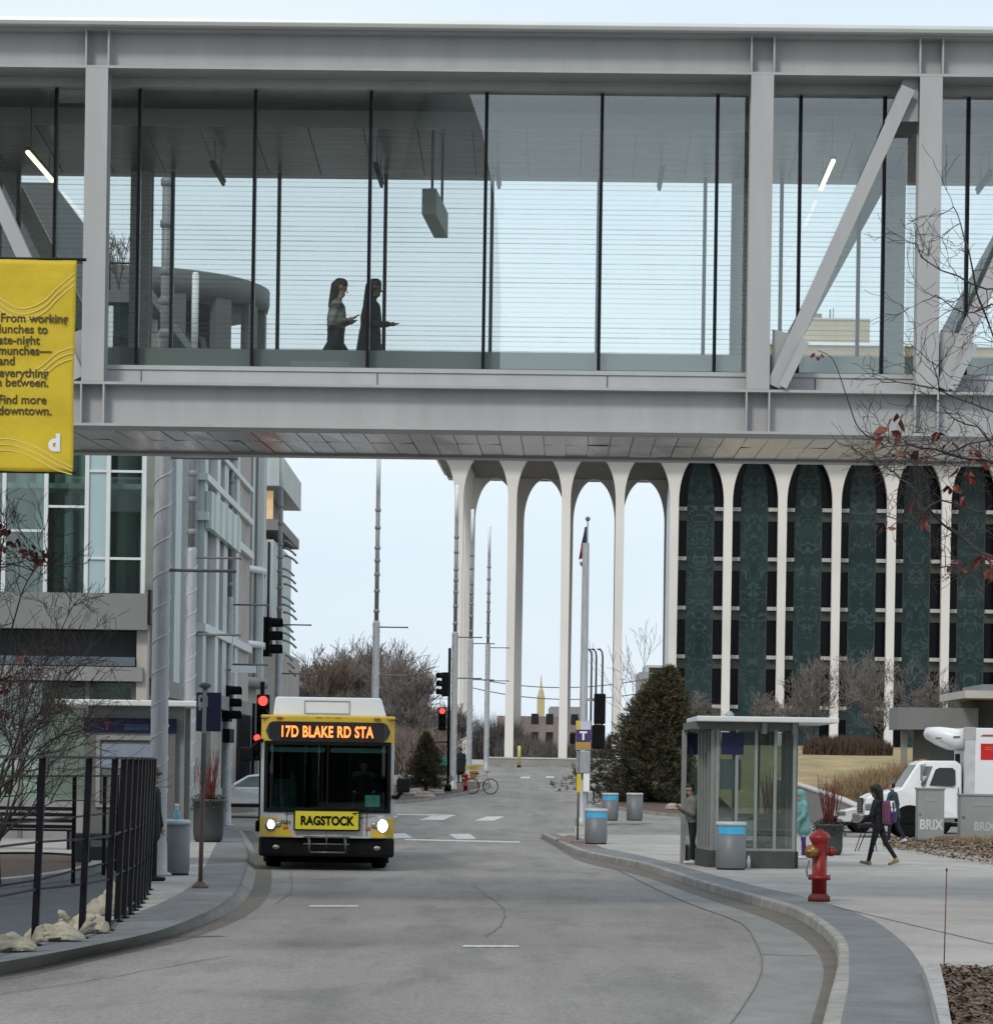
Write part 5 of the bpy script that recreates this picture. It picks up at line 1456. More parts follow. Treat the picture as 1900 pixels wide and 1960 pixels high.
# ---- signal pole on the right with poster sign and cabinet
pb = G(1113, 1600, KH)
o = thing('utility_pole', 'tall plain galvanised pole with square top behind the bus stop poster', 'pole', pb)
zt_ = EYE + (PV - 1037) * pb.y / F - pb.z
m = MB(); m.lathe([(.20, 0), (.20, .5), (.125, .55), (.10, zt_)], (0, 0, 0), 18); m.build('pole', M_galv, o)
m = MB(); m.cbox(-.22, .22, -.2, .2, 0, .28, .02); m.build('base', M_conc, o)
def rel(u, v, base): q = V(u, v, base.y); return q.x - base.x, q.z - base.z
x, z = rel(1146, 1381, pb)
for vv0, vv1, uu0, uu1 in ((1328, 1386, 1136, 1159), (1388, 1433, 1132, 1158)):
    x0_, z0_ = rel(uu0, vv1, pb); x1_, z1_ = rel(uu1, vv0, pb)
    m = MB(); m.cbox(x0_, x1_, -.12, .16, z0_, z1_, .04); 
    hb = m.build('signal_back', M_sig, o)
    m = MB()
    for k in range(3):
        zz = z0_ + (z1_ - z0_) * (k + .5) / 3
        m.tube([((x0_ + x1_) / 2, .16, zz), ((x0_ + x1_) / 2, .42, zz)], .14, 12)
    m.build('visor', M_sig, hb)
x0_, z0_ = rel(1090, 1424, pb); x1_, z1_ = rel(1101, 1404, pb)
m = MB(); m.cbox(x0_, x1_, -.1, .15, z0_, z1_, .03); m.build('walk_signal', M_sig, o)
for vv in (1340, 1420):
    x0_, z0_ = rel(1118, vv, pb); x1_, _ = rel(1140, vv, pb)
    m = MB(); m.tube([(0, 0, z0_), (x1_, 0, z0_)], .03, 6); m.build('bracket', M_galv, o)
x0_, z0_ = rel(1102, 1480, pb); x1_, z1_ = rel(1129, 1438, pb)
m = MB(); m.cbox(x0_, x1_, -.32, -.12, z0_, z1_, .02); m.build('control_cabinet', M_galv, o)
x0_, z0_ = rel(1115, 1516, pb); x1_, z1_ = rel(1128, 1479, pb)
m = MB(); m.cbox(x0_, x1_, -.30, -.12, z0_, z1_, .03); m.build('push_button_box', M_white, o)
pq = G(1105, 1613, KH)
for u, lab in ((1130, 'leftmost thin curved lamp post rising right of the tall plain pole'), (1139, 'middle thin curved lamp post right of the tall plain pole'), (1151, 'rightmost of three thin curved lamp posts right of the tall plain pole')):
    q = V(u, 1400, 262); hq = V(u, 1243, 262).z - 2.3
    o = thing('lamp_post', lab, 'lamp post', (q.x, 262, 2.3), 0, 'thin far lamp posts')
    m = MB(); m.tube([(0, 0, 0), (0, 0, hq - .6), (-.06, 0, hq - .2), (-.25, 0, hq)], [.10, .08, .07, .06], 7); m.build('post', M_alud, o)
    m = MB(); m.ball((-.3, 0, hq), .12, 8, 6, (1.6, 1, .6)); m.build('lamp_head', M_alud, o)
for k, (v0, v1, lab) in enumerate(((1294, 1276, 'upper thin overhead wire crossing behind the arches'), (1313, 1303, 'lower thin overhead wire crossing behind the arches'))):
    a, b = V(905, v0 + 4, 300), V(1300, v1 + 8, 300)
    pts = [a.lerp(b, t / 20) - Vector((0, 0, 1.2 * (1 - (t / 10 - 1) ** 2))) for t in range(21)]
    o = thing('power_line', lab, 'wire', a, 0, 'overhead wires behind the arches')
    MB().tube([q - a for q in pts], .045, 4).build('wire', M_alud, o)
fp = V(1118, 1440, 210)
fl_ = thing('flagpole', 'slim flagpole with ball top and limp striped flag behind the tall plain pole', 'flagpole', (fp.x, 210, 2.3))
zf9 = V(1118, 996, 210).z - 2.3
m = MB(); m.lathe([(.10, 0), (.05, zf9)], (0, 0, 0), 10); m.build('pole', M_alu, fl_)
m = MB(); m.ball((0, 0, zf9 + .1), .16, 12, 8); m.build('finial', M_alud, fl_)
def flag_part(name, mt, z0, z1, w0, w1, y_):
    m = MB(); A_, B_ = [], []
    for k in range(13):
        t = k / 12; z = z1 + (z0 - z1) * t; wv_ = w0 + (w1 - w0) * t
        A_.append((-.05, y_ + .05 * math.sin(6 * t), z)); B_.append((-.05 - wv_, y_ + .12 * math.sin(7 * t + 1), z - .25 * wv_))
    m.strip(A_, B_, 3); q = m.build(name, mt, fl_); sd = q.modifiers.new('solid', 'SOLIDIFY'); sd.thickness = .02
flag_part('flag_canton', M_navy0, zf9 - 1.5, zf9 - .4, .12, .35, 0)
M_flr = mat('flag_red', (.16, .02, .025), .7)
flag_part('flag_stripe', M_flr, zf9 - 2.4, zf9 - 1.48, .34, .50, .03)
flag_part('flag_stripe', M_white, zf9 - 2.75, zf9 - 2.38, .50, .40, .05)
flag_part('flag_stripe', M_flr, zf9 - 3.1, zf9 - 2.73, .42, .2, .02)
o = thing('bus_stop_sign', 'bus stop post with purple, yellow and white transit poster on the right corner', 'sign', pq)
def relq(u, v): return rel(u, v, pq)
x0_, z0_ = relq(1107, 1470)
m = MB(); m.tube([(0, 0, 0), (0, 0, relq(1105, 1380)[1])], .028, 8); m.lathe([(.18, 0), (.18, .03), (.05, .06)], (0, 0, 0), 12); m.build('post', M_alud, o)
x0_, zb0_ = relq(1101, 1436); x1_, zt0_ = relq(1131, 1380)
M_pur = mat('poster_purple', (.055, .03, .13), .5); M_gold = mat('poster_gold', (.42, .25, .05), .5); M_pblue = mat('poster_pale', (.50, .52, .60), .5)
hh_ = zt0_ - zb0_
m = MB(); m.cbox(x0_, x1_, -.06, -.03, zb0_, zt0_, .006); po = m.build('poster', M_alu, o)
for nm_, a, b, mt_, xa, xb in (('top_field', .70, .98, M_pblue, .28, .98), ('corner_field', .70, .98, M_yel, .02, .27), ('middle_field', .28, .69, M_pur, .02, .98), ('lower_field', .06, .27, M_gold, .02, .98)):
    MB().box(x0_ + (x1_ - x0_) * xa, x0_ + (x1_ - x0_) * xb, -.066, -.061, zb0_ + hh_ * a, zb0_ + hh_ * b).build(nm_, mt_, po)
text('T', .30, M_white, facing((x0_ + x1_) / 2, -.068, zb0_ + hh_ * .36), 'emblem', po, align='CENTER', bold=.012)
x0_, z0_ = relq(1103, 1517); x1_, z1_ = relq(1112, 1482)
MB().cbox(x0_, x1_, -.04, -.03, z0_, z1_, .004).build('small_yellow_sign', M_yel, o)
# parking meter with hoop
pm2 = G(1128, 1580, KH)
o = thing('parking_meter', 'grey parking meter on a post behind the right-hand trash bin', 'parking meter', pm2)
zm = EYE + (PV - 1508) * pm2.y / F - pm2.z
m = MB(); m.tube([(0, 0, 0), (0, 0, zm - .45)], .05, 10); m.build('post', M_galv, o)
m = MB(); m.cbox(-.09, .09, -.08, .08, zm - .46, zm - .06, .06); m.build('meter_head', M_galv, o)
m = MB(); m.tube([(.11 * math.cos(a) * 1.3, .12, zm - .2 + .24 * math.sin(a)) for a in [2 * PI * k / 20 for k in range(21)]], .025, 6); m.build('hoop', M_black, o)

# ---- navy bus stop flag on the left
pl = G(383, 1700, KH)
o = thing('bus_stop_flag', 'navy blue bus stop sign with white bus symbol on a thin post on the left', 'sign', pl)
def rell(u, v): return rel(u, v, pl)
zt_ = rell(398, 1312)[1]
m = MB(); m.tube([(0, 0, 0), (0.02, 0, rell(391, 1500)[1])], .034, 8); m.lathe([(.13, 0), (.12, .03), (.05, .10)], (0, 0, 0), 10); m.build('post', mat('rusty_post', (.13, .085, .075), .7, .2, .25, 3), o)
m = MB(); m.tube([(0.02, 0, rell(391, 1500)[1]), (.03, 0, zt_)], .042, 8); m.ball((.03, 0, zt_), .10, 12, 8, (1, 1, .5)); m.build('upper_post', M_alud, o)
x0_, z0_ = rell(375, 1400); x1_, z1_ = rell(424, 1326)
M_navy = mat('sign_navy', (.008, .012, .055), .45, 0, .15, 3)
m = MB(); m.cbox(x0_, x1_, -.02, .01, z0_, z1_, .008); bf = m.build('sign_board', M_navy, o)
m = MB(); m.box(-.0, .06, -.06, -.022, z0_ - .03, z1_ + .03); m.build('bracket', M_alu, o)
M_ltb = mat('sign_symbol', (.42, .46, .56), .5)
bx0_, bz0_ = rell(379, 1360); bx1_, bz1_ = rell(398, 1330)
m = MB(); ring(m, rrect(bx0_, bx1_, bz0_ + .04, bz1_, .04), rrect(bx0_ + .03, bx1_ - .03, bz0_ + .13, bz1_ - .05, .02), -.028, -.0205); sy = m.build('bus_symbol', M_ltb, bf)
m = MB(); m.box(bx0_ + .015, bx0_ + .045, -.027, -.0205, bz0_, bz0_ + .05); m.box(bx1_ - .045, bx1_ - .015, -.027, -.0205, bz0_, bz0_ + .05); m.build('symbol_wheels', M_ltb, sy)

# ---- trash bins
M_bin = mat('bin_grey', (.155, .165, .175), .5, .15, .08, 3)
M_binl = mat('bin_lid', (.42, .46, .47), .45, .1, .06, 3)
M_blue = mat('bin_sticker', (.03, .32, .62), .5, 0, .25, 5, col2=(.10, .48, .72))
def trash_bin(label, u, v, hpx, band=True, loc=None):
    p = G(u, v, KH) if loc is None else loc
    h = hpx * p.y / F
    r_ = .29
    o = thing('trash_bin', label, 'trash bin', p, 0, 'grey round trash bins')
    m = MB(); m.lathe([(r_ * .92, 0), (r_ * .94, .04), (r_, .10), (r_, h - .09)], (0, 0, 0), 32); m.build('body', M_bin, o)
    m = MB(); m.lathe([(r_ * .99, h - .088), (r_ * 1.05, h - .07), (r_ * 1.05, h - .03), (r_ * .96, h), (r_ * .5, h - .01), (r_ * .48, h - .06)], (0, 0, 0), 32); m.build('lid', M_binl, o)
    m = MB(); m.lathe([(r_ * .95, -.0), (r_ * .95, .035)], (0, 0, 0), 24); m.build('base_ring', M_dark, o)
    if band:
        A_ = [R(-150 + 125 * k / 14) for k in range(15)]
        m = MB(); m.strip([((r_ + .004) * math.cos(a), (r_ + .004) * math.sin(a), h * .74) for a in A_], [((r_ + .004) * math.cos(a), (r_ + .004) * math.sin(a), h * .90) for a in A_]); m.build('blue_sticker', M_blue, o)
    return o, p, h
tb1, p1, h1 = trash_bin('grey trash bin without sticker beside the thick left pole, water bottle on top', 330, 1675, 106, False)
trash_bin('grey trash bin with blue band in front of the glass shelter', 1398, 1665, 92)
trash_bin('grey trash bin with blue band at the right street corner under the transit poster', 1140, 1616, 68)
trash_bin('farther grey trash bin with blue band in front of the dark conifer', 1167, 1571, 53)
trash_bin('plain grey trash bin without blue band near the dark conifer', 1214, 1571, 53, False)
M_bot = mat('bottle_blue', (.10, .42, .62), .15); 
o = thing('water_bottle', 'small blue drink bottle standing on the left trash bin', 'bottle', (p1.x + .06, p1.y, p1.z + h1 + .0))
m = MB(); m.lathe([(.045, 0), (.05, .01), (.05, .13), (.03, .17)], (0, 0, 0), 14); m.build('body', M_bot, o)
m = MB(); m.lathe([(.05, .131), (.03, .19), (.028, .22)], (0, 0, 0), 14); m.build('neck', mat('bottle_clear', (.45, .52, .5), .2), o)
m = MB(); m.lathe([(.036, .22), (.036, .27)], (0, 0, 0), 12); m.build('cap', M_white, o)

# ---- planters with red winter twigs
M_pot = mat('planter_dark', (.045, .048, .050), .6, 0, .15, 4)
M_twig = mat('twig_red', (.13, .025, .022), .7, 0, .4, 10)
M_spr = mat('fir_sprigs', (.05, .055, .022), .8, 0, .4, 10, island=.5)
def planter(label, p, wd, h, twh, seed):
    random.seed(seed)
    o = thing('planter', label, 'planter', p, 0, 'dark planters with red twigs')
    m = MB(); m.lathe([(wd * .40, 0), (wd * .47, .06), (wd * .5, h * .25), (wd * .5, h - .08), (wd * .54, h - .06), (wd * .54, h), (wd * .44, h), (wd * .43, h - .1)], (0, 0, 0), 28); m.build('pot', M_pot, o)
    m = MB()
    for _ in range(40):
        a = random.random() * 2 * PI; r_ = random.random() * wd * .26; ln = twh * random.uniform(.45, 1); sp = random.uniform(.02, .34)
        b_ = Vector((r_ * math.cos(a), r_ * math.sin(a), h - .05)); tp = b_ + Vector((math.cos(a) * sp * ln * .7, math.sin(a) * sp * ln * .7, ln))
        mid = (b_ + tp) / 2 + Vector((random.uniform(-.03, .03), random.uniform(-.03, .03), 0))
        m.tube([b_, mid, tp], [.011, .008, .003], 4, False)
        if random.random() < .6:
            e_ = mid + Vector((random.uniform(-.15, .15), random.uniform(-.15, .15), ln * .32)); m.tube([mid, e_], [.007, .003], 4, False)
    m.build('red_twigs', M_twig, o)
    m = MB()
    for _ in range(900):
        a = random.random() * 2 * PI; r_ = wd * random.uniform(.1, .62); z = h - .05 + random.uniform(-.16, .16) - max(0, r_ - wd * .45) * .8
        c = Vector((r_ * math.cos(a), r_ * math.sin(a), z)); d = Vector((random.uniform(-1, 1), random.uniform(-1, 1), random.uniform(-.6, .9))).normalized() * .07
        n_v = d.cross(Vector((random.random(), random.random(), 1))).normalized() * .016
        m.add([c - n_v, c + n_v, c + d], [(0, 1, 2)])
    m.build('evergreen_sprigs', M_spr, o, fix=False)
    return o
p = G(398, 1612, KH); planter('dark planter of red twigs on the left pavement behind the bus stop post', p, 58 * p.y / F, 82 * p.y / F, 1.35, 1)
p = G(1586, 1637, KH); planter('dark planter of red twigs half hidden behind the red hydrant', p, 52 * p.y / F, 60 * p.y / F, 1.25, 2)
p = G(1475, 1625, KH); planter('dark planter with red twigs seen through the shelter glass', p, .7, .75, 1.5, 3)
p = G(350, 1600, KH); planter('dark planter with red twigs half hidden by the left shelter wall', p, .75, .9, 1.4, 4)

# ---- fire hydrants
M_hyd = mat('hydrant_red', (.23, .016, .016), .45, 0, .25, 6, .05, 30)
M_hyd2 = mat('hydrant_base_rust', (.10, .02, .016), .7, 0, .3, 8)
M_brass = mat('brass', (.30, .16, .055), .4, .6, .25, 12)
def hydrant(label, p, h, cat='fire hydrant'):
    o = thing('fire_hydrant', label, cat, p, 0, 'red fire hydrants'); k = h
    m = MB(); m.lathe([(.155 * k, 0), (.155 * k, .07 * k), (.12 * k, .10 * k), (.115 * k, .11 * k)], (0, 0, 0), 24); m.build('base', M_hyd2, o)
    m = MB(); m.lathe([(.105 * k, .10 * k), (.105 * k, .31 * k), (.155 * k, .315 * k), (.155 * k, .36 * k), (.105 * k, .365 * k), (.105 * k, .80 * k), (.118 * k, .82 * k), (.15 * k, .88 * k), (.15 * k, .905 * k), (.13 * k, .93 * k), (.11 * k, .96 * k), (.05 * k, .985 * k), (.045 * k, 1.0 * k), (.01, 1.01 * k)], (0, 0, 0), 24); m.build('barrel', M_hyd, o)
    m = MB()
    for q in range(8): m.tube([(.14 * k * math.cos(q * PI / 4), .14 * k * math.sin(q * PI / 4), .30 * k), (.14 * k * math.cos(q * PI / 4), .14 * k * math.sin(q * PI / 4), .375 * k)], .014 * k, 6)
    m.build('bolts', M_hyd2, o)
    for a, r_, ln in ((-135, .085, .17), (10, .06, .15), (160, .06, .10)):
        Mz = Matrix.Rotation(R(a), 4, 'Z') @ Matrix.Translation((0, 0, .70 * k)) @ Matrix.Rotation(PI / 2, 4, 'Y')
        m = MB(); m.lathe([(r_ * k, .06 * k), (r_ * k, (.06 + ln * .5) * k)], (0, 0, 0), 16, True, Mz); oo = m.build('outlet', M_hyd, o)
        m = MB(); m.lathe([(r_ * 1.12 * k, (.06 + ln * .5) * k), (r_ * 1.12 * k, (.06 + ln * .9) * k), (r_ * .5 * k, (.06 + ln) * k), (.03 * k, (.06 + ln) * k), (.03 * k, (.1 + ln) * k)], (0, 0, 0), 12, True, Mz); m.build('cap', M_brass if a < 0 else M_hyd, oo)
    m = MB(); m.tube([(-.15 * k, -.1 * k, .58 * k), (-.19 * k, -.1 * k, .45 * k), (-.18 * k, -.1 * k, .36 * k), (-.14 * k, -.1 * k, .34 * k)], .012 * k, 5); m.build('chain', M_alud, o)
    return o
p = G(1567, 1726, KH); hydrant('large red fire hydrant with brass side cap on the right pavement', p, 137 * p.y / F)
p = V(891, 1504, 146); hydrant('tiny red hydrant beside the bicycle on the far left corner', Vector((p.x, 146, gz(146) + .1)), .85)

# ---- glass bus shelter on the right
M_shg = glass('shelter_glass', (.80, .86, .84), .10, tintmix=.07, haze=(.22, .23, .22))
M_shf = mat('shelter_frame', (.27, .285, .275), .45, .25, .1, 3)
M_shd = mat('shelter_fascia', (.13, .13, .12), .5, .1, .12, 2)
M_shb = mat('shelter_base', (.055, .06, .06), .7, 0, .25, 3)
M_map = mat('map_panel', (.20, .24, .30), .5, 0, .15, 4)
sb = G(1367, 1661, KH); DS = sb.y
sh = thing('bus_shelter', 'grey glass bus shelter with flat white roof on the right pavement', 'bus shelter', sb)
def sl(u, v, dy=0): q = V(u, v, DS + dy); return q.x - sb.x, q.z - sb.z
zr = sl(1440, 1378)[1]; zf_ = sl(1440, 1397)[1]; zbs = sl(1440, 1629)[1]
xL = 0.0; xRr = sl(1521, 1600)[0]; xl2 = sl(1337, 1600, 1.6)[0]; xl3 = sl(1306, 1600, 2.6)[0]
DP = 2.6
def wall_seg(a, b, nmull, base=True, header=None, mapp=False):
    a, b = Vector((*a, 0)), Vector((*b, 0)); d = b - a; ln = d.length; ang = math.atan2(d.y, d.x)
    M = Matrix.Translation(a) @ Matrix.Rotation(ang, 4, 'Z')
    if base: m = MB(); m.cbox(0, ln, -.08, .08, 0, zbs, .01, M); m.build('base_panel', M_shb, sh)
    m = MB(); m.box(0.03, ln - .03, -.012, .012, zbs + .04, zf_ - .02, M); m.build('glass_pane', M_shg, sh)
    for k in range(nmull + 1):
        x = .03 + (ln - .06) * k / nmull
        m = MB(); m.box(x - .03, x + .03, -.045, .045, zbs, zf_ - .005, M); m.build('mullion', M_shf, sh)
    m = MB(); m.box(.061, ln - .061, -.04, .04, zbs + .002, zbs + .05, M); m.build('bottom_rail', M_shf, sh)
    if header:
        m = MB(); m.box(header[0] * ln, header[1] * ln, -.055, -.048, zf_ - .50, zf_ - .06, M); m.build('navy_header', M_navy, sh)
    if mapp:
        m = MB(); m.box(.06 * ln, .32 * ln, .05, .06, 1.55, 2.15, M); m.build('map_panel', M_map, sh)
wall_seg((xL, 0), (xRr, 0), 4, header=(.06, .34), mapp=True)
wall_seg((xl2, 1.6), (xL - .05, 0.02), 4)
wall_seg((xl3, DP), (xRr, DP), 4, header=(.02, .16))
wall_seg((xRr, .10), (xRr, DP - .1), 2)
m = MB(); m.cbox(xL - .42, xRr + .78, -.55, DP + .4, zr - .05, zr + .055, .02); m.build('roof', mat('shelter_roof', (.66, .68, .67), .45, .1, .05, 2), sh)
m = MB(); m.box(xl3 - .02, xRr + .04, -.06, DP + .06, zf_, zr - .052); m.build('fascia', M_shd, sh)
for u in (1462, 1520):
    x = sl(u, 1390)[0]; m = MB(); m.cbox(x - .05, x + .05, -.14, .05, zf_ - .08, zr - .053, .01); m.build('roof_bracket', M_shf, sh)
m = MB(); m.box(xl3 - .05, xl3 + .05, DP - .2, DP - .1, 0, zf_); m.build('corner_post', M_shf, sh)
m = MB(); m.box(.25, xRr - .2, DP - .6, DP - .25, .42, .50); m.box(.4, .48, DP - .5, DP - .35, 0, .42); m.box(xRr - .5, xRr - .42, DP - .5, DP - .35, 0, .42); m.build('bench', M_shb, sh)
m = MB(); m.lathe([(.09, 0), (.09, .06), (.03, .12)], (sl(1400, 1366)[0], .6, zr + .055), 10); m.build('roof_light', M_alu, sh)
# small bottle left on the pavement edge of the shelter
bo_ = G(1429, 1661, KH)
o = thing('plastic_bottle', 'clear plastic bottle on the ledge of the right shelter base', 'bottle', (bo_.x, sb.y - .13, sb.z))
m = MB(); m.lathe([(.035, zbs * 0), (.04, .01), (.04, .17), (.018, .21), (.018, .25)], (0, 0, 0), 12); m.build('body', mat('bottle_clear2', (.42, .46, .46), .2), o)

# ---- left shelter / kiosk
kb_ = G(250, 1655, KH); DK = kb_.y
ks = thing('bus_shelter', 'grey bus shelter with navy header and map panel on the left pavement', 'bus shelter', kb_)
def kl(u, v, dy=0): q = V(u, v, DK + dy); return q.x - kb_.x, q.z - kb_.z
a0, z0_ = kl(160, 1476); a1, _ = kl(335, 1476)
zt1 = kl(200, 1376)[1]
m = MB(); m.cbox(a0, a1, 0, .16, .0, zt1, .01); m.build('end_wall', M_alud, ks)
m = MB(); m.box(a0 + .0, a1 + .02, -.02, -.002, kl(200, 1402)[1], kl(200, 1374)[1]); hd = m.build('navy_header', M_navy, ks)
x, z = kl(199, 1396); text('T', .20, mat('emblem_red', (.35, .06, .06), .5), facing(x, -.022, z), 'emblem', hd, bold=.006)
m = MB(); m.box(kl(238, 1390)[0], kl(285, 1390)[0], -.024, -.0205, kl(238, 1397)[1], kl(238, 1386)[1]); m.build('header_line', mat('header_text', (.05, .08, .16), .5), hd)
m = MB(); ring(m, [(kl(183, 1545)[0], kl(183, 1545)[1]), (kl(300, 1545)[0], kl(183, 1545)[1]), (kl(300, 1545)[0], kl(183, 1407)[1]), (kl(183, 1545)[0], kl(183, 1407)[1])],
              [(kl(191, 1540)[0], kl(191, 1540)[1]), (kl(292, 1540)[0], kl(191, 1540)[1]), (kl(292, 1540)[0], kl(191, 1416)[1]), (kl(191, 1540)[0], kl(191, 1416)[1])], -.05, -.001)
m.build('map_frame', M_alu, ks)
m = MB(); m.box(kl(194, 1460)[0], kl(290, 1460)[0], -.02, -.003, kl(200, 1470)[1], kl(200, 1424)[1]); m.build('map_panel', mat('map_blue', (.24, .28, .36), .5, 0, .12, 5), ks)
m = MB(); m.cbox(kl(112, 1345)[0], kl(395, 1345)[0], -.5, 2.2, kl(250, 1352)[1], kl(250, 1341)[1], .02); m.build('roof', mat('shelter_roof', (.66, .68, .67)), ks)
m = MB(); m.box(a0 + .05, a1 + .15, .17, .28, .0, kl(250, 1352)[1] - .002); m.box(a1 + .03, a1 + .13, 1.5, 1.6, 0, kl(250, 1352)[1] - .002); m.build('post', M_shf, ks)
m = MB(); m.box(a1 + .05, a1 + .07, .30, 1.48, .3, kl(250, 1380)[1]); m.build('glass_pane', M_shg, ks)
# bench back and box behind the railing
bn = G(60, 1625, KH)
o = thing('slatted_bench', 'dark slatted bench half hidden behind the black railing', 'bench', bn)
m = MB()
for k in range(4): m.box(-1.2, .95, 0, .04, .45 + k * .13, .53 + k * .13)
m.build('backrest', M_rail, o)
m = MB()
for k in range(3): m.box(-1.2, .95, -.45 + k * .15, -.33 + k * .15, .40, .44)
m.build('seat', M_rail, o)
for x in (-1.1, .85): m = MB(); m.box(x - .03, x + .03, -.4, .04, 0, .40); m.build('leg', M_rail, o)
nb_ = G(178, 1661, KH)
o = thing('litter_box', 'black street box standing on the pavement behind the railing', 'box', nb_)
m = MB(); m.cbox(-.36, 1.0, -.25, .25, .0, .62, .03); m.build('body', mat('box_black', (.02, .022, .026), .5, 0, .2, 4), o)
m = MB(); m.box(-.02, .32, -.26, -.251, .38, .50); m.build('slot_plate', M_alud, o)

# ---- grey cabinets with white graffiti letters
M_cab = mat('cabinet_grey', (.27, .285, .28), .55, .1, .08, 2)
M_graf = mat('graffiti_white', (.55, .57, .55), .7)
def cabinet(label, u0, u1, v0, v1, word, a_, mg):
    p = G((u0 + u1) / 2, v1, KH); s = p.y / F
    w_ = (u1 - u0) * s; h = (v1 - v0) * s
    o = thing('utility_cabinet', label, 'utility cabinet', p, 0, 'grey utility cabinets')
    m = MB(); m.cbox(-w_ / 2, w_ / 2, 0, .6, .04, h - .06, .015); m.build('body', M_cab, o)
    m = MB(); m.cbox(-w_ / 2 - .03, w_ / 2 + .03, -.03, .63, h - .06, h, .012); m.build('lid', M_cab, o)
    m = MB(); m.box(-w_ / 2 - .04, w_ / 2 + .04, -.05, .65, 0, .04); m.build('plinth', M_concg, o)
    m = MB(); m.box(-w_ * .25, w_ * .22, -.008, -.001, h * .74, h * .82); m.build('plate', M_alu, o)
    m = MB(); m.box(-w_ * .46, -w_ * .40, -.02, -.001, h * .48, h * .52); m.build('latch', M_alud, o)
    text(word, h * .26, mg, facing(a_ * w_, -.006, h * .22), 'graffiti', o, align='CENTER', bold=.012, sx=.8)
    return o
cabinet('grey utility cabinet with bold white graffiti letters in front of the truck', 1756, 1806, 1508, 1610, 'BRIX', 0, M_graf)
cabinet('grey utility cabinet with faded graffiti letters at the right picture edge', 1837, 1925, 1520, 1610, 'BRIX', 0.02, mat('graffiti_faded', (.42, .44, .43), .7))
ub = G(1908, 1838, KH)
o = thing('marker_post', 'thin rusty marker stake standing upright on the right pavement', 'stake', G(1806, 1862, KH))
zz = 194 * G(1806, 1862, KH).y / F
m = MB(); m.tube([(0, 0, 0), (.012, 0, zz)], .006, 6); m.build('rod', mat('rust', (.16, .06, .04), .8, .2, .3, 9), o)
m = MB(); m.tube([(.012, 0, zz), (.012, 0, zz + .03)], .009, 6); m.build('cap', M_dark, o)

# ---- yellow bollard and barricade far off
p = V(993, 1470, 196)
o = thing('bollard', 'slim yellow bollard in front of the low plaza wall', 'bollard', (p.x, 196, gz(196) + .05))
m = MB(); m.lathe([(.10, .12), (.10, 1.25), (.05, 1.32)], (0, 0, 0), 12); m.build('post', mat('bollard_yellow', (.55, .50, .16), .5), o)
m = MB(); m.lathe([(.13, 0), (.13, .12)], (0, 0, 0), 12); m.build('foot', M_dark, o)
p = V(908, 1478, 152)
o = thing('barricade', 'small yellow and orange barricade standing behind the bicycle', 'barricade', (p.x, 152, gz(152) + .1))
m = MB(); m.box(-.42, .42, -.03, .03, .85, 1.05); m.build('board', mat('barricade_yellow', (.50, .38, .10), .6), o)
for x in (-.33, .33): m = MB(); m.bar((x, -.25, 0), (x, 0, 1.0), .05, .05); m.bar((x, .25, 0), (x, 0, 1.0), .05, .05); m.build('leg', M_alu, o)
m = MB(); m.prism([(-.28, .80), (.20, .80), (.1, .42), (-.2, .42)], -.02, .02); m.build('orange_panel', mat('barricade_orange', (.40, .17, .06), .6), o)

# ---- black railing in the left foreground
posts_px = [(-140, 1880), (-30, 1838), (66, 1811), (156, 1797), (206, 1782), (224, 1765), (236, 1758), (247, 1751), (255, 1744), (262, 1738), (268, 1730), (274, 1722), (279, 1713), (284, 1704)]
P_ = [G(u, v, KH) for u, v in posts_px]
fn = thing('black_railing', 'black metal railing running along the left pavement edge', 'railing', P_[2])
O_ = P_[2]
def frt(p): return EYE + (PV - 1462) * p.y / F - .0
for i, p in enumerate(P_):
    top = frt(p) - p.z
    lx, ly = p.x - O_.x, p.y - O_.y
    lean = 0.018 if 0 < i else 0
    tx = lx + .03 * top
    m = MB(); m.bar((lx, ly, 0), (tx, ly, top), .068 if i < 5 else .10, .07); m.cbox(lx - .07, lx + .07, ly - .07, ly + .07, 0, .02, .005); m.build('post', M_rail, fn)
    if i + 1 < len(P_):
        q = P_[i + 1]; qx, qy = q.x - O_.x, q.y - O_.y; tq = frt(q) - q.z
        a = Vector((tx, ly, top)); b = Vector((qx + .03 * tq, qy, tq))
        m = MB(); m.bar(a, b, .035, .03); m.bar(Vector((lx, ly, 0)).lerp(a, .55), Vector((qx, qy, 0)).lerp(b, .55), .022, .022)
        m.bar(Vector((lx, ly, 0)).lerp(a, .30), Vector((qx, qy, 0)).lerp(b, .30), .022, .022); m.bar(Vector((lx, ly, 0)).lerp(a, .02), Vector((qx, qy, 0)).lerp(b, .02), .03, .02)
        m.build('rail', M_rail, fn)
posts2 = [(-60, 1735), (72, 1712), (140, 1692), (198, 1676), (222, 1668), (240, 1662)]
P2 = [G(u, v, KH) for u, v in posts2]; Q_ = P2[1]
f2 = thing('black_railing', 'second black railing line standing behind the first along the planting bed', 'railing', Q_)
for i, p in enumerate(P2):
    top = EYE + (PV - 1470 - 13) * p.y / F - p.z - .12; a = p - Q_
    m = MB(); m.bar(a, a + Vector((0, 0, top)), .06, .06); m.build('post', M_rail, f2)
    if i + 1 < len(P2):
        q = P2[i + 1] - Q_; tq = EYE + (PV - 1470 - 13) * P2[i + 1].y / F - P2[i + 1].z - .12
        for f_ in (1.0, .62, .12):
            m = MB(); m.bar(a + Vector((0, 0, top * f_)), q + Vector((0, 0, tq * f_)), .03, .03); m.build('rail', M_rail, f2)
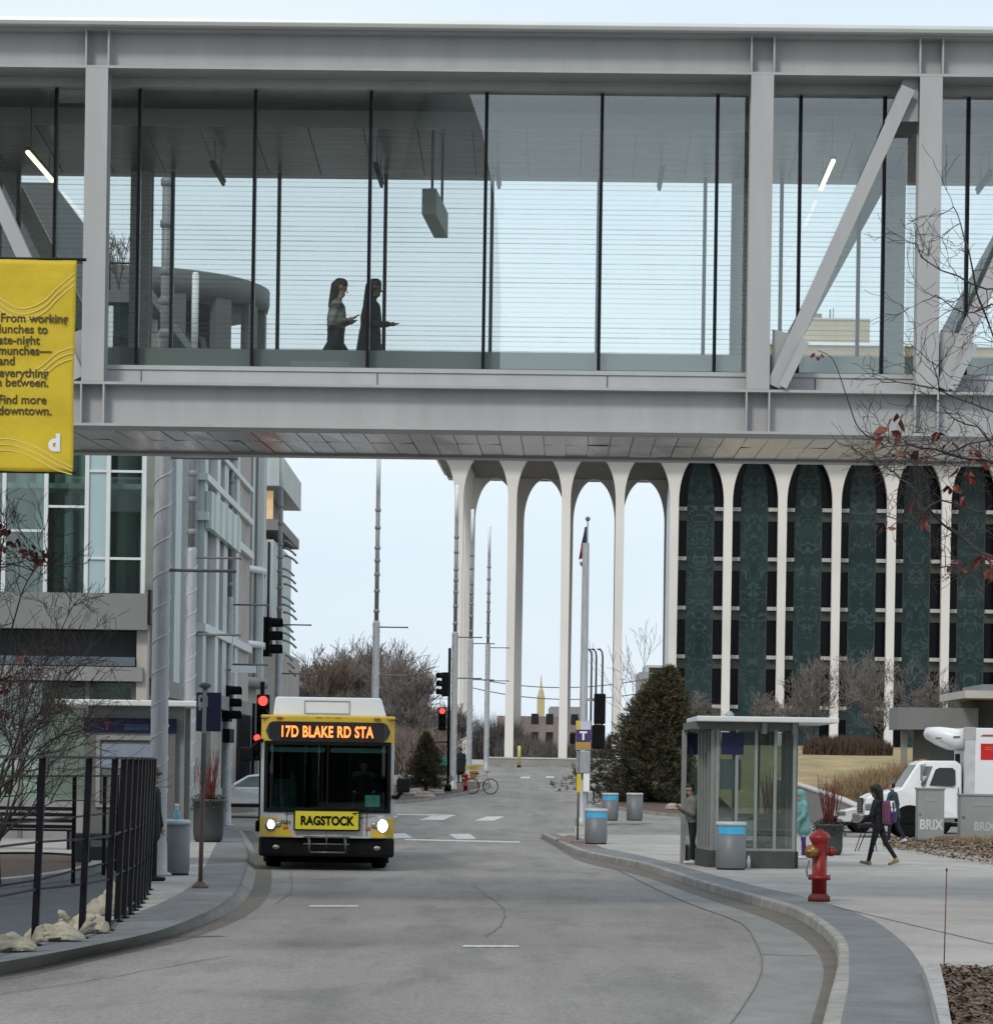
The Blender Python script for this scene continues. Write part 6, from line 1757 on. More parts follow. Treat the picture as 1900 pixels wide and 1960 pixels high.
# crumpled pale sandbags at the foot of the railing
M_bag = mat('sandbag_cream', (.22, .20, .145), .85, 0, .25, 5, .7, 14, col2=(.46, .43, .34))
def bag(label, u, v, L_, wd, h, rz, seed):
    L_, wd, h = L_ * .9, wd * .8, h * .68
    p = G(u, v, KH); rnd = random.Random(seed)
    o = thing('sandbag', label, 'sandbag', p, rz, 'crumpled cream sandbags by the railing')
    b = bmesh.new(); bmesh.ops.create_icosphere(b, subdivisions=4, radius=1)
    ph = [rnd.uniform(0, 6) for _ in range(8)]
    for q in b.verts:
        x, y, z = q.co
        k = 1 + .12 * math.sin(5 * x + ph[0]) * math.cos(4 * y + ph[1]) + .10 * math.sin(9 * y + ph[2] + 3 * x) + .07 * math.sin(12 * x + ph[3] + 5 * z) + .05 * math.sin(17 * y + 13 * z + ph[4])
        pinch = 1 - .55 * max(0, x - .45) ** 1.0 * 1.3
        q.co = Vector((x * L_ / 2 * (.95 + .08 * k), y * wd / 2 * k * pinch, max(-.1, z) * h * k * pinch + .03))
        if q.co.z < 0: q.co.z = 0
    m = MB(); m.bm(b, None, True); m.build('sack', M_bag, o)
    b = bmesh.new()
    m = MB()
    for k in range(6):
        a = -.7 + 1.4 * k / 5; e_ = Vector((L_ * .62 + .05 * rnd.random(), math.sin(a) * wd * .33, .10 + .16 * rnd.random()))
        m.tube([(L_ * .40, 0, .07), e_.lerp(Vector((L_ * .42, 0, .1)), .4) + Vector((0, 0, .03)), e_], [.028, .034, .016], 6)
    m.build('tied_end', M_bag, o)
    return o
bag('cream sandbag with a frayed tied end, foremost in the left corner', 20, 1822, .62, .42, .20, R(30), 1)
bag('cream sandbag lying between the first two railing posts', 105, 1802, .70, .44, .22, R(10), 2)
bag('cream sandbag slumped at the second railing post, second from the left edge', 168, 1786, .56, .42, .26, R(160), 3)
bag('cream sandbag behind the close-set railing posts', 205, 1752, .7, .5, .3, R(60), 4)
bag('small cream sandbag farthest along the railing', 225, 1722, .6, .45, .28, R(100), 5)
# ================================================================== VEGETATION
M_bark = mat('bark_brown', (.085, .07, .058), .9, 0, .3, 4, .3, 20)
M_twb = mat('twigs_brown', (.18, .145, .125), .9, 0, .3, 3, island=.35)
M_twg = mat('twigs_grey', (.18, .16, .148), .9, 0, .3, 3, island=.35)
M_twt = mat('twigs_tan', (.17, .13, .10), .9, 0, .3, 3, island=.3)
M_twd = mat('twigs_dark', (.048, .037, .033), .85, 0, .3, 6)
M_leafr = mat('leaf_red', (.10, .018, .013), .6, 0, .4, 12, island=.7, col2=(.22, .07, .04))
M_need = mat('needles_green', (.028, .036, .018), .8, 0, .4, 1.2, island=.6, col2=(.062, .066, .032))
M_needb = mat('needles_bronze', (.075, .062, .026), .8, 0, .4, 1.2, island=.6, col2=(.12, .085, .04))
M_grassd = mat('dry_grass', (.20, .135, .07), .9, 0, .3, 1.5, island=.45, col2=(.30, .22, .12))
M_hedge = mat('hedge_twigs', (.085, .058, .042), .9, 0, .3, 2, island=.5)

def perp(d, rnd):
    x = d.cross(Vector((rnd.uniform(-1, 1), rnd.uniform(-1, 1), rnd.uniform(-1, 1))))
    return x.normalized() if x.length > 1e-4 else Vector((1, 0, 0))
def limb(mb, p, d, ln, r, lvl, rnd, P, twig=None):
    n = 4 if lvl > 0 else 3
    pts, rs = [p.copy()], [r]
    for i in range(n):
        d = (d + perp(d, rnd) * P['wob'] + Vector((0, 0, P['up'])) ).normalized()
        p = p + d * ln / n
        pts.append(p.copy()); rs.append(max(P['rmin'], r * (1 - .75 * (i + 1) / n)))
    tgt = mb if (twig is None or lvl >= P['lv'] - 1) else twig
    tgt.tube(pts, rs, 6 if r > .05 else (4 if r > .02 else 3), False)
    if lvl <= 0: return
    nk = P['kids'][P['lv'] - lvl]
    for k in range(nk):
        t = rnd.uniform(.25, 1.0) if k else 1.0
        i = min(n - 1, int(t * n)); q = pts[i].lerp(pts[i + 1], t * n - i) if i < n else pts[-1]
        dd = (d * math.cos(R(P['ang'])) + perp(d, rnd) * math.sin(R(P['ang'] * rnd.uniform(.6, 1.3)))).normalized()
        limb(mb, q, dd, ln * rnd.uniform(P['k0'], P['k1']), r * .55, lvl - 1, rnd, P, twig)
def bare_tree(name, label, loc, H, seed, mt, cat='tree', group=None, stems=1, P_=None, tr=.13, rz=0):
    P = dict(lv=5, kids=[5, 5, 5, 4, 4], ang=38, wob=.16, up=.10, k0=.55, k1=.8, rmin=.008)
    if P_: P.update(P_)
    rnd = random.Random(seed)
    o = thing(name, label, cat, loc, rz, group)
    tk, cr = MB(), MB()
    for s in range(stems):
        d = Vector((rnd.uniform(-.4, .4), rnd.uniform(-.4, .4), 1)).normalized() if stems > 1 else Vector((0, 0, 1))
        limb(tk, Vector((rnd.uniform(-.1, .1) * (stems > 1), rnd.uniform(-.1, .1) * (stems > 1), 0)), d, H * P.get('t', .34), tr, P['lv'], rnd, P, cr)
    tk.build('trunk', M_bark, o, fix=False); cr.build('crown', mt, o, fix=False)
    mz = max(v[2] for v in cr.v)
    k = H / mz
    o.scale = (k, k, k)
    return o

# clump of bare trees at the far left of the street end
tg = 'bare trees at the far end of the street'
PT = dict(ang=38, rmin=.017, kids=[6, 5, 5, 5, 4], k0=.6, k1=.85)
for i, (u, d, vt, seed, lab, mt) in enumerate((
        (592, 205, 1228, 11, 'leafless brown tree at the left end of the row beside the balcony block', M_twg),
        (665, 212, 1206, 12, 'tallest leafless tree of the row, directly above the bus roof', M_twg),
        (752, 205, 1222, 13, 'leafless tree behind the lone light pole right of the bus', M_twg),
        (806, 200, 1272, 14, 'shorter leafless tree at the right end of the row by the red signal', M_twg),
        (706, 222, 1220, 15, 'leafless tree standing deeper between the two tallest ones', M_twb),
        (560, 225, 1290, 16, 'low leafless tree half hidden by the left traffic signals', M_twb),
        (780, 228, 1290, 17, 'low leafless reddish tree behind the right end of the row', M_twb), (840, 214, 1335, 18, 'smallest leafless tree, directly behind the red signal on the far corner', M_twg))):
    H = (EYE + (PV - vt) * d / F) - gz(d)
    p = V(u, 1400, d)
    bare_tree('bare_tree', lab, (p.x, d, gz(d) - .1), H, seed, mt, group=tg, P_=PT)
p = V(636, 1400, 192)
bare_tree('bare_tree', 'pale tan leafless tree with upright branches in front of the darker row', (p.x, 192, gz(192)), EYE + (PV - 1238) * 192 / F - gz(192), 31, M_twt, group=tg, P_=dict(ang=24, wob=.08, rmin=.018))
# low brush under them
def brush(name, label, c, rx_, ry_, h, n, seed, mt, cat='shrub', group=None, lean=.35, wd=.012):
    rnd = random.Random(seed)
    o = thing(name, label, cat, c, 0, group); m = MB()
    for _ in range(n):
        a = rnd.random() * 2 * PI; r_ = math.sqrt(rnd.random())
        b_ = Vector((rx_ * r_ * math.cos(a), ry_ * r_ * math.sin(a), 0))
        ln = h * rnd.uniform(.55, 1.05) * (1 - .35 * r_ ** 3)
        d = Vector((rnd.uniform(-lean, lean), rnd.uniform(-lean, lean), 1)).normalized()
        q = b_ + d * ln * .6; e_ = q + (d + Vector((rnd.uniform(-.5, .5), rnd.uniform(-.5, .5), -.1))).normalized() * ln * .4
        n_v = d.cross(Vector((rnd.uniform(-1, 1), rnd.uniform(-1, 1), .1))).normalized() * wd
        m.add([b_ - n_v, b_ + n_v, q + n_v * .8, q - n_v * .8, e_], [(0, 1, 2, 3), (3, 2, 4)])
        if rnd.random() < .6:
            e2 = q + Vector((rnd.uniform(-.4, .4), rnd.uniform(-.4, .4), rnd.uniform(.1, .5))) * ln * .5
            m.add([q - n_v * .7, q + n_v * .7, e2], [(0, 1, 2)])
    m.build('stems', mt, o, fix=False)
    return o
for (u, d, vt, wpx, lab, sd, mt) in ((590, 190, 1372, 95, 'brown leafless thicket behind the left traffic lights', 1, M_twb), (690, 195, 1360, 100, 'brown leafless thicket behind the bus roof', 2, M_twb), (790, 180, 1375, 90, 'reddish leafless thicket right of the bus', 3, M_twb),
                                 (1010, 260, 1395, 60, 'far brown thicket seen between the first arches', 4, M_twg), (1130, 262, 1398, 60, 'far brown thicket behind the tall plain pole', 5, M_twg), (940, 268, 1352, 70, 'far brown thicket left of the second arcade column', 6, M_twg), (1215, 264, 1385, 60, 'far brown thicket left of the big conifer', 7, M_twb)):
    p = V(u, 1475, d); zb = gz(d) if d < 200 else 2.3
    brush('thicket', lab, (p.x, d, zb - .1), wpx * d / F / 1.0, 3.0, EYE + (PV - vt) * d / F - zb, 2600, sd, mt, group='leafless thickets', wd=.03)

# bare trees before the office
tg2 = 'bare trees on the office lawn'
for i, (u, d, vt, seed, lab) in enumerate(((1345, 205, 1300, 41, 'leafless grey tree on the lawn right behind the dark conifer'), (1478, 200, 1310, 45, 'small leafless tree above the roof of the glass shelter'), (1552, 190, 1240, 42, 'leafless grey tree on the lawn right of the glass shelter roof'),
                                         (1690, 195, 1225, 43, 'widest leafless grey tree on the lawn, left of the slab canopy'), (1785, 200, 1245, 44, 'leafless grey tree behind the slab canopy'))):
    zb = lawn_z(d) if d < 236 else 2.6
    p = V(u, 1400, d)
    bare_tree('bare_tree', lab, (p.x, d, zb - .1), EYE + (PV - vt) * d / F - zb, seed, M_twg, group=tg2, P_=dict(ang=40, rmin=.011, lv=5, kids=[4, 4, 4, 4, 3]), stems=2, tr=.08)
p = V(1256, 1300, 240)
bare_tree('bare_tree', 'thin leafless sapling rising above the conifer against the sky', (p.x, 240, 2.4), EYE + (PV - 1178) * 240 / F - 2.4, 46, M_twg, group=tg2, P_=dict(ang=22, kids=[3, 3, 3, 2, 2], rmin=.012), tr=.06)
brush('clipped_hedge', 'long brown leafless hedge on top of the dry lawn', (V(1622, 1440, 172).x, 172, lawn_z(172) - .05), 86 * 172 / F, 1.6, 1.25, 5200, 7, M_hedge, 'hedge', wd=.02, lean=.25)
for (u, v, d, rx_, h, lab, sd) in ((1655, 1505, 124, 1.6, 1.7, 'clump of dry ornamental grass above the white car', 8), (1700, 1500, 127, 1.8, 2.0, 'clump of dry ornamental grass behind the truck bonnet', 9), (1608, 1518, 120, 1.1, .95, 'low clump of dry grass by the retaining wall', 10), (1750, 1485, 130, 1.8, 2.0, 'clump of dry ornamental grass behind the truck cab', 12)):
    p = V(u, v, d); brush('ornamental_grass', lab, (p.x, d, lawn_z(d) - .1), rx_, 1.6, h, 2600, sd, M_grassd, 'ornamental grass', 'clumps of dry ornamental grass', lean=.55, wd=.016)
for (u, v, rx_, h, lab, sd) in ((1815, 1612, .5, .28, 'tuft of dry grass between the two grey cabinets', 21), (1880, 1618, .6, .42, 'tuft of dry grass at the foot of the right grey cabinet', 22)):
    p = G(u, v, KH); brush('dry_tuft', lab, p, rx_, .5, h, 260, sd, M_grassd, 'dry grass', 'tufts of dry grass by the cabinets', lean=.7, wd=.008)
rnd = random.Random(77); m = MB()
for _ in range(2600):
    u = rnd.uniform(1690, 1960); v = 1604 + rnd.random() * (18 + (u - 1690) * .17)
    p = G(u, v, KH + .04); s_ = rnd.uniform(.02, .06)
    a = rnd.random() * PI
    m.add([p + Vector((s_ * math.cos(a + k * PI / 2), s_ * math.sin(a + k * PI / 2), rnd.uniform(0, .05))) for k in range(4)] , [(0, 1, 2, 3)])
tag(m.build('bed_litter', mat('litter_tan', (.20, .15, .10), .9, 0, .3, 3, island=.6), fix=False), 'tan stones and leaf litter covering the bed in front of the cabinets', 'ground cover', kind='stuff')

# conifers
def conifer(label, loc, H, Wd, seed, n, mts, blob=.22, base=.0, pw_=.72, lean=0):
    rnd = random.Random(seed)
    o = thing('conifer', label, 'conifer', loc, 0, 'dark evergreen conifers')
    tk = MB(); tk.tube([(0, 0, 0), (.03, 0, H * .5), (0, .02, H * .93)], [Wd * .045, Wd * .03, .01], 8)
    nb = MB(); brn = MB()
    for i in range(n):
        t = rnd.random() ** 1.15
        z = base + (H - base) * t
        prof = (1 - t) ** pw_ * (.55 + .45 * math.sin(min(1, t * 6) * PI / 2))
        a = rnd.random() * 2 * PI
        lob = 1 + .26 * math.sin(3 * a + seed + 9 * t) + .20 * math.sin(5 * a + 17 * t) + .12 * math.sin(11 * a + 29 * t)
        rmax = Wd / 2 * prof * lob * rnd.uniform(.70, 1.15) * (1.18 if rnd.random() < .07 else 1)
        rb = rmax * (1 - rnd.random() ** 2.2 * .75)
        c = Vector((rb * math.cos(a) + lean * t * t, rb * math.sin(a), z - .12 * rb + .1 * rnd.uniform(-1, 1)))
        if rnd.random() < .06: brn.tube([(0, 0, c.z + .25 * rb * .3), c], [.02, .006], 4, False)
        outd = Vector((math.cos(a), math.sin(a), .55)).normalized()
        nb.cur = 1 if rnd.random() < .18 + .6 * t * t else 0
        for k in range(9):
            d = (outd + Vector((rnd.uniform(-1, 1), rnd.uniform(-1, 1), rnd.uniform(-.7, .9)))).normalized() * blob * rnd.uniform(.5, 1.1)
            nv = d.cross(Vector((rnd.uniform(-1, 1), rnd.uniform(-1, 1), rnd.uniform(-1, 1)))).normalized() * blob * .10
            q = c + Vector((rnd.uniform(-1, 1), rnd.uniform(-1, 1), rnd.uniform(-1, 1))) * blob * .35
            nb.add([q - nv, q + nv, q + d], [(0, 1, 2)])
    tk.build('trunk', M_bark, o); brn.build('branches', M_bark, o, fix=False)
    nb.build('crown', mts, o, fix=False)
    return o
p = G(1238, 1534, .1); d = p.y
conifer('big dark bushy conifer on the far right corner beside the glass shelter', p, (1534 - 1280) * d / F, 246 * d / F, 3, 5600, [M_need, M_needb], .24, .12, .66, .9)
p = V(815, 1504, 144)
conifer('small dark conifer on the far left corner island', Vector((p.x, 144, gz(144) + .1)), 112 * 144 / F, 84 * 144 / F, 8, 1500, [M_need, M_needb], .18, .35)

# corner islands with mulch
def island(px, name, zo, kerb=True):
    P = [G(u, v, zo) for u, v in interp(px + [px[0]], 6)[:-1]]
    c = sum(P, Vector()) / len(P); n = len(P)
    m = MB(); m.add(P + [c], [(i, (i + 1) % n, n) for i in range(n)]); struct(m.build(name, M_mulch))
    if kerb:
        P2 = P + [P[0]]; A, B = [], []
        for i in range(n + 1):
            q = P2[i]; e_ = (q - c); e_.z = 0; e_.normalize()
            A.append(q + e_ * .02 + Vector((0, 0, .02))); B.append(q + e_ * .22 + Vector((0, 0, .02)))
        m = MB(); m.strip(A, B); m.strip(B, [b - Vector((0, 0, zo + .1)) for b in B]); struct(m.build('kerb', M_kerb))
island([(700, 1535), (780, 1532), (850, 1523), (905, 1513), (935, 1503), (920, 1498), (850, 1499), (770, 1503), (690, 1508)], 'corner_island', .12)
island([(1150, 1540), (1230, 1552), (1310, 1560), (1420, 1566), (1440, 1545), (1340, 1532), (1240, 1527), (1170, 1528)], 'corner_island', .10)
rnd = random.Random(5)
for k, (u, v, s_) in enumerate(((790, 1522, .5), (812, 1525, .42), (835, 1519, .35), (1290, 1548, .4))):
    p = G(u, v, .12); b = bmesh.new(); bmesh.ops.create_icosphere(b, subdivisions=3, radius=1)
    for q in b.verts:
        x, y, z = q.co; f_ = 1 + .15 * math.sin(4 * x + k) * math.cos(5 * y + 2 * k) + .08 * math.sin(9 * z + k)
        q.co = Vector((x * s_ * f_, y * s_ * .8 * f_, max(-.05, z) * s_ * .55 * f_))
    o = thing('boulder', ('largest pale boulder on the far left corner island', 'middle pale boulder on the far left corner island', 'smallest pale boulder on the far left corner island', 'pale boulder under the big conifer')[k], 'boulder', p, 0, 'boulders on the corner islands')
    m = MB(); m.bm(b, None, False); m.build('stone', mat('boulder', (.34, .29, .26), .9, 0, .25, 3, .3, 12), o)

# leafy red-leaved tree, left foreground
def leaves(mb, c, n, sp, size, rnd, droop=.4):
    for _ in range(n):
        q = Vector(c) + Vector((rnd.gauss(0, sp), rnd.gauss(0, sp), rnd.gauss(0, sp * .7)))
        d = Vector((rnd.uniform(-1, 1), rnd.uniform(-1, 1), rnd.uniform(-1, .3) - droop)).normalized(); s_ = size * rnd.uniform(.6, 1.2)
        n_ = d.cross(Vector((rnd.uniform(-1, 1), rnd.uniform(-1, 1), rnd.uniform(-1, 1)))).normalized()
        u_ = d.cross(n_).normalized() * s_ * .12
        w_ = s_ * .30
        mb.add([q, q + d * s_ * .35 + n_ * w_ + u_, q + d * s_ * .7 + n_ * w_ * .75 + u_ * .5, q + d * s_, q + d * s_ * .7 - n_ * w_ * .75 + u_ * .5, q + d * s_ * .35 - n_ * w_ + u_, q + d * s_ * .5],
               [(0, 1, 6), (1, 2, 6), (2, 3, 6), (3, 4, 6), (4, 5, 6), (5, 0, 6)])
dl = 46.0
p = V(-20, 1660, dl); bl = Vector((p.x, dl, KH + .1))
o = thing('red_leaved_tree', 'many-stemmed bare shrub tree with a few dark red leaves in the left foreground', 'tree', bl)
rnd = random.Random(21); tk, cr, lv = MB(), MB(), MB()
P = dict(lv=4, kids=[5, 4, 4, 3], ang=36, wob=.18, up=.03, k0=.55, k1=.85, rmin=.0038)
for k in range(5):
    d = Vector((rnd.uniform(-.5, .35), rnd.uniform(-.5, .5), 1)).normalized()
    limb(tk, Vector((rnd.uniform(-.15, .15), rnd.uniform(-.15, .15), 0)), d, rnd.uniform(1.3, 1.9), rnd.uniform(.025, .045), 4, rnd, P, cr)
def lrel(u, v, dd=0): q = V(u, v, dl + dd); return q - bl
for pts, r_ in (([(-40, 1560), (-10, 1300), (0, 1080), (10, 1020)], .03), ([(0, 1300), (40, 1140), (75, 1080), (92, 1062)], .014), ([(5, 1500), (60, 1330), (100, 1240), (140, 1160)], .016), ([(20, 1520), (70, 1400), (130, 1290), (185, 1265)], .012), ([(10, 1480), (75, 1390), (110, 1345)], .012), ([(-20, 1560), (30, 1480), (95, 1420), (165, 1395)], .016)):
    W_ = [lrel(u, v, rnd.uniform(-.4, .4)) for u, v in interp(pts, 3)]
    tk.tube(W_, list(np.linspace(r_, .005, len(W_))), 5, False)
    for q in W_[2:]:
        for _ in range(2):
            limb(cr, q, Vector((rnd.uniform(-1, 1), rnd.uniform(-1, 1), rnd.uniform(-.2, 1))).normalized(), rnd.uniform(.3, .7), .008, 2, rnd, dict(lv=2, kids=[4, 3], ang=40, wob=.2, up=.02, k0=.5, k1=.8, rmin=.004))
for u, v, n in ((8, 1010, 10), (30, 1035, 9), (50, 1055, 10), (72, 1068, 10), (85, 1062, 7), (5, 1040, 8), (10, 1320, 8), (-4, 1360, 10), (20, 1300, 6), (40, 1250, 4)):
    leaves(lv, lrel(u, v, rnd.uniform(-.3, .3)), n, .055, .13, rnd)
tk.build('stems', M_twd, o, fix=False); cr.build('crown', M_twd, o, fix=False); lv.build('leaves', M_leafr, o, fix=False)

# right foreground : branches of a tree standing just outside the picture
dr_ = 26.0
tb_ = Vector((5.5, dr_, KH + .05))
o = thing('red_leaved_tree', 'bare tree with a few dark red leaves reaching in from the right edge', 'tree', tb_)
rnd = random.Random(33); tk, cr, lv = MB(), MB(), MB()
tk.tube([(0, 0, 0), (.05, .05, 1.6), (-.05, 0, 3.2), (.05, .05, 5.0), (0, 0, 7.2)], [.11, .09, .07, .05, .02], 10)
def rrel(u, v, dd=0): q = V(u, v, dr_ + dd); return q - tb_
PB = dict(lv=2, kids=[3, 2], ang=42, wob=.24, up=.0, k0=.5, k1=.85, rmin=.0022)
limbs = [([(2240, 1130), (2050, 980), (1930, 900), (1820, 868), (1740, 852), (1690, 850)], .022, 3), ([(2260, 1250), (2000, 1120), (1880, 1055), (1800, 1000), (1740, 930), (1700, 900)], .022, 3),
         ([(2250, 900), (2050, 800), (1930, 700), (1870, 560), (1845, 450), (1825, 395)], .018, 2), ([(2250, 980), (2040, 860), (1900, 790), (1790, 745), (1690, 728)], .013, 2),
         ([(2250, 700), (2060, 620), (1950, 560), (1860, 545), (1775, 500), (1755, 470)], .014, 2), ([(1880, 980), (1800, 960), (1740, 1000), (1690, 985)], .010, 2),
         ([(2000, 860), (1900, 840), (1830, 860), (1760, 880), (1700, 870)], .010, 3), ([(2100, 780), (1960, 640), (1900, 585), (1850, 600), (1790, 560)], .011, 2),
         ([(1940, 1060), (1880, 1085), (1840, 1080), (1800, 1082)], .009, 2), ([(1930, 900), (1870, 820), (1810, 790), (1795, 720), (1780, 690)], .008, 2)]
for pts, r_, nk in limbs:
    dd = rnd.uniform(-.5, .5)
    W_ = [rrel(u, v, dd + .25 * math.sin(i)) for i, (u, v) in enumerate(interp(pts, 3))]
    W_ = [w_ + Vector((rnd.uniform(-.012, .012), rnd.uniform(-.012, .012), rnd.uniform(-.018, .018))) for w_ in W_]
    tk.tube(W_, list(np.linspace(r_ * .8, .004, len(W_))), 6, False)
    for q in W_[3:]:
        for _ in range(max(1, nk - 1)):
            limb(cr, q, Vector((rnd.uniform(-1, .4), rnd.uniform(-1, 1), rnd.uniform(-.7, .9))).normalized(), rnd.uniform(.16, .36), .0050, 2, rnd, PB)
for z_, dx_ in ((2.6, .9), (3.3, .5), (4.0, 1.0), (4.8, .4), (5.6, .8), (6.4, .3), (7.0, .1)):
    for q in range(2):
        limb(cr, Vector((0, 0, z_)), Vector((dx_, rnd.uniform(-1, 1), .55)).normalized(), 1.5 - (z_ - 2.6) * .15, .022, 3, rnd, dict(lv=3, kids=[4, 3, 3], ang=40, wob=.16, up=.05, k0=.5, k1=.8, rmin=.003))
W_ = [rrel(u, v, .1) for u, v in interp([(1690, 850), (1645, 822), (1622, 765), (1595, 690), (1566, 671)], 4)]
tk.tube(W_, list(np.linspace(.007, .003, len(W_))), 5, False)
for u, v, n, s_ in ((1713, 790, 1, .12), (1702, 826, 2, .11), (1738, 862, 2, .09), (1800, 832, 3, .08), (1850, 905, 3, .09), (1842, 962, 4, .09), (1820, 930, 2, .08), (1760, 990, 3, .08), (1692, 1003, 2, .08), (1850, 860, 3, .07),
                    (1880, 1060, 4, .09), (1905, 1085, 4, .1), (1780, 870, 3, .07), (1745, 960, 3, .09), (1575, 677, 1, .06), (1895, 880, 3, .08), (1835, 1085, 3, .08), (1822, 850, 2, .07)):
    leaves(lv, rrel(u, v, rnd.uniform(-.2, .2)), n + 2, .035, s_ * 1.25, rnd)
tk.build('trunk', M_twd, o, fix=False); cr.build('crown', M_twd, o, fix=False); lv.build('leaves', M_leafr, o, fix=False)
# small roof-terrace tree
p = V(232, 578, 82.2)
bare_tree('bare_tree', 'little leafless tree on the roof terrace seen through the footbridge glass', (p.x, 82.2, ztop + .3), 148 * 82 / F, 51, M_twg, P_=dict(ang=26, kids=[4, 4, 4, 3], lv=4, rmin=.006), tr=.035)
# ================================================================== PEOPLE
M_eye = mat('eye_dark', (.01, .008, .007), .3)
def capsule(p, q, r0, r1, sx_=1.0, n=14):
    p, q = Vector(p), Vector(q)
    d = (q - p); L_ = d.length; d.normalize()
    y = Vector((0, 1, 0)); 
    if abs(d.y) > .9: y = Vector((1, 0, 0))
    e1 = (y - d * y.dot(d)).normalized(); e2 = d.cross(e1)
    prof = []
    for k in range(5): a = -PI / 2 + PI / 2 * k / 4; prof.append((max(.04, math.cos(a)) * r0, math.sin(a) * r0 * .9))
    for k in range(5): a = PI / 2 * k / 4; prof.append((max(.04, math.cos(a)) * r1, L_ + math.sin(a) * r1 * .9))
    vs_, fs = [], []
    for r_, h in prof:
        for k in range(n):
            a = 2 * PI * k / n
            vs_.append(p + d * h + e1 * (r_ * math.cos(a)) * sx_ + e2 * (r_ * math.sin(a)))
    m = len(prof)
    for i in range(m - 1):
        for k in range(n): fs.append((i * n + k, i * n + (k + 1) % n, (i + 1) * n + (k + 1) % n, (i + 1) * n + k))
    fs += [tuple(reversed(range(n))), tuple((m - 1) * n + k for k in range(n))]
    return vs_, fs
def remesh(prims, vox, smooth=3):
    m = MB()
    for pr in prims:
        v_, f_ = capsule(*pr[:4], pr[4]); m.add(v_, f_, True)
    me = bpy.data.meshes.new('tmp'); me.from_pydata(m.v, [], m.f)
    b = bmesh.new(); b.from_mesh(me); bmesh.ops.recalc_face_normals(b, faces=b.faces); b.to_mesh(me); b.free()
    ob = bpy.data.objects.new('tmp', me); COL.objects.link(ob)
    r_ = ob.modifiers.new('r', 'REMESH'); r_.mode = 'VOXEL'; r_.voxel_size = vox
    s_ = ob.modifiers.new('s', 'SMOOTH'); s_.factor = .5; s_.iterations = smooth
    dg = bpy.context.evaluated_depsgraph_get()
    out_ = bpy.data.meshes.new_from_object(ob.evaluated_get(dg))
    bpy.data.objects.remove(ob); bpy.data.meshes.remove(me)
    return out_
def mesh_ob(me, name, mats, parent):
    me.materials.clear()
    for m in mats: me.materials.append(m)
    me.polygons.foreach_set('use_smooth', [True] * len(me.polygons))
    o = bpy.data.objects.new(name, me); COL.objects.link(o); o.parent = parent
    return o

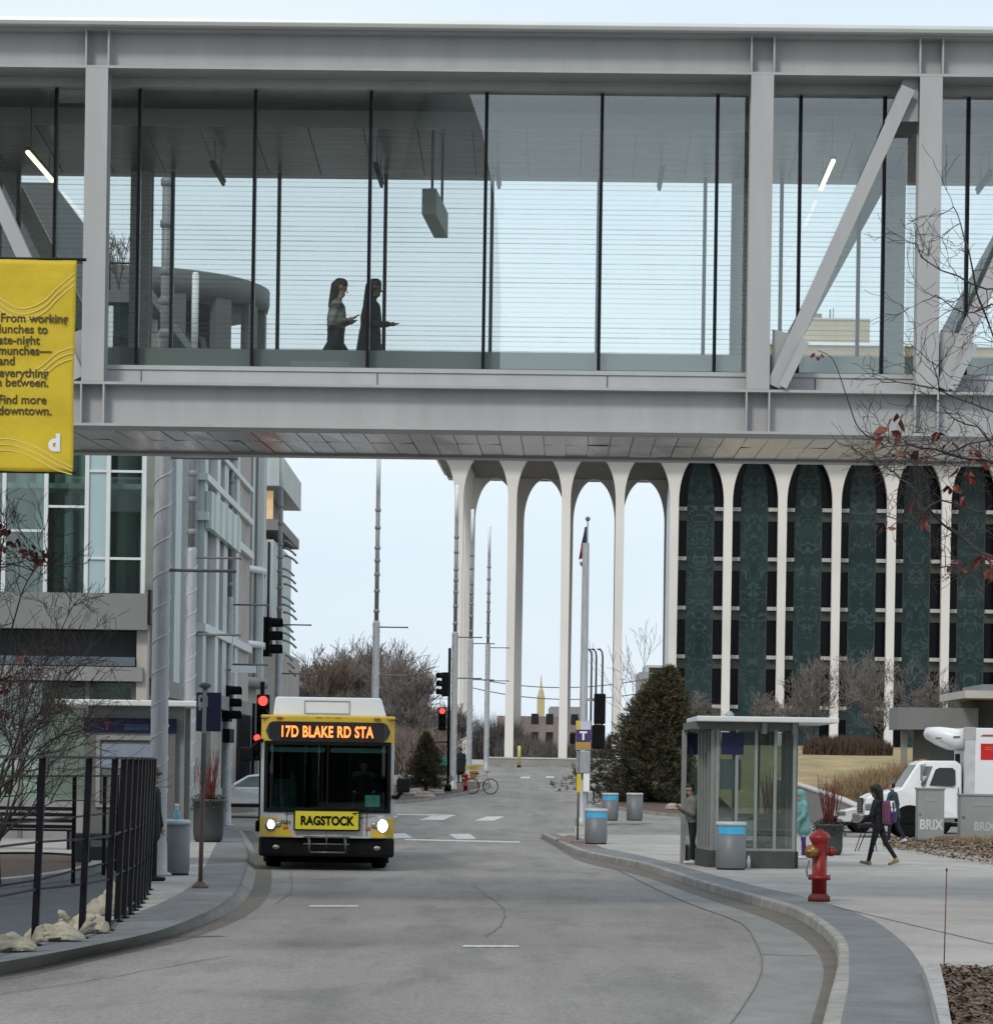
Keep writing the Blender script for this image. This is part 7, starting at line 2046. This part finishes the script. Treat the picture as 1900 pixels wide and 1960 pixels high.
def person(label, loc, rz, H, mats, legs=((18, 4), (-16, 22)), arms=((10, 8, 30, 0), (-8, 8, 25, 0)), lean=3, head=0, bulk=1.0, coat=0.0, hair='short', hood=False, cap=None, sit=False, group=None, fem=False):
    """local axes: x forward, y left, z up ; mats = skin, top, trousers, shoes, hair"""
    k = H / 1.75
    o = thing('person', label, 'person', loc, rz, group)
    prims, tags = [], []
    def add(p, q, r0, r1, t, sx_=1.0): prims.append((Vector(p), Vector(q), r0, r1, sx_)); tags.append(t)
    la = R(lean)
    hip = Vector((0, 0, .93))
    def up(h, x=0, y=0): return hip + Vector((math.sin(la) * h + x * math.cos(la), y, math.cos(la) * h - x * math.sin(la)))
    b = bulk; sw = .165 if fem else .185
    add(up(-.02), up(.12), .118 * (1.05 if fem else 1), .118, 2, 1.42)
    add(up(.10), up(.30), .112 * b, .122 * b, 1, 1.30)
    add(up(.28), up(.43), .125 * b, .105 * b, 1, 1.42)
    add(up(.47, 0, -sw * .72), up(.47, 0, sw * .72), .072 * b, .072 * b, 1)
    add(up(.46, 0), up(.60, .015), .055, .052, 0)
    if coat > 0:
        add(up(.1), up(-coat), .125 * b, .150 * b, 1, 1.32)
    hd = up(.70, .03); hp = R(head)
    fw = Vector((math.cos(hp), 0, -math.sin(hp))); hu = Vector((math.sin(hp), 0, math.cos(hp)))
    add(hd + hu * .035 - fw * .018, hd + hu * .055 + fw * .008, .088, .088, 0, .88)
    add(hd - hu * .045 + fw * .02, hd - hu * .07 + fw * .045, .062, .046, 0, .9)
    add(hd + fw * .088 + hu * .0, hd + fw * .112 - hu * .022, .010, .016, 0, .8)
    for s in (-1, 1): add(hd + Vector((0, s * .078, 0)) - hu * .005, hd + Vector((0, s * .085, 0)) + hu * .03, .012, .016, 0)
    feet = []
    for s, (a, kb) in ((1, legs[0]), (-1, legs[1])):
        a_, k_ = R(a), R(a - kb)
        h0 = hip + Vector((0, s * .088, -.02))
        kn = h0 + Vector((math.sin(a_), 0, -math.cos(a_))) * .42
        an = kn + Vector((math.sin(k_), 0, -math.cos(k_))) * .41
        add(h0, kn, .088, .062, 2, 1.05); add(kn, an, .060, .045, 2)
        fd = R(max(-35, min(10, (a - kb) * .8)))
        tip = an + Vector((math.cos(fd) * .17, 0, -.045 + math.sin(fd) * .17))
        heel = an + Vector((-.04, 0, -.045))
        add(heel, tip, .042, .036, 3, 1.05); add(an, an + Vector((.02, 0, -.04)), .046, .046, 3)
    hands = []
    for s, (pt, ab, el, inn) in ((1, arms[0]), (-1, arms[1])):
        sh_ = up(.455, 0, s * sw)
        p_, A_ = R(pt) + la, R(ab)
        ud = Vector((math.sin(p_) * math.cos(A_), s * math.sin(A_), -math.cos(p_) * math.cos(A_)))
        elb = sh_ + ud * .285
        q_ = R(pt + el) + la; I_ = R(inn)
        fdv = Vector((math.sin(q_) * math.cos(I_), -s * math.sin(I_), -math.cos(q_) * math.cos(I_))).normalized()
        wr = elb + fdv * .245
        add(sh_, elb, .060 * b, .048 * b, 1); add(elb, wr, .047 * b, .036 * b, 1)
        pe = wr + fdv * .085
        sd_ = fdv.cross(Vector((0, 0, 1)));  sd_ = sd_.normalized() if sd_.length > .2 else Vector((0, s, 0))
        add(wr, pe, .026, .034, 0)
        hands.append((wr, pe, fdv, sd_, s))
    if hood: add(hd + hu * .02 - fw * .05, hd + hu * .06 - fw * .01, .112, .112, 1, .95); add(up(.52, -.05), hd - fw * .06 - hu * .05, .10, .10, 1)
    zmin = min(min(p.z - r0, q.z - r1) for p, q, r0, r1, _ in prims)
    sh_v = Vector((0, 0, -zmin)) if not sit else Vector((0, 0, -.93))
    prims = [((p + sh_v) * k, (q + sh_v) * k, r0 * k, r1 * k, s) for p, q, r0, r1, s in prims]
    me = remesh(prims, .0145, 2)
    # region of every face from the nearest limb
    nv = len(me.polygons); cen = np.empty(nv * 3); me.polygons.foreach_get('center', cen); cen = cen.reshape(-1, 3)
    best = np.full(nv, 1e9); idx = np.zeros(nv, int)
    for (p, q, r0, r1, s), t in zip(prims, tags):
        P0, d = np.array(p), np.array(q - p); L2 = max(1e-9, d @ d)
        tt = np.clip((cen - P0) @ d / L2, 0, 1)
        dist = np.linalg.norm(cen - P0 - tt[:, None] * d, axis=1) - (r0 + (r1 - r0) * tt) * (s if s > 1 else 1)
        w_ = dist < best; best[w_] = dist[w_]; idx[w_] = t
    # fingers and eyes join the same mesh
    f = MB()
    ex = []
    for (wr, pe, fdv, sd_, s) in hands:
        up_ = sd_.cross(fdv)
        for j, (off, ln) in enumerate(((-.026, .062), (-.009, .075), (.009, .070), (.025, .055))):
            a0 = pe + sd_ * off; a1 = a0 + fdv * ln * .55; a2 = a1 + (fdv * .8 - up_ * .5 * -1 * (1 if pe.z > 1.3 else .6)).normalized() * ln * .5
            ex.append(([a0 - fdv * .02, a1, a2], [.0105, .0095, .007]))
        th = wr.lerp(pe, .35) - sd_ * .028 * 1
        ex.append(([wr.lerp(pe, .3), th + fdv * .03 - up_ * -.02, th + fdv * .07 - up_ * -.03], [.012, .011, .008]))
    for pts, rs in ex: f.tube([(p + sh_v) * k for p in pts], [r_ * k for r_ in rs], 6)
    nf0 = len(f.f)
    for s in (-1, 1): f.ball((hd + fw * .080 + hu * .025 + Vector((0, s * .034, 0)) + sh_v) * k, .011 * k, 8, 6)
    v0 = np.empty(len(me.vertices) * 3); me.vertices.foreach_get('co', v0); v0 = v0.reshape(-1, 3)
    allv = [tuple(x) for x in v0] + [tuple(x) for x in f.v]
    n0 = len(v0)
    allf = [tuple(p.vertices) for p in me.polygons] + [tuple(n0 + i for i in ff) for ff in f.f]
    mi = list(idx) + [0] * nf0 + [4] * (len(f.f) - nf0)
    m2 = bpy.data.meshes.new('body'); m2.from_pydata(allv, [], allf)
    bpy.data.meshes.remove(me)
    ob = mesh_ob(m2, 'body', [mats[0], mats[1], mats[2], mats[3], M_eye], o)
    m2.polygons.foreach_set('material_index', mi)
    # hair / cap
    T = lambda p: (p + sh_v) * k
    hp_ = []
    if hair == 'short': hp_ = [(T(hd + hu * .062 - fw * .035), T(hd + hu * .075 + fw * .005), .088 * k, .082 * k, .93), (T(hd - fw * .05), T(hd + hu * .05 - fw * .045), .066 * k, .08 * k, .95)]
    elif hair == 'long': hp_ = [(T(hd + hu * .06 - fw * .035), T(hd + hu * .075 + fw * .01), .092 * k, .086 * k, .95), (T(hd - fw * .06 + hu * .03), T(up(.46, -.075)), .085 * k, .055 * k, 1.1)]
    elif hair == 'big': hp_ = [(T(hd + hu * .07 - fw * .05), T(hd + hu * .08 + fw * .01), .115 * k, .10 * k, 1.05), (T(hd - fw * .08 + hu * .03), T(up(.52, -.07)), .10 * k, .075 * k, 1.15)]
    if hp_: mesh_ob(remesh(hp_, .012, 1), 'hair', [mats[4]], o)
    if cap is not None:
        c_ = [(T(hd + hu * .075 - fw * .03), T(hd + hu * .085 + fw * .01), .092 * k, .088 * k, .95), (T(hd + hu * .065 + fw * .08), T(hd + hu * .055 + fw * .13), .03 * k, .02 * k, 2.6)]
        mesh_ob(remesh(c_, .012, 1), 'cap', [cap], o)
    o['_hands'] = [0]; del o['_hands']
    info = dict(hands=[(T(wr), T(pe), fdv, sd_) for wr, pe, fdv, sd_, s in hands], head=T(hd), back=T(up(.30, -.15)), k=k)
    return o, info
def world(o, p): return Matrix.Translation(o.location) @ Matrix.Rotation(o.rotation_euler.z, 4, 'Z') @ Vector(p)

M_jstr = mat('jacket_striped', (.02, .022, .018), .8, 0, .6, 6, 0, None, (.3, .3, 2.2), col2=(.36, .37, .33), det=1)
M_blk = mat('cloth_black', (.010, .010, .012), .85, 0, .3, 12, .2, 20)
M_navyc = mat('cloth_navy', (.012, .014, .024), .85, 0, .3, 12, .2, 20)
M_greyj = mat('cloth_grey', (.15, .15, .145), .9, 0, .15, 10, .2, 20)
M_teal2 = mat('cloth_teal', (.14, .29, .29), .8, 0, .15, 9, .2, 20)
M_purp = mat('cloth_purple', (.055, .02, .12), .85, 0, .2, 9, .2, 20)
M_blueg = mat('cloth_dark_blue_green', (.018, .045, .055), .8, 0, .3, 7, .2, 20)
M_shoew = mat('shoe_white', (.55, .56, .60), .6, 0, .25, 18)
M_shoeb = mat('shoe_black', (.012, .012, .012), .6, 0, .2, 8)
M_shoet = mat('shoe_tan', (.30, .22, .12), .6, 0, .25, 14)
M_grcap = mat('cap_grey_cloth', (.10, .105, .10), .85, 0, .15, 9)

# two people walking to the right inside the footbridge
def sky_person(u, t): s, _ = S.at(u, 600, t); return M4S @ Vector((s, t, zfl))
zhead = S.at(648, 527, 2.2)[1] - zfl
a_, ia = person('person in a striped jacket and dark jeans walking with a phone inside the footbridge', sky_person(643, 2.2), -TH, zhead, (M_skin, M_jstr, M_navyc, M_shoeb, M_hair),
                legs=((36, 2), (-33, 6)), arms=((-22, 6, 122, 22), (-18, 6, 124, 24)), lean=2, head=16, hair='long', fem=True, bulk=1.12)
zhead2 = S.at(715, 533, 2.2)[1] - zfl
b_, ib = person('person in a long black coat walking with one hand reaching forward inside the footbridge', sky_person(708, 2.2), -TH, zhead2, (M_skind, M_blk, M_blk, M_shoeb, M_hair),
                legs=((18, 2), (-27, 10)), arms=((-12, 8, 40, 10), (-4, 6, 92, 0)), lean=3, head=6, hair='long', bulk=1.25, coat=.22, fem=True)
wr, pe, fd, sd_ = ia['hands'][1]
ph = thing('smartphone', 'dark phone held in both hands by the person in the striped jacket', 'phone', world(a_, pe + fd * .05 + Vector((0, 0, .02))), -TH)
m = MB(); m.cbox(-.07, .07, -.036, .036, -.005, .005, .004, Matrix.Rotation(R(-25), 4, 'Y')); m.build('case', M_black, ph)
# waiting at the right shelter, phone in hand
ps = V(1324, 1640, DS + 2.0)
c_, ic = person('person in a grey jacket and black trousers checking a phone by the shelter', (ps.x, DS + 1.9, KH), R(190), 1.62, (M_skin, M_greyj, M_blk, M_shoew, M_hair),
                legs=((3, 3), (-3, 4)), arms=((2, 10, 112, 22), (4, 10, 112, 22)), lean=3, head=24, hair='short', bulk=1.4)
wr, pe, fd, sd_ = ic['hands'][0]
ph = thing('smartphone', 'dark phone held up by the person waiting at the shelter', 'phone', world(c_, pe + fd * .05 + Vector((0, 0, .03))), R(190))
m = MB(); m.cbox(-.075, .075, -.038, .038, -.005, .005, .004, Matrix.Rotation(R(-50), 4, 'Y')); m.build('case', M_black, ph)
# teal hooded jacket behind the right end of the shelter
pt_ = G(1536, 1646, KH)
d_, id_ = person('person in a hooded teal jacket and purple trousers standing behind the shelter', (pt_.x, pt_.y, KH), R(200), 1.50, (M_skin, M_teal2, M_purp, M_shoew, M_hair),
                 legs=((4, 3), (-6, 6)), arms=((8, 12, 30, 10), (6, 10, 24, 8)), lean=6, head=14, hair='none', hood=True, bulk=1.25, coat=.18)
# two people walking on the right pavement
pw_ = G(1686, 1657, KH)
e_, ie = person('person in black with bushy hair walking away left with a purple backpack', (pw_.x - .06, pw_.y, KH), R(160), 1.66, (M_skind, M_blk, M_blk, M_shoet, M_hair),
                legs=((15, 2), (-20, 14)), arms=((10, 12, 40, 6), (-14, 10, 35, 6)), lean=5, head=8, hair='big', bulk=1.2)
M_bagp = mat('backpack_purple', (.085, .03, .075), .7, 0, .5, 14, col2=(.16, .06, .10))
bk = thing('backpack', 'purple and maroon backpack with white band worn by the person in black', 'backpack', world(e_, ie['back'] + Vector((-.06, 0, -.05))), R(160))
m = MB(); m.cbox(-.11, .09, -.17, .17, -.26, .24, .07); m.build('bag_body', M_bagp, bk)
m = MB(); m.cbox(-.18, -.10, -.13, .13, -.22, .02, .035); m.build('front_pocket', M_purp, bk)
m = MB(); m.tube([(-.125, .15 * math.cos(a), .08 + .10 * math.sin(a)) for a in [PI + PI * q / 12 for q in range(13)]] , .022, 6); m.tube([(-.12, -.15, .10), (-.10, -.12, .22), (-.10, .12, .22), (-.12, .15, .10)], .02, 6); m.build('white_band', M_white, bk)
m = MB()
for s in (-1, 1): m.tube([(.09, s * .10, .22), (.22, s * .11, .22), (.30, s * .12, .05), (.12, s * .13, -.22)], .018, 6)
m.build('straps', M_purp, bk)
pw2 = G(1709, 1616, KH)
f_, if_ = person('person in a dark blue jacket and grey cap walking beside the truck', (pw2.x, pw2.y, KH), R(150), 1.70, (M_skin, M_blueg, M_navyc, M_shoew, M_hair),
                 legs=((10, 4), (-14, 16)), arms=((12, 10, 30, 6), (-14, 12, 15, 0)), lean=4, head=6, hair='short', cap=M_grcap, bulk=1.22, coat=.16)
# far away and on the left
p = V(881, 1495, 160)
g_, ig = person('tiny person in dark clothes on the far left corner between light poles', (p.x, 160, gz(160) + .1), R(100), 1.72, (M_skin, M_blk, M_blk, M_shoeb, M_hair),
                legs=((8, 4), (-8, 8)), arms=((5, 8, 15, 0), (-5, 8, 15, 0)), hair='short', bulk=1.25, coat=.35)
p = G(284, 1690, KH)
h_, ih = person('person in black clothes and cap standing between railing and thick pole', (p.x, p.y, KH), R(-20), 1.78, (M_skin, M_blk, M_blk, M_shoeb, M_hair),
                legs=((5, 3), (-6, 8)), arms=((0, 5, 12, 0), (-3, 5, 10, 0)), hair='short', cap=M_grcap, bulk=1.2, coat=.2)
# bus driver
dv = Matrix.Translation(bus.location) @ Matrix.Rotation(bus.rotation_euler.z, 4, 'Z') @ Vector((.72, 1.15, 1.33))
i_, ii = person('bus driver in dark uniform sitting behind the windscreen', dv, bus.rotation_euler.z - PI / 2, 1.72, (M_skin, M_navyc, M_blk, M_shoeb, M_hair),
                legs=((80, 75), (78, 75)), arms=((40, 8, 50, 6), (40, 8, 50, 6)), lean=-4, hair='short', sit=True)
# folding cart beside the walkers
p = G(1652, 1630, KH)
o = thing('folding_cart', 'black folding cart with thin splayed legs beside the walking people', 'cart', p)
s_ = p.y / F
m = MB(); m.cbox(-.12, .30, -.15, .2, 45 * s_, 52 * s_, .02); m.cbox(.0, .36, -.15, .2, 56 * s_, 70 * s_, .04); m.build('seat', M_black, o)
for a, b in (((-.02, 0, 45 * s_), (-.22, -.1, 0)), ((.22, 0, 45 * s_), (.24, -.1, 0)), ((.1, .1, 45 * s_), (-.1, .3, 0)), ((.25, .1, 45 * s_), (.36, .3, 0))):
    m = MB(); m.tube([a, b], .012, 6); m.build('leg', M_black, o)
